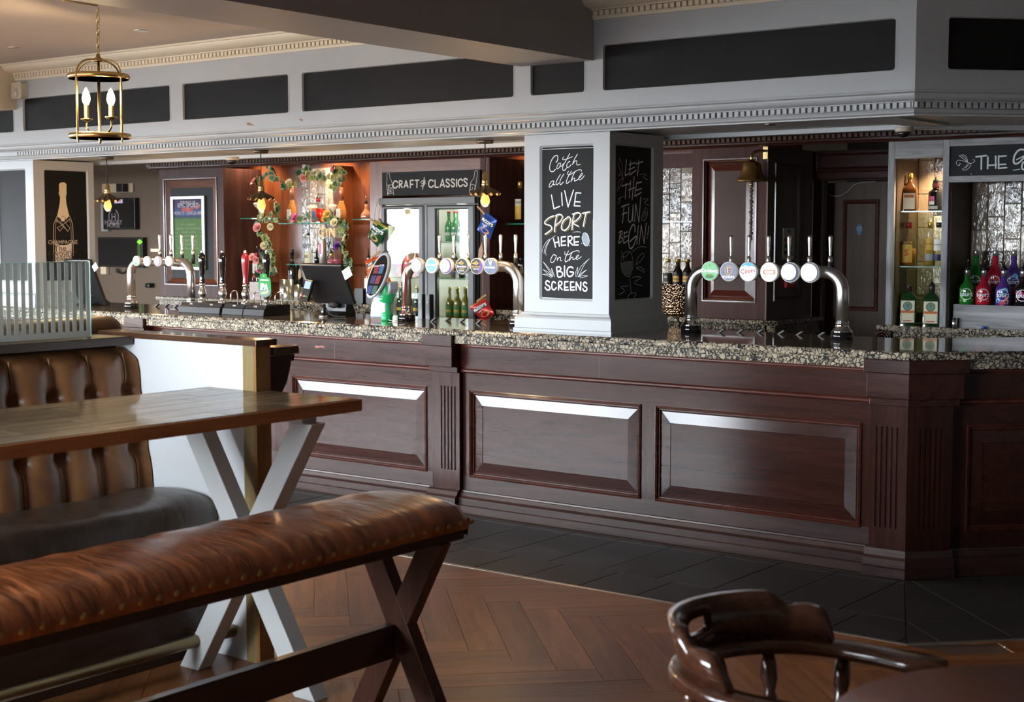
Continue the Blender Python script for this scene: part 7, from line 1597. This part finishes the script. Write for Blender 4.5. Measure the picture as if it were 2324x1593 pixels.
for k in range(52):
    y = by1-.010-.0605*k
    for x_, rot in ((bx1+.0, 0), (bx0-.0, math.pi)):
        if st0 is None: st0 = G().lathe([(.0108, 0), (.0105, .002), (.008, .006), (.004, .008), (0, .0085)], 12, (0, 0, 0), Matrix.Rotation(R(90), 4, 'Y')).obj('brass_stud', plain('stud_brass', (.42, .30, .13), .3, 1), bn, recent(bn, Vector((x_, y, .674))), local=True)
        else: share(st0, 'brass_stud', bn, recent(bn, Vector((x_, y, .674))), (0, 0, rot))
for k in range(1, 8): share(st0, 'brass_stud', bn, recent(bn, Vector((bx1-.02-.058*k, by1+.0, .664))), (0, 0, R(90)))
lgw = wood('bench_leg_wood', (.045, .018, .013), (.115, .045, .030), 'z', 1, .3, .4, .05)
for y in (3.74, 1.3): xframe(bn, -3.345, y, .612, .155, .165, .088, .055, lgw)
G().box(-3.385, -3.345, 1.33, 3.711, .195, .312).obj('bench_stretcher', wood('stretcher_wood', (.018, .008, .006), (.05, .02, .013), 'y', 1, .3, .4, .05), bn, bevel=.004)

# ================================================================== captain's chair and round table
chw = wood('chair_polished_wood', (.028, .010, .006), (.085, .032, .018), 'x', 1, .16, .6, .03)
CX, CY, CR = -1.465, 2.995, .275
ch = thing('captains_chair', 'dark polished captain chair with hand hole in the curved crest', 'chair', (CX, CY, 0))
def railp(t):  # t 0..1: right arm tip, round the back, left arm tip
    La = .23; Lc = math.pi*CR; tot = 2*La+Lc; s_ = t*tot
    if s_ < La: return Vector((CX+La-s_, CY+CR*.93, 0)), Vector((0, 1, 0))
    if s_ > La+Lc: return Vector((CX+(s_-La-Lc), CY-CR*.93, 0)), Vector((0, -1, 0))
    a = R(90)+(s_-La)/CR; return Vector((CX+CR*math.cos(a), CY+CR*.93*math.sin(a), 0)), Vector((math.cos(a), math.sin(a), 0))
NR = 64; secs = []
for k in range(NR+1):
    t = k/NR; p, nr = railp(t); en = min(1, min(t, 1-t)/.03); w = .036*(.5+.5*en)+(.012*max(0, 1-abs(min(t, 1-t)-.06)/.06)); zc_ = .652
    secs.append([(p+nr*u+Vector((0, 0, zc_+v))) for u, v in ((-w, -.012), (-w, .010), (-w*.7, .017), (w*.7, .017), (w, .010), (w, -.012), (w*.7, -.018), (-w*.7, -.018))])
g = G(); n = 8; g.add([v for s_ in secs for v in s_], [(j*n+i, (j+1)*n+i, (j+1)*n+(i+1) % n, j*n+(i+1) % n) for j in range(NR) for i in range(n)], 0, True); g.add(secs[0], [tuple(range(n))]); g.add(secs[-1], [tuple(range(n))[::-1]]); g.obj('arm_rail', chw, ch, fix=True)
def crest_top(a):  # a: degrees away from the middle of the back
    a = abs(a)
    if a < 47: return .780
    if a < 59: t = (a-47)/12; return .780-.035*(.5-.5*math.cos(math.pi*t))
    if a < 72: return .745+.006*math.sin(math.pi*(a-59)/13)
    return max(.675, .745-.075*((a-72)/8)**2)
angs = sorted(set([-80+2*k for k in range(81)]+[-9, 9])); g = G(); hole = lambda a: abs(a) < 12
def cp(a, z, o): an = R(180+a); lean = (z-.67)*.22; return (CX+(CR+o+lean)*math.cos(an), CY+(CR*.93+o+lean)*math.sin(an), z)
for a0, a1 in zip(angs[:-1], angs[1:]):
    am = (a0+a1)/2; spans = [(.668, None)]
    hz0, hz1 = .735, .775
    e_ = max(0, 1-((abs(am)/12.5)**4)) ** .5 if abs(am) < 12.5 else 0
    rngs = [(.668, lambda a: crest_top(a))]
    if e_ > 0: rngs = [(.668, lambda a: .722-.02*e_), (.722+.02*e_, lambda a: crest_top(a))]
    for zl_, zf_ in rngs:
        q = []
        for o in (-.013, .013):
            for a in (a0, a1): q += [cp(a, zl_, o), cp(a, zf_(a), o)]
        # q: in-a0-low, in-a0-high, in-a1-low, in-a1-high, out...
        g.add(q, [(0, 1, 3, 2), (4, 6, 7, 5), (1, 5, 7, 3), (0, 2, 6, 4)], 0, True)
g.add([cp(-80, .668, -.013), cp(-80, crest_top(-80), -.013), cp(-80, crest_top(-80), .013), cp(-80, .668, .013)], [(0, 1, 2, 3)]); g.add([cp(80, .668, -.013), cp(80, crest_top(80), -.013), cp(80, crest_top(80), .013), cp(80, .668, .013)], [(3, 2, 1, 0)])
g.obj('crest_rail', chw, ch, fix=True)
sp_ = [(.013, 0), (.016, .02), (.012, .05), (.013, .085), (.018, .10), (.013, .112), (.021, .15), (.019, .19), (.013, .225)]
for t in (.06, .19, .33, .44, .56, .67, .81, .94):
    p, nr = railp(t); b = Vector((CX+(p.x-CX)*.86, CY+(p.y-CY)*.86, .44)); tpp = Vector((p.x, p.y, .64)); ax_ = (tpp-b); L = ax_.length
    M = ax_.to_track_quat('Z', 'Y').to_matrix().to_4x4(); G().lathe([(r_, z/.225*L) for r_, z in sp_], 14, b, M).obj('turned_spindle', chw, ch)
G().prism([(CX+u_, CY+v_) for u_, v_ in rrect(-.235, .235, -.235, .235, .13, 6)], .405, .445).obj('chair_seat', chw, ch, bevel=.012)
for sx_ in (-1, 1):
    for sy_ in (-1, 1):
        a = Vector((CX+sx_*.16, CY+sy_*.16, .405)); b = Vector((CX+sx_*.22, CY+sy_*.21, 0)); d = b-a; M = d.to_track_quat('Z', 'Y').to_matrix().to_4x4(); L = d.length
        G().lathe([(.016, 0), (.02, .06*L), (.022, .35*L), (.015, .42*L), (.022, .46*L), (.020, .7*L), (.013, L)], 14, a, M).obj('chair_leg', chw, ch)
for sy_ in (-1, 1): G().tube([(CX-.19, CY+sy_*.185, .18), (CX+.19, CY+sy_*.185, .18)], .011, 8).obj('chair_stretcher', chw, ch)
rtm = wood('round_table_mahogany', (.045, .010, .006), (.115, .030, .014), 'x', .7, .35, .1, .03)
rtb = thing('round_table', 'round dark red-brown pub table in the near right corner', 'table', (-.735, 2.69, 0))
G().lathe([(0, .715), (.47, .715), (.49, .722), (.493, .732), (.486, .740), (0, .741)], 64).obj('table_top', rtm, rtb, local=True)
G().lathe([(.24, 0), (.24, .02), (.06, .06), (.04, .12), (.035, .4), (.05, .6), (.10, .70), (.12, .714), (0, .714)], 28).obj('table_pedestal', plain('iron_black', (.015, .015, .016), .5), rtb, local=True)
# crumb on the floor
q = onZ(2281, 1471, 0); tag(G().lathe([(.004, 0), (.006, .003), (.003, .007), (0, .008)], 7).obj('paper_scrap', lab_white, None, (q.x, q.y, .0006), local=True), 'tiny white scrap of paper on the wooden floor', 'paper scrap')
# ================================================================== chalk lettering on the columns
Yb = 6.8205; P_ = PF(Yb); g = G()
cA = cropY(1215, 325, 8.171, Yb); cB = cropY(1215, 505, 8.614, Yb); ua = .000262
def A(pts, w, sm=0, m=0, c=cA): stroke(g, [c(p) for p in pts], w*.000265, P_, m, False, sm)
def Bq(pts, w, sm=0, m=0): stroke(g, [cB(p) for p in pts], w*.000251, P_, m, False, sm)
A([(105, 118), (600, 95), (1085, 80)], 10); A([(1085, 80), (1075, 1590)], 9); A([(105, 118), (95, 620), (98, 1590)], 9)
# Catch
A([(385, 355), (410, 320), (420, 265), (405, 228), (360, 240), (310, 300), (275, 390), (268, 470), (285, 520), (330, 525), (372, 485)], 19, 5)
A([(470, 370), (435, 375), (405, 430), (400, 470), (425, 470), (455, 430), (470, 375), (462, 430), (485, 425), (520, 380)], 16, 5)
A([(640, 190), (570, 320), (515, 420), (505, 480), (535, 508), (580, 460)], 17, 5); A([(530, 250), (505, 290), (540, 305), (690, 250)], 14, 5)
A([(645, 340), (620, 345), (585, 400), (590, 445), (625, 440), (665, 395)], 16, 5); A([(780, 205), (720, 310), (690, 395)], 17, 4); A([(695, 385), (735, 335), (770, 330), (765, 390), (790, 405), (835, 390)], 16, 5)
# all the
A([(345, 700), (300, 710), (262, 770), (262, 815), (300, 795), (335, 745), (345, 705), (335, 765), (365, 770)], 16, 5); A([(465, 580), (400, 690), (385, 750), (400, 772), (440, 735)], 16, 5); A([(530, 570), (475, 660), (455, 730), (470, 770), (520, 720)], 16, 5)
A([(670, 515), (610, 620), (575, 715), (590, 748), (640, 700)], 16, 5); A([(615, 520), (595, 565), (640, 585), (720, 535), (800, 495), (850, 495), (855, 520)], 14, 5); A([(740, 520), (690, 620), (660, 715)], 16, 4); A([(665, 705), (700, 655), (730, 650), (725, 700), (755, 690)], 15, 5); A([(765, 690), (820, 640), (870, 585), (865, 555), (830, 600), (805, 660), (830, 680), (880, 640), (910, 600)], 15, 5)
# LIVE
for p in ([(300, 960), (345, 1215), (452, 1170)], [(487, 920), (502, 1155)], [(545, 880), (608, 1180), (708, 870)], [(845, 925), (755, 918), (722, 1160), (832, 1165)], [(740, 1085), (832, 1090)]): A(p, 27)
# SPORT with amber shadow
SP = ([(345, 1345), (250, 1385), (175, 1460), (190, 1500), (280, 1530), (305, 1580), (270, 1625), (180, 1688)], [(400, 1330), (370, 1470), (355, 1640)], [(375, 1345), (440, 1318), (500, 1345), (485, 1420), (430, 1480), (365, 1530)], [(600, 1375), (530, 1430), (488, 1520), (490, 1590), (540, 1615), (610, 1560), (650, 1450), (640, 1375), (600, 1365)], [(720, 1310), (695, 1420), (680, 1600)], [(690, 1315), (780, 1288), (835, 1310), (820, 1370), (760, 1430), (695, 1480), (800, 1540)], [(870, 1300), (1010, 1270)], [(940, 1290), (915, 1400), (890, 1540)])
for p in SP: A([(x+22, y+18) for x, y in p], 9, 3, 1)
for p in SP: A(p, 27, 3)
# HERE, ball
for p in ([(355, 315), (395, 480)], [(445, 285), (470, 460)], [(385, 395), (455, 380)], [(590, 275), (510, 285), (510, 450), (595, 440)], [(515, 370), (585, 362)], [(640, 270), (645, 460)], [(640, 275), (700, 265), (725, 300), (700, 350), (650, 360), (735, 440)], [(860, 275), (760, 280), (762, 440), (840, 440)], [(765, 385), (845, 375)]): Bq(p, 32)
fillpoly(g, [cB(q) for q in circ(985, 330, 68, 130, 24)], P_, .0006, 2); Bq([(945, 205), (915, 290), (925, 360), (960, 430), (1010, 460), (1045, 420), (1055, 340), (1030, 260), (985, 205), (945, 205)], 12, 3); Bq([(735, 188), (820, 180), (890, 188)], 8, 3); Bq([(900, 412), (908, 405)], 14); Bq([(1060, 445), (1066, 450)], 14)
for p in ([(135, 580), (160, 480), (215, 380), (280, 320)], [(172, 608), (190, 500), (240, 400), (280, 340)], [(210, 640), (205, 540), (240, 430), (300, 330), (390, 255)]): Bq(p, 9, 4)
# on the
Bq([(395, 640), (360, 625), (320, 680), (300, 750), (325, 785), (370, 750), (400, 690), (410, 650), (380, 640)], 15, 5); Bq([(430, 690), (430, 745)], 13); Bq([(430, 730), (470, 680), (495, 690), (490, 740), (520, 745)], 14, 5)
Bq([(650, 555), (605, 650), (580, 740), (600, 768), (650, 730)], 15, 5); Bq([(580, 570), (580, 620), (650, 625), (740, 570), (820, 550), (858, 560), (855, 585)], 13, 5); Bq([(720, 580), (680, 680), (665, 750)], 15, 4); Bq([(665, 745), (705, 685), (735, 680), (735, 720), (770, 715)], 14, 5); Bq([(765, 715), (820, 680), (850, 640), (820, 640), (795, 690), (810, 720), (860, 700), (900, 665)], 14, 5)
# BIG
for p, sm in (([(415, 870), (440, 1070)], 0), ([(415, 872), (470, 865), (500, 905), (470, 945), (430, 960)], 4), ([(430, 960), (500, 960), (535, 1000), (510, 1055), (440, 1070)], 4), ([(572, 850), (572, 1050)], 0), ([(735, 890), (700, 865), (650, 880), (622, 940), (630, 1020), (670, 1055), (725, 1030), (745, 975), (680, 965)], 4)): Bq(p, 34, sm)
for p in ([(150, 765), (240, 900), (345, 1060)], [(150, 765), (220, 840), (350, 1020)], [(150, 915), (250, 970), (340, 1050)], [(150, 915), (230, 990), (330, 1060)], [(135, 1012), (220, 1030), (320, 1075)], [(135, 1012), (250, 1010), (330, 1040)], [(315, 890), (345, 960), (380, 1065)], [(315, 890), (330, 970), (350, 1040)], [(1060, 705), (960, 820), (840, 1060)], [(1060, 705), (900, 850), (830, 1000)], [(830, 870), (795, 960), (795, 1060)], [(830, 870), (830, 960), (815, 1060)], [(1010, 920), (900, 990), (840, 1065)], [(1010, 920), (930, 990), (860, 1050)], [(1028, 1040), (940, 1035), (860, 1060)], [(1028, 1040), (960, 1065), (875, 1085)]): Bq(p, 8, 3)
# SCREENS
for p, sm in (([(275, 1160), (235, 1140), (205, 1165), (215, 1210), (275, 1250), (285, 1300), (240, 1320), (195, 1280), (195, 1265)], 4), ([(395, 1180), (350, 1155), (325, 1210), (330, 1290), (370, 1315), (410, 1275)], 4), ([(455, 1150), (455, 1315)], 0), ([(455, 1150), (510, 1155), (520, 1195), (495, 1230), (465, 1235), (525, 1310)], 3), ([(640, 1155), (575, 1155), (570, 1320), (645, 1320)], 0), ([(575, 1270), (635, 1262)], 0), ([(750, 1160), (690, 1160), (690, 1320), (760, 1320)], 0), ([(695, 1265), (765, 1260)], 0), ([(800, 1320), (800, 1165), (885, 1325), (890, 1165)], 0), ([(1005, 1190), (970, 1165), (940, 1195), (955, 1240), (1005, 1275), (1000, 1330), (950, 1335), (930, 1295)], 4)): Bq(p, 34, sm)
Bq([(98, -80), (92, 1460), (600, 1490), (1125, 1505), (1130, -60)], 9)
g.obj('chalk_lettering', [chalk, chalk_amber, plain('chalk_slate', (.30, .36, .42), .8)], col1f)
# side face: LET THE FUN BEGIN!
Xb = -4.5525; P_ = PX(Xb); g = G(); cC = cropX(1390, 325, 8.17, Xb); cD = cropX(1390, 500, 8.38, Xb)
def Cq(pts, w, sm=0, m=0): stroke(g, [cC(p) for p in pts], w*.00036, P_, m, False, sm)
def Dq(pts, w, sm=0, m=0): stroke(g, [cD(p) for p in pts], w*.00035, P_, m, False, sm)
for p in ([(258, 305), (230, 600), (300, 565)], [(335, 330), (318, 590), (430, 505)], [(305, 400), (420, 360)], [(300, 490), (410, 445)], [(485, 315), (462, 605)], [(430, 385), (565, 340)], [(170, 795), (330, 745)], [(250, 750), (235, 1025)], [(335, 700), (310, 1005)], [(400, 620), (362, 1045)], [(295, 870), (410, 825)], [(450, 715), (410, 985), (535, 910)], [(440, 745), (540, 715)], [(425, 880), (540, 840)], [(165, 1180), (310, 1125)], [(215, 1150), (185, 1475)], [(175, 1320), (265, 1285)], [(300, 1185), (290, 1430), (320, 1470), (360, 1420), (380, 1145)], [(382, 1150), (375, 1440)], [(410, 1450), (430, 1125), (488, 1465), (522, 1000)]): Cq(p, 19)
for p in ([(512, 580), (580, 570), (620, 585), (575, 635), (650, 675)], [(555, 1035), (640, 1035), (655, 1055), (590, 1100), (680, 1160)], [(200, 985), (110, 1030), (140, 1050), (100, 1130)], [(130, 270), (110, 400), (150, 520), (190, 630)], [(130, 270), (180, 420), (175, 530), (190, 630)], [(190, 650), (130, 700), (105, 800), (92, 890)], [(200, 650), (170, 740), (110, 840)], [(215, 655), (190, 640)], [(125, 575), (120, 600), (140, 605), (140, 580), (125, 575)], [(615, 1190), (580, 1260), (530, 1410), (600, 1425), (650, 1320), (640, 1230), (615, 1190)], [(600, 1250), (560, 1400)], [(610, 1260), (600, 1400)], [(620, 1260), (630, 1380)]): Cq(p, 6, 3)
for p, sm in (([(150, 215), (115, 440)], 0), ([(120, 235), (170, 200), (185, 240), (140, 320), (190, 340), (180, 390), (115, 440)], 3), ([(225, 220), (210, 440), (290, 385)], 0), ([(220, 250), (285, 215)], 0), ([(215, 330), (280, 295)], 0), ([(490, 95), (462, 455)], 0), ([(505, 460), (545, 90), (600, 440), (640, 45)], 0), ([(690, 110), (668, 275)], 0), ([(655, 325), (658, 338)], 0)): Dq(p, 19, sm)
Dq([(425, 215), (425, 120), (395, 80), (350, 140), (310, 280), (305, 420), (330, 530), (380, 510), (425, 420), (450, 300), (335, 400)], 26, 4)
for p in ([(370, 600), (450, 535), (540, 500), (650, 510)], [(165, 570), (225, 790)], [(180, 680), (230, 610), (320, 595), (360, 650), (390, 780), (380, 920), (325, 1060), (240, 1050), (175, 940), (160, 800), (180, 680), (240, 695), (330, 600)], [(165, 830), (280, 790), (375, 790)], [(325, 1070), (335, 1200), (355, 1380)], [(350, 1385), (450, 1390), (390, 1490), (330, 1500), (280, 1460), (350, 1385)], [(445, 850), (470, 730), (560, 630), (598, 650), (570, 730), (445, 850)], [(450, 910), (520, 885), (600, 940), (600, 990), (520, 940), (450, 910)], [(375, 1085), (480, 1070), (540, 1090), (440, 1160), (430, 1210), (560, 1240)], [(295, 1245), (180, 1260), (165, 1280), (225, 1330), (200, 1370), (120, 1410)]): Dq(p, 6, 4)
fillpoly(g, [cD(q) for q in [(170, 840), (280, 800), (380, 800), (375, 920), (325, 1045), (240, 1040), (180, 940)]], P_, .0005, 1)
g.obj('chalk_lettering', [chalk_grey, plain('chalk_smudge', (.16, .17, .19), .8)], col1s)
# champagne bottle on the far column
Xb = -9.8395; P_ = PX(Xb); g = G(); cE = cropX(100, 400, 7.96, Xb)
def E_(pts, w, sm=0, m=0): stroke(g, [cE(p) for p in pts], w*.00055, P_, m, False, sm)
neck = [(270, 140), (300, 112), (375, 112), (405, 145), (403, 270), (408, 310), (393, 365), (400, 480), (430, 620), (455, 710), (400, 785), (380, 740), (340, 715), (305, 740), (290, 770), (235, 720), (270, 560), (285, 470), (290, 375), (262, 310), (272, 270)]
fillpoly(g, [cE(p) for p in neck], P_, .0005, 1)
E_([(235, 720), (185, 840), (172, 920), (175, 1540)], 8, 3); E_([(460, 715), (505, 840), (520, 940), (528, 1480)], 8, 3); E_([(205, 1200), (205, 900), (240, 760)], 5, 3); E_([(490, 1200), (485, 900), (450, 760)], 5, 3)
fillpoly(g, [cE(q) for q in circ(340, 772, 38, 42, 18)], P_, .0010, 2); E_(circ(340, 772, 38, 42, 18)+[(378, 772)], 6)
for p in ([(210, 775), (300, 830), (430, 995), (465, 935), (370, 825)], [(205, 790), (290, 850), (425, 990)], [(440, 790), (330, 880), (235, 930), (285, 990), (360, 900)], [(470, 770), (400, 830)]): E_(p, 6)
lab_ = [(200, 1215), (270, 1240), (350, 1245), (430, 1235), (498, 1205), (500, 1545), (205, 1545)]; fillpoly(g, [cE(p) for p in lab_], P_, .0005, 2)
q = cE((340, 1195)); put_text(g, 'CHAMPAGNE', P_, .045, q[0], q[1], 0, .001, 'CENTER', 0)
for s_, (x, y) in (('The', (290, 1310)), ('Favourite', (345, 1385)), ('Season', (345, 1465))): q = cE((x, y)); put_text(g, s_, P_, .072, q[0], q[1], R(5), .0012, 'CENTER', 3)
g.obj('chalk_drawing', [plain('chalk_warm', (.55, .45, .33), .8), plain('chalk_cream_fill', (.62, .50, .34), .8), plain('chalk_label_fill', (.62, .52, .42), .8), lab_black], col2s)

# ================================================================== flower garland round the gin shelves
gar = thing('flower_garland', 'artificial ivy and rose garland draped round the gin shelves', 'garland', (onY(690, 600, 8.58).x, 8.60, 1.35))
cF = cropY(500, 320, 3.62, 8.585)
def w3(p, d=0): q = cF(p); return Vector((q[0], 8.585-d, q[1]))
vine = plain('vine_stem', (.06, .055, .02), .7)
paths = [[(310, 340), (380, 285), (430, 220), (470, 300), (540, 370), (600, 345), (660, 300), (710, 215), (730, 300), (800, 290), (860, 300), (920, 290), (970, 230), (1020, 250), (1000, 330), (930, 370)], [(360, 610), (430, 640), (500, 640), (600, 660), (680, 645), (740, 620), (800, 660), (880, 640), (960, 655), (1030, 680), (1000, 740), (1040, 800), (990, 850), (1030, 900), (1050, 960), (1090, 1000), (1060, 1050)], [(360, 610), (330, 690), (350, 780), (390, 840), (370, 900), (330, 970), (350, 1050), (340, 1090)], [(390, 840), (440, 920), (430, 980), (430, 1060), (470, 1070)], [(440, 600), (480, 570), (495, 520)]]
for p in paths: G().tube(catmull([w3(q) for q in p], 5), .0028, 5).obj('vine', vine, gar)
def leaf_mesh():
    g = G(); L_ = [(0, -.5), (.18, -.36), (.46, -.30), (.34, .0), (.40, .22), (.16, .22), (0, .55), (-.16, .22), (-.40, .22), (-.34, 0), (-.46, -.30), (-.18, -.36)]
    z = lambda u, v: .10*abs(u)-.06*v*v
    for sc_, m_, off in ((1, 1, 0), (.74, 0, .012)): g.add([(u*sc_, -(z(u, v)+off), v*sc_) for u, v in L_]+[(0, -off, 0)], [(k, (k+1) % 12, 12) for k in range(12)], m_)
    return g
leaf_g = plain('ivy_green', (.030, .095, .022), .45); leaf_c = plain('ivy_cream', (.36, .34, .15), .5); leaf_d = plain('ivy_dark', (.010, .045, .018), .4); leaf_y = plain('ivy_lime', (.16, .24, .03), .45)
lf = {}
random.seed(5)
def put_leaf(px, py, size, kind):
    loc = recent(gar, w3((px, py), random.uniform(0, .035)))
    if kind not in lf: lf[kind] = leaf_mesh().obj('ivy_leaf', [{0: leaf_g, 1: leaf_d, 2: leaf_y}[kind], leaf_c if kind != 1 else leaf_g], gar, loc, local=True); o = lf[kind]
    else: o = share(lf[kind], 'ivy_leaf', gar, loc)
    o.rotation_euler = (random.uniform(-.5, .5), random.uniform(0, 6.28), random.uniform(-.6, .6)); o.scale = (size,)*3
for p in paths:
    pts = catmull([(q[0], q[1], 0) for q in p], 3)
    for k, q in enumerate(pts):
        if p is paths[1] and 520 < q.x < 880 and k % 3: continue
        for r_ in range(2 if k % 2 else 1): put_leaf(q.x+random.uniform(-22, 22), q.y+random.uniform(-18, 22), random.uniform(.046, .080), random.choice((0, 0, 1, 2)))
def rose_mesh(m):
    g = G()
    for ringi, (n_, r_, h_, op) in enumerate(((3, .35, .85, .15), (4, .6, .8, .35), (5, .9, .7, .6))):
        for k in range(n_):
            a = 2*math.pi*(k/n_)+ringi*.7; vs = []
            for j in range(4):
                for i in range(5):
                    t = j/3; s_ = (i-2)/2; an = a+s_*(math.pi/n_)*1.25; rr_ = r_*(.25+.75*t)*(1+op*t*t*.6); vs.append((rr_*math.cos(an), rr_*math.sin(an), h_*t-.08*t*s_*s_))
            g.add(vs, [(j*5+i, j*5+i+1, j*5+i+6, j*5+i+5) for j in range(3) for i in range(4)], 0, True)
    return g
rm = {k: plain('rose_'+k, c_, .55) for k, c_ in (('pink', (.72, .30, .28)), ('cream', (.68, .60, .36)), ('magenta', (.62, .10, .32)), ('violet', (.10, .02, .20)), ('yellow', (.65, .45, .10)), ('white', (.70, .70, .66)))}
rs_ = {}
for kind, px, py, size, rx_ in (('pink', 305, 340, .040, .9), ('cream', 440, 222, .030, .6), ('cream', 590, 345, .034, .8), ('pink', 712, 302, .040, 1.5), ('cream', 795, 268, .036, .7), ('pink', 960, 228, .042, 1.0), ('cream', 920, 290, .028, .9), ('white', 712, 208, .018, .9), ('white', 880, 265, .016, .9), ('cream', 378, 612, .036, .8), ('magenta', 642, 640, .048, .9), ('cream', 440, 705, .034, 1.2), ('pink', 335, 715, .046, .9), ('cream', 380, 862, .034, .9), ('violet', 362, 905, .032, .9), ('pink', 290, 960, .040, .9), ('pink', 325, 975, .040, 1.3), ('magenta', 345, 1065, .028, .9), ('yellow', 905, 605, .040, .8), ('yellow', 880, 640, .030, .9), ('cream', 965, 675, .040, .9), ('violet', 990, 865, .042, .9), ('cream', 1050, 800, .030, .8), ('white', 800, 262, .016, .9)):
    loc = recent(gar, w3((px, py), .03))
    if kind not in rs_: rs_[kind] = rose_mesh(rm[kind]).obj('rose_bloom', rm[kind], gar, loc, local=True); o = rs_[kind]
    else: o = share(rs_[kind], 'rose_bloom', gar, loc)
    o.scale = (size*.74,)*3; o.rotation_euler = (rx_+random.uniform(-.2, .2)+.3, random.uniform(-.4, .4), random.uniform(-.5, .5))
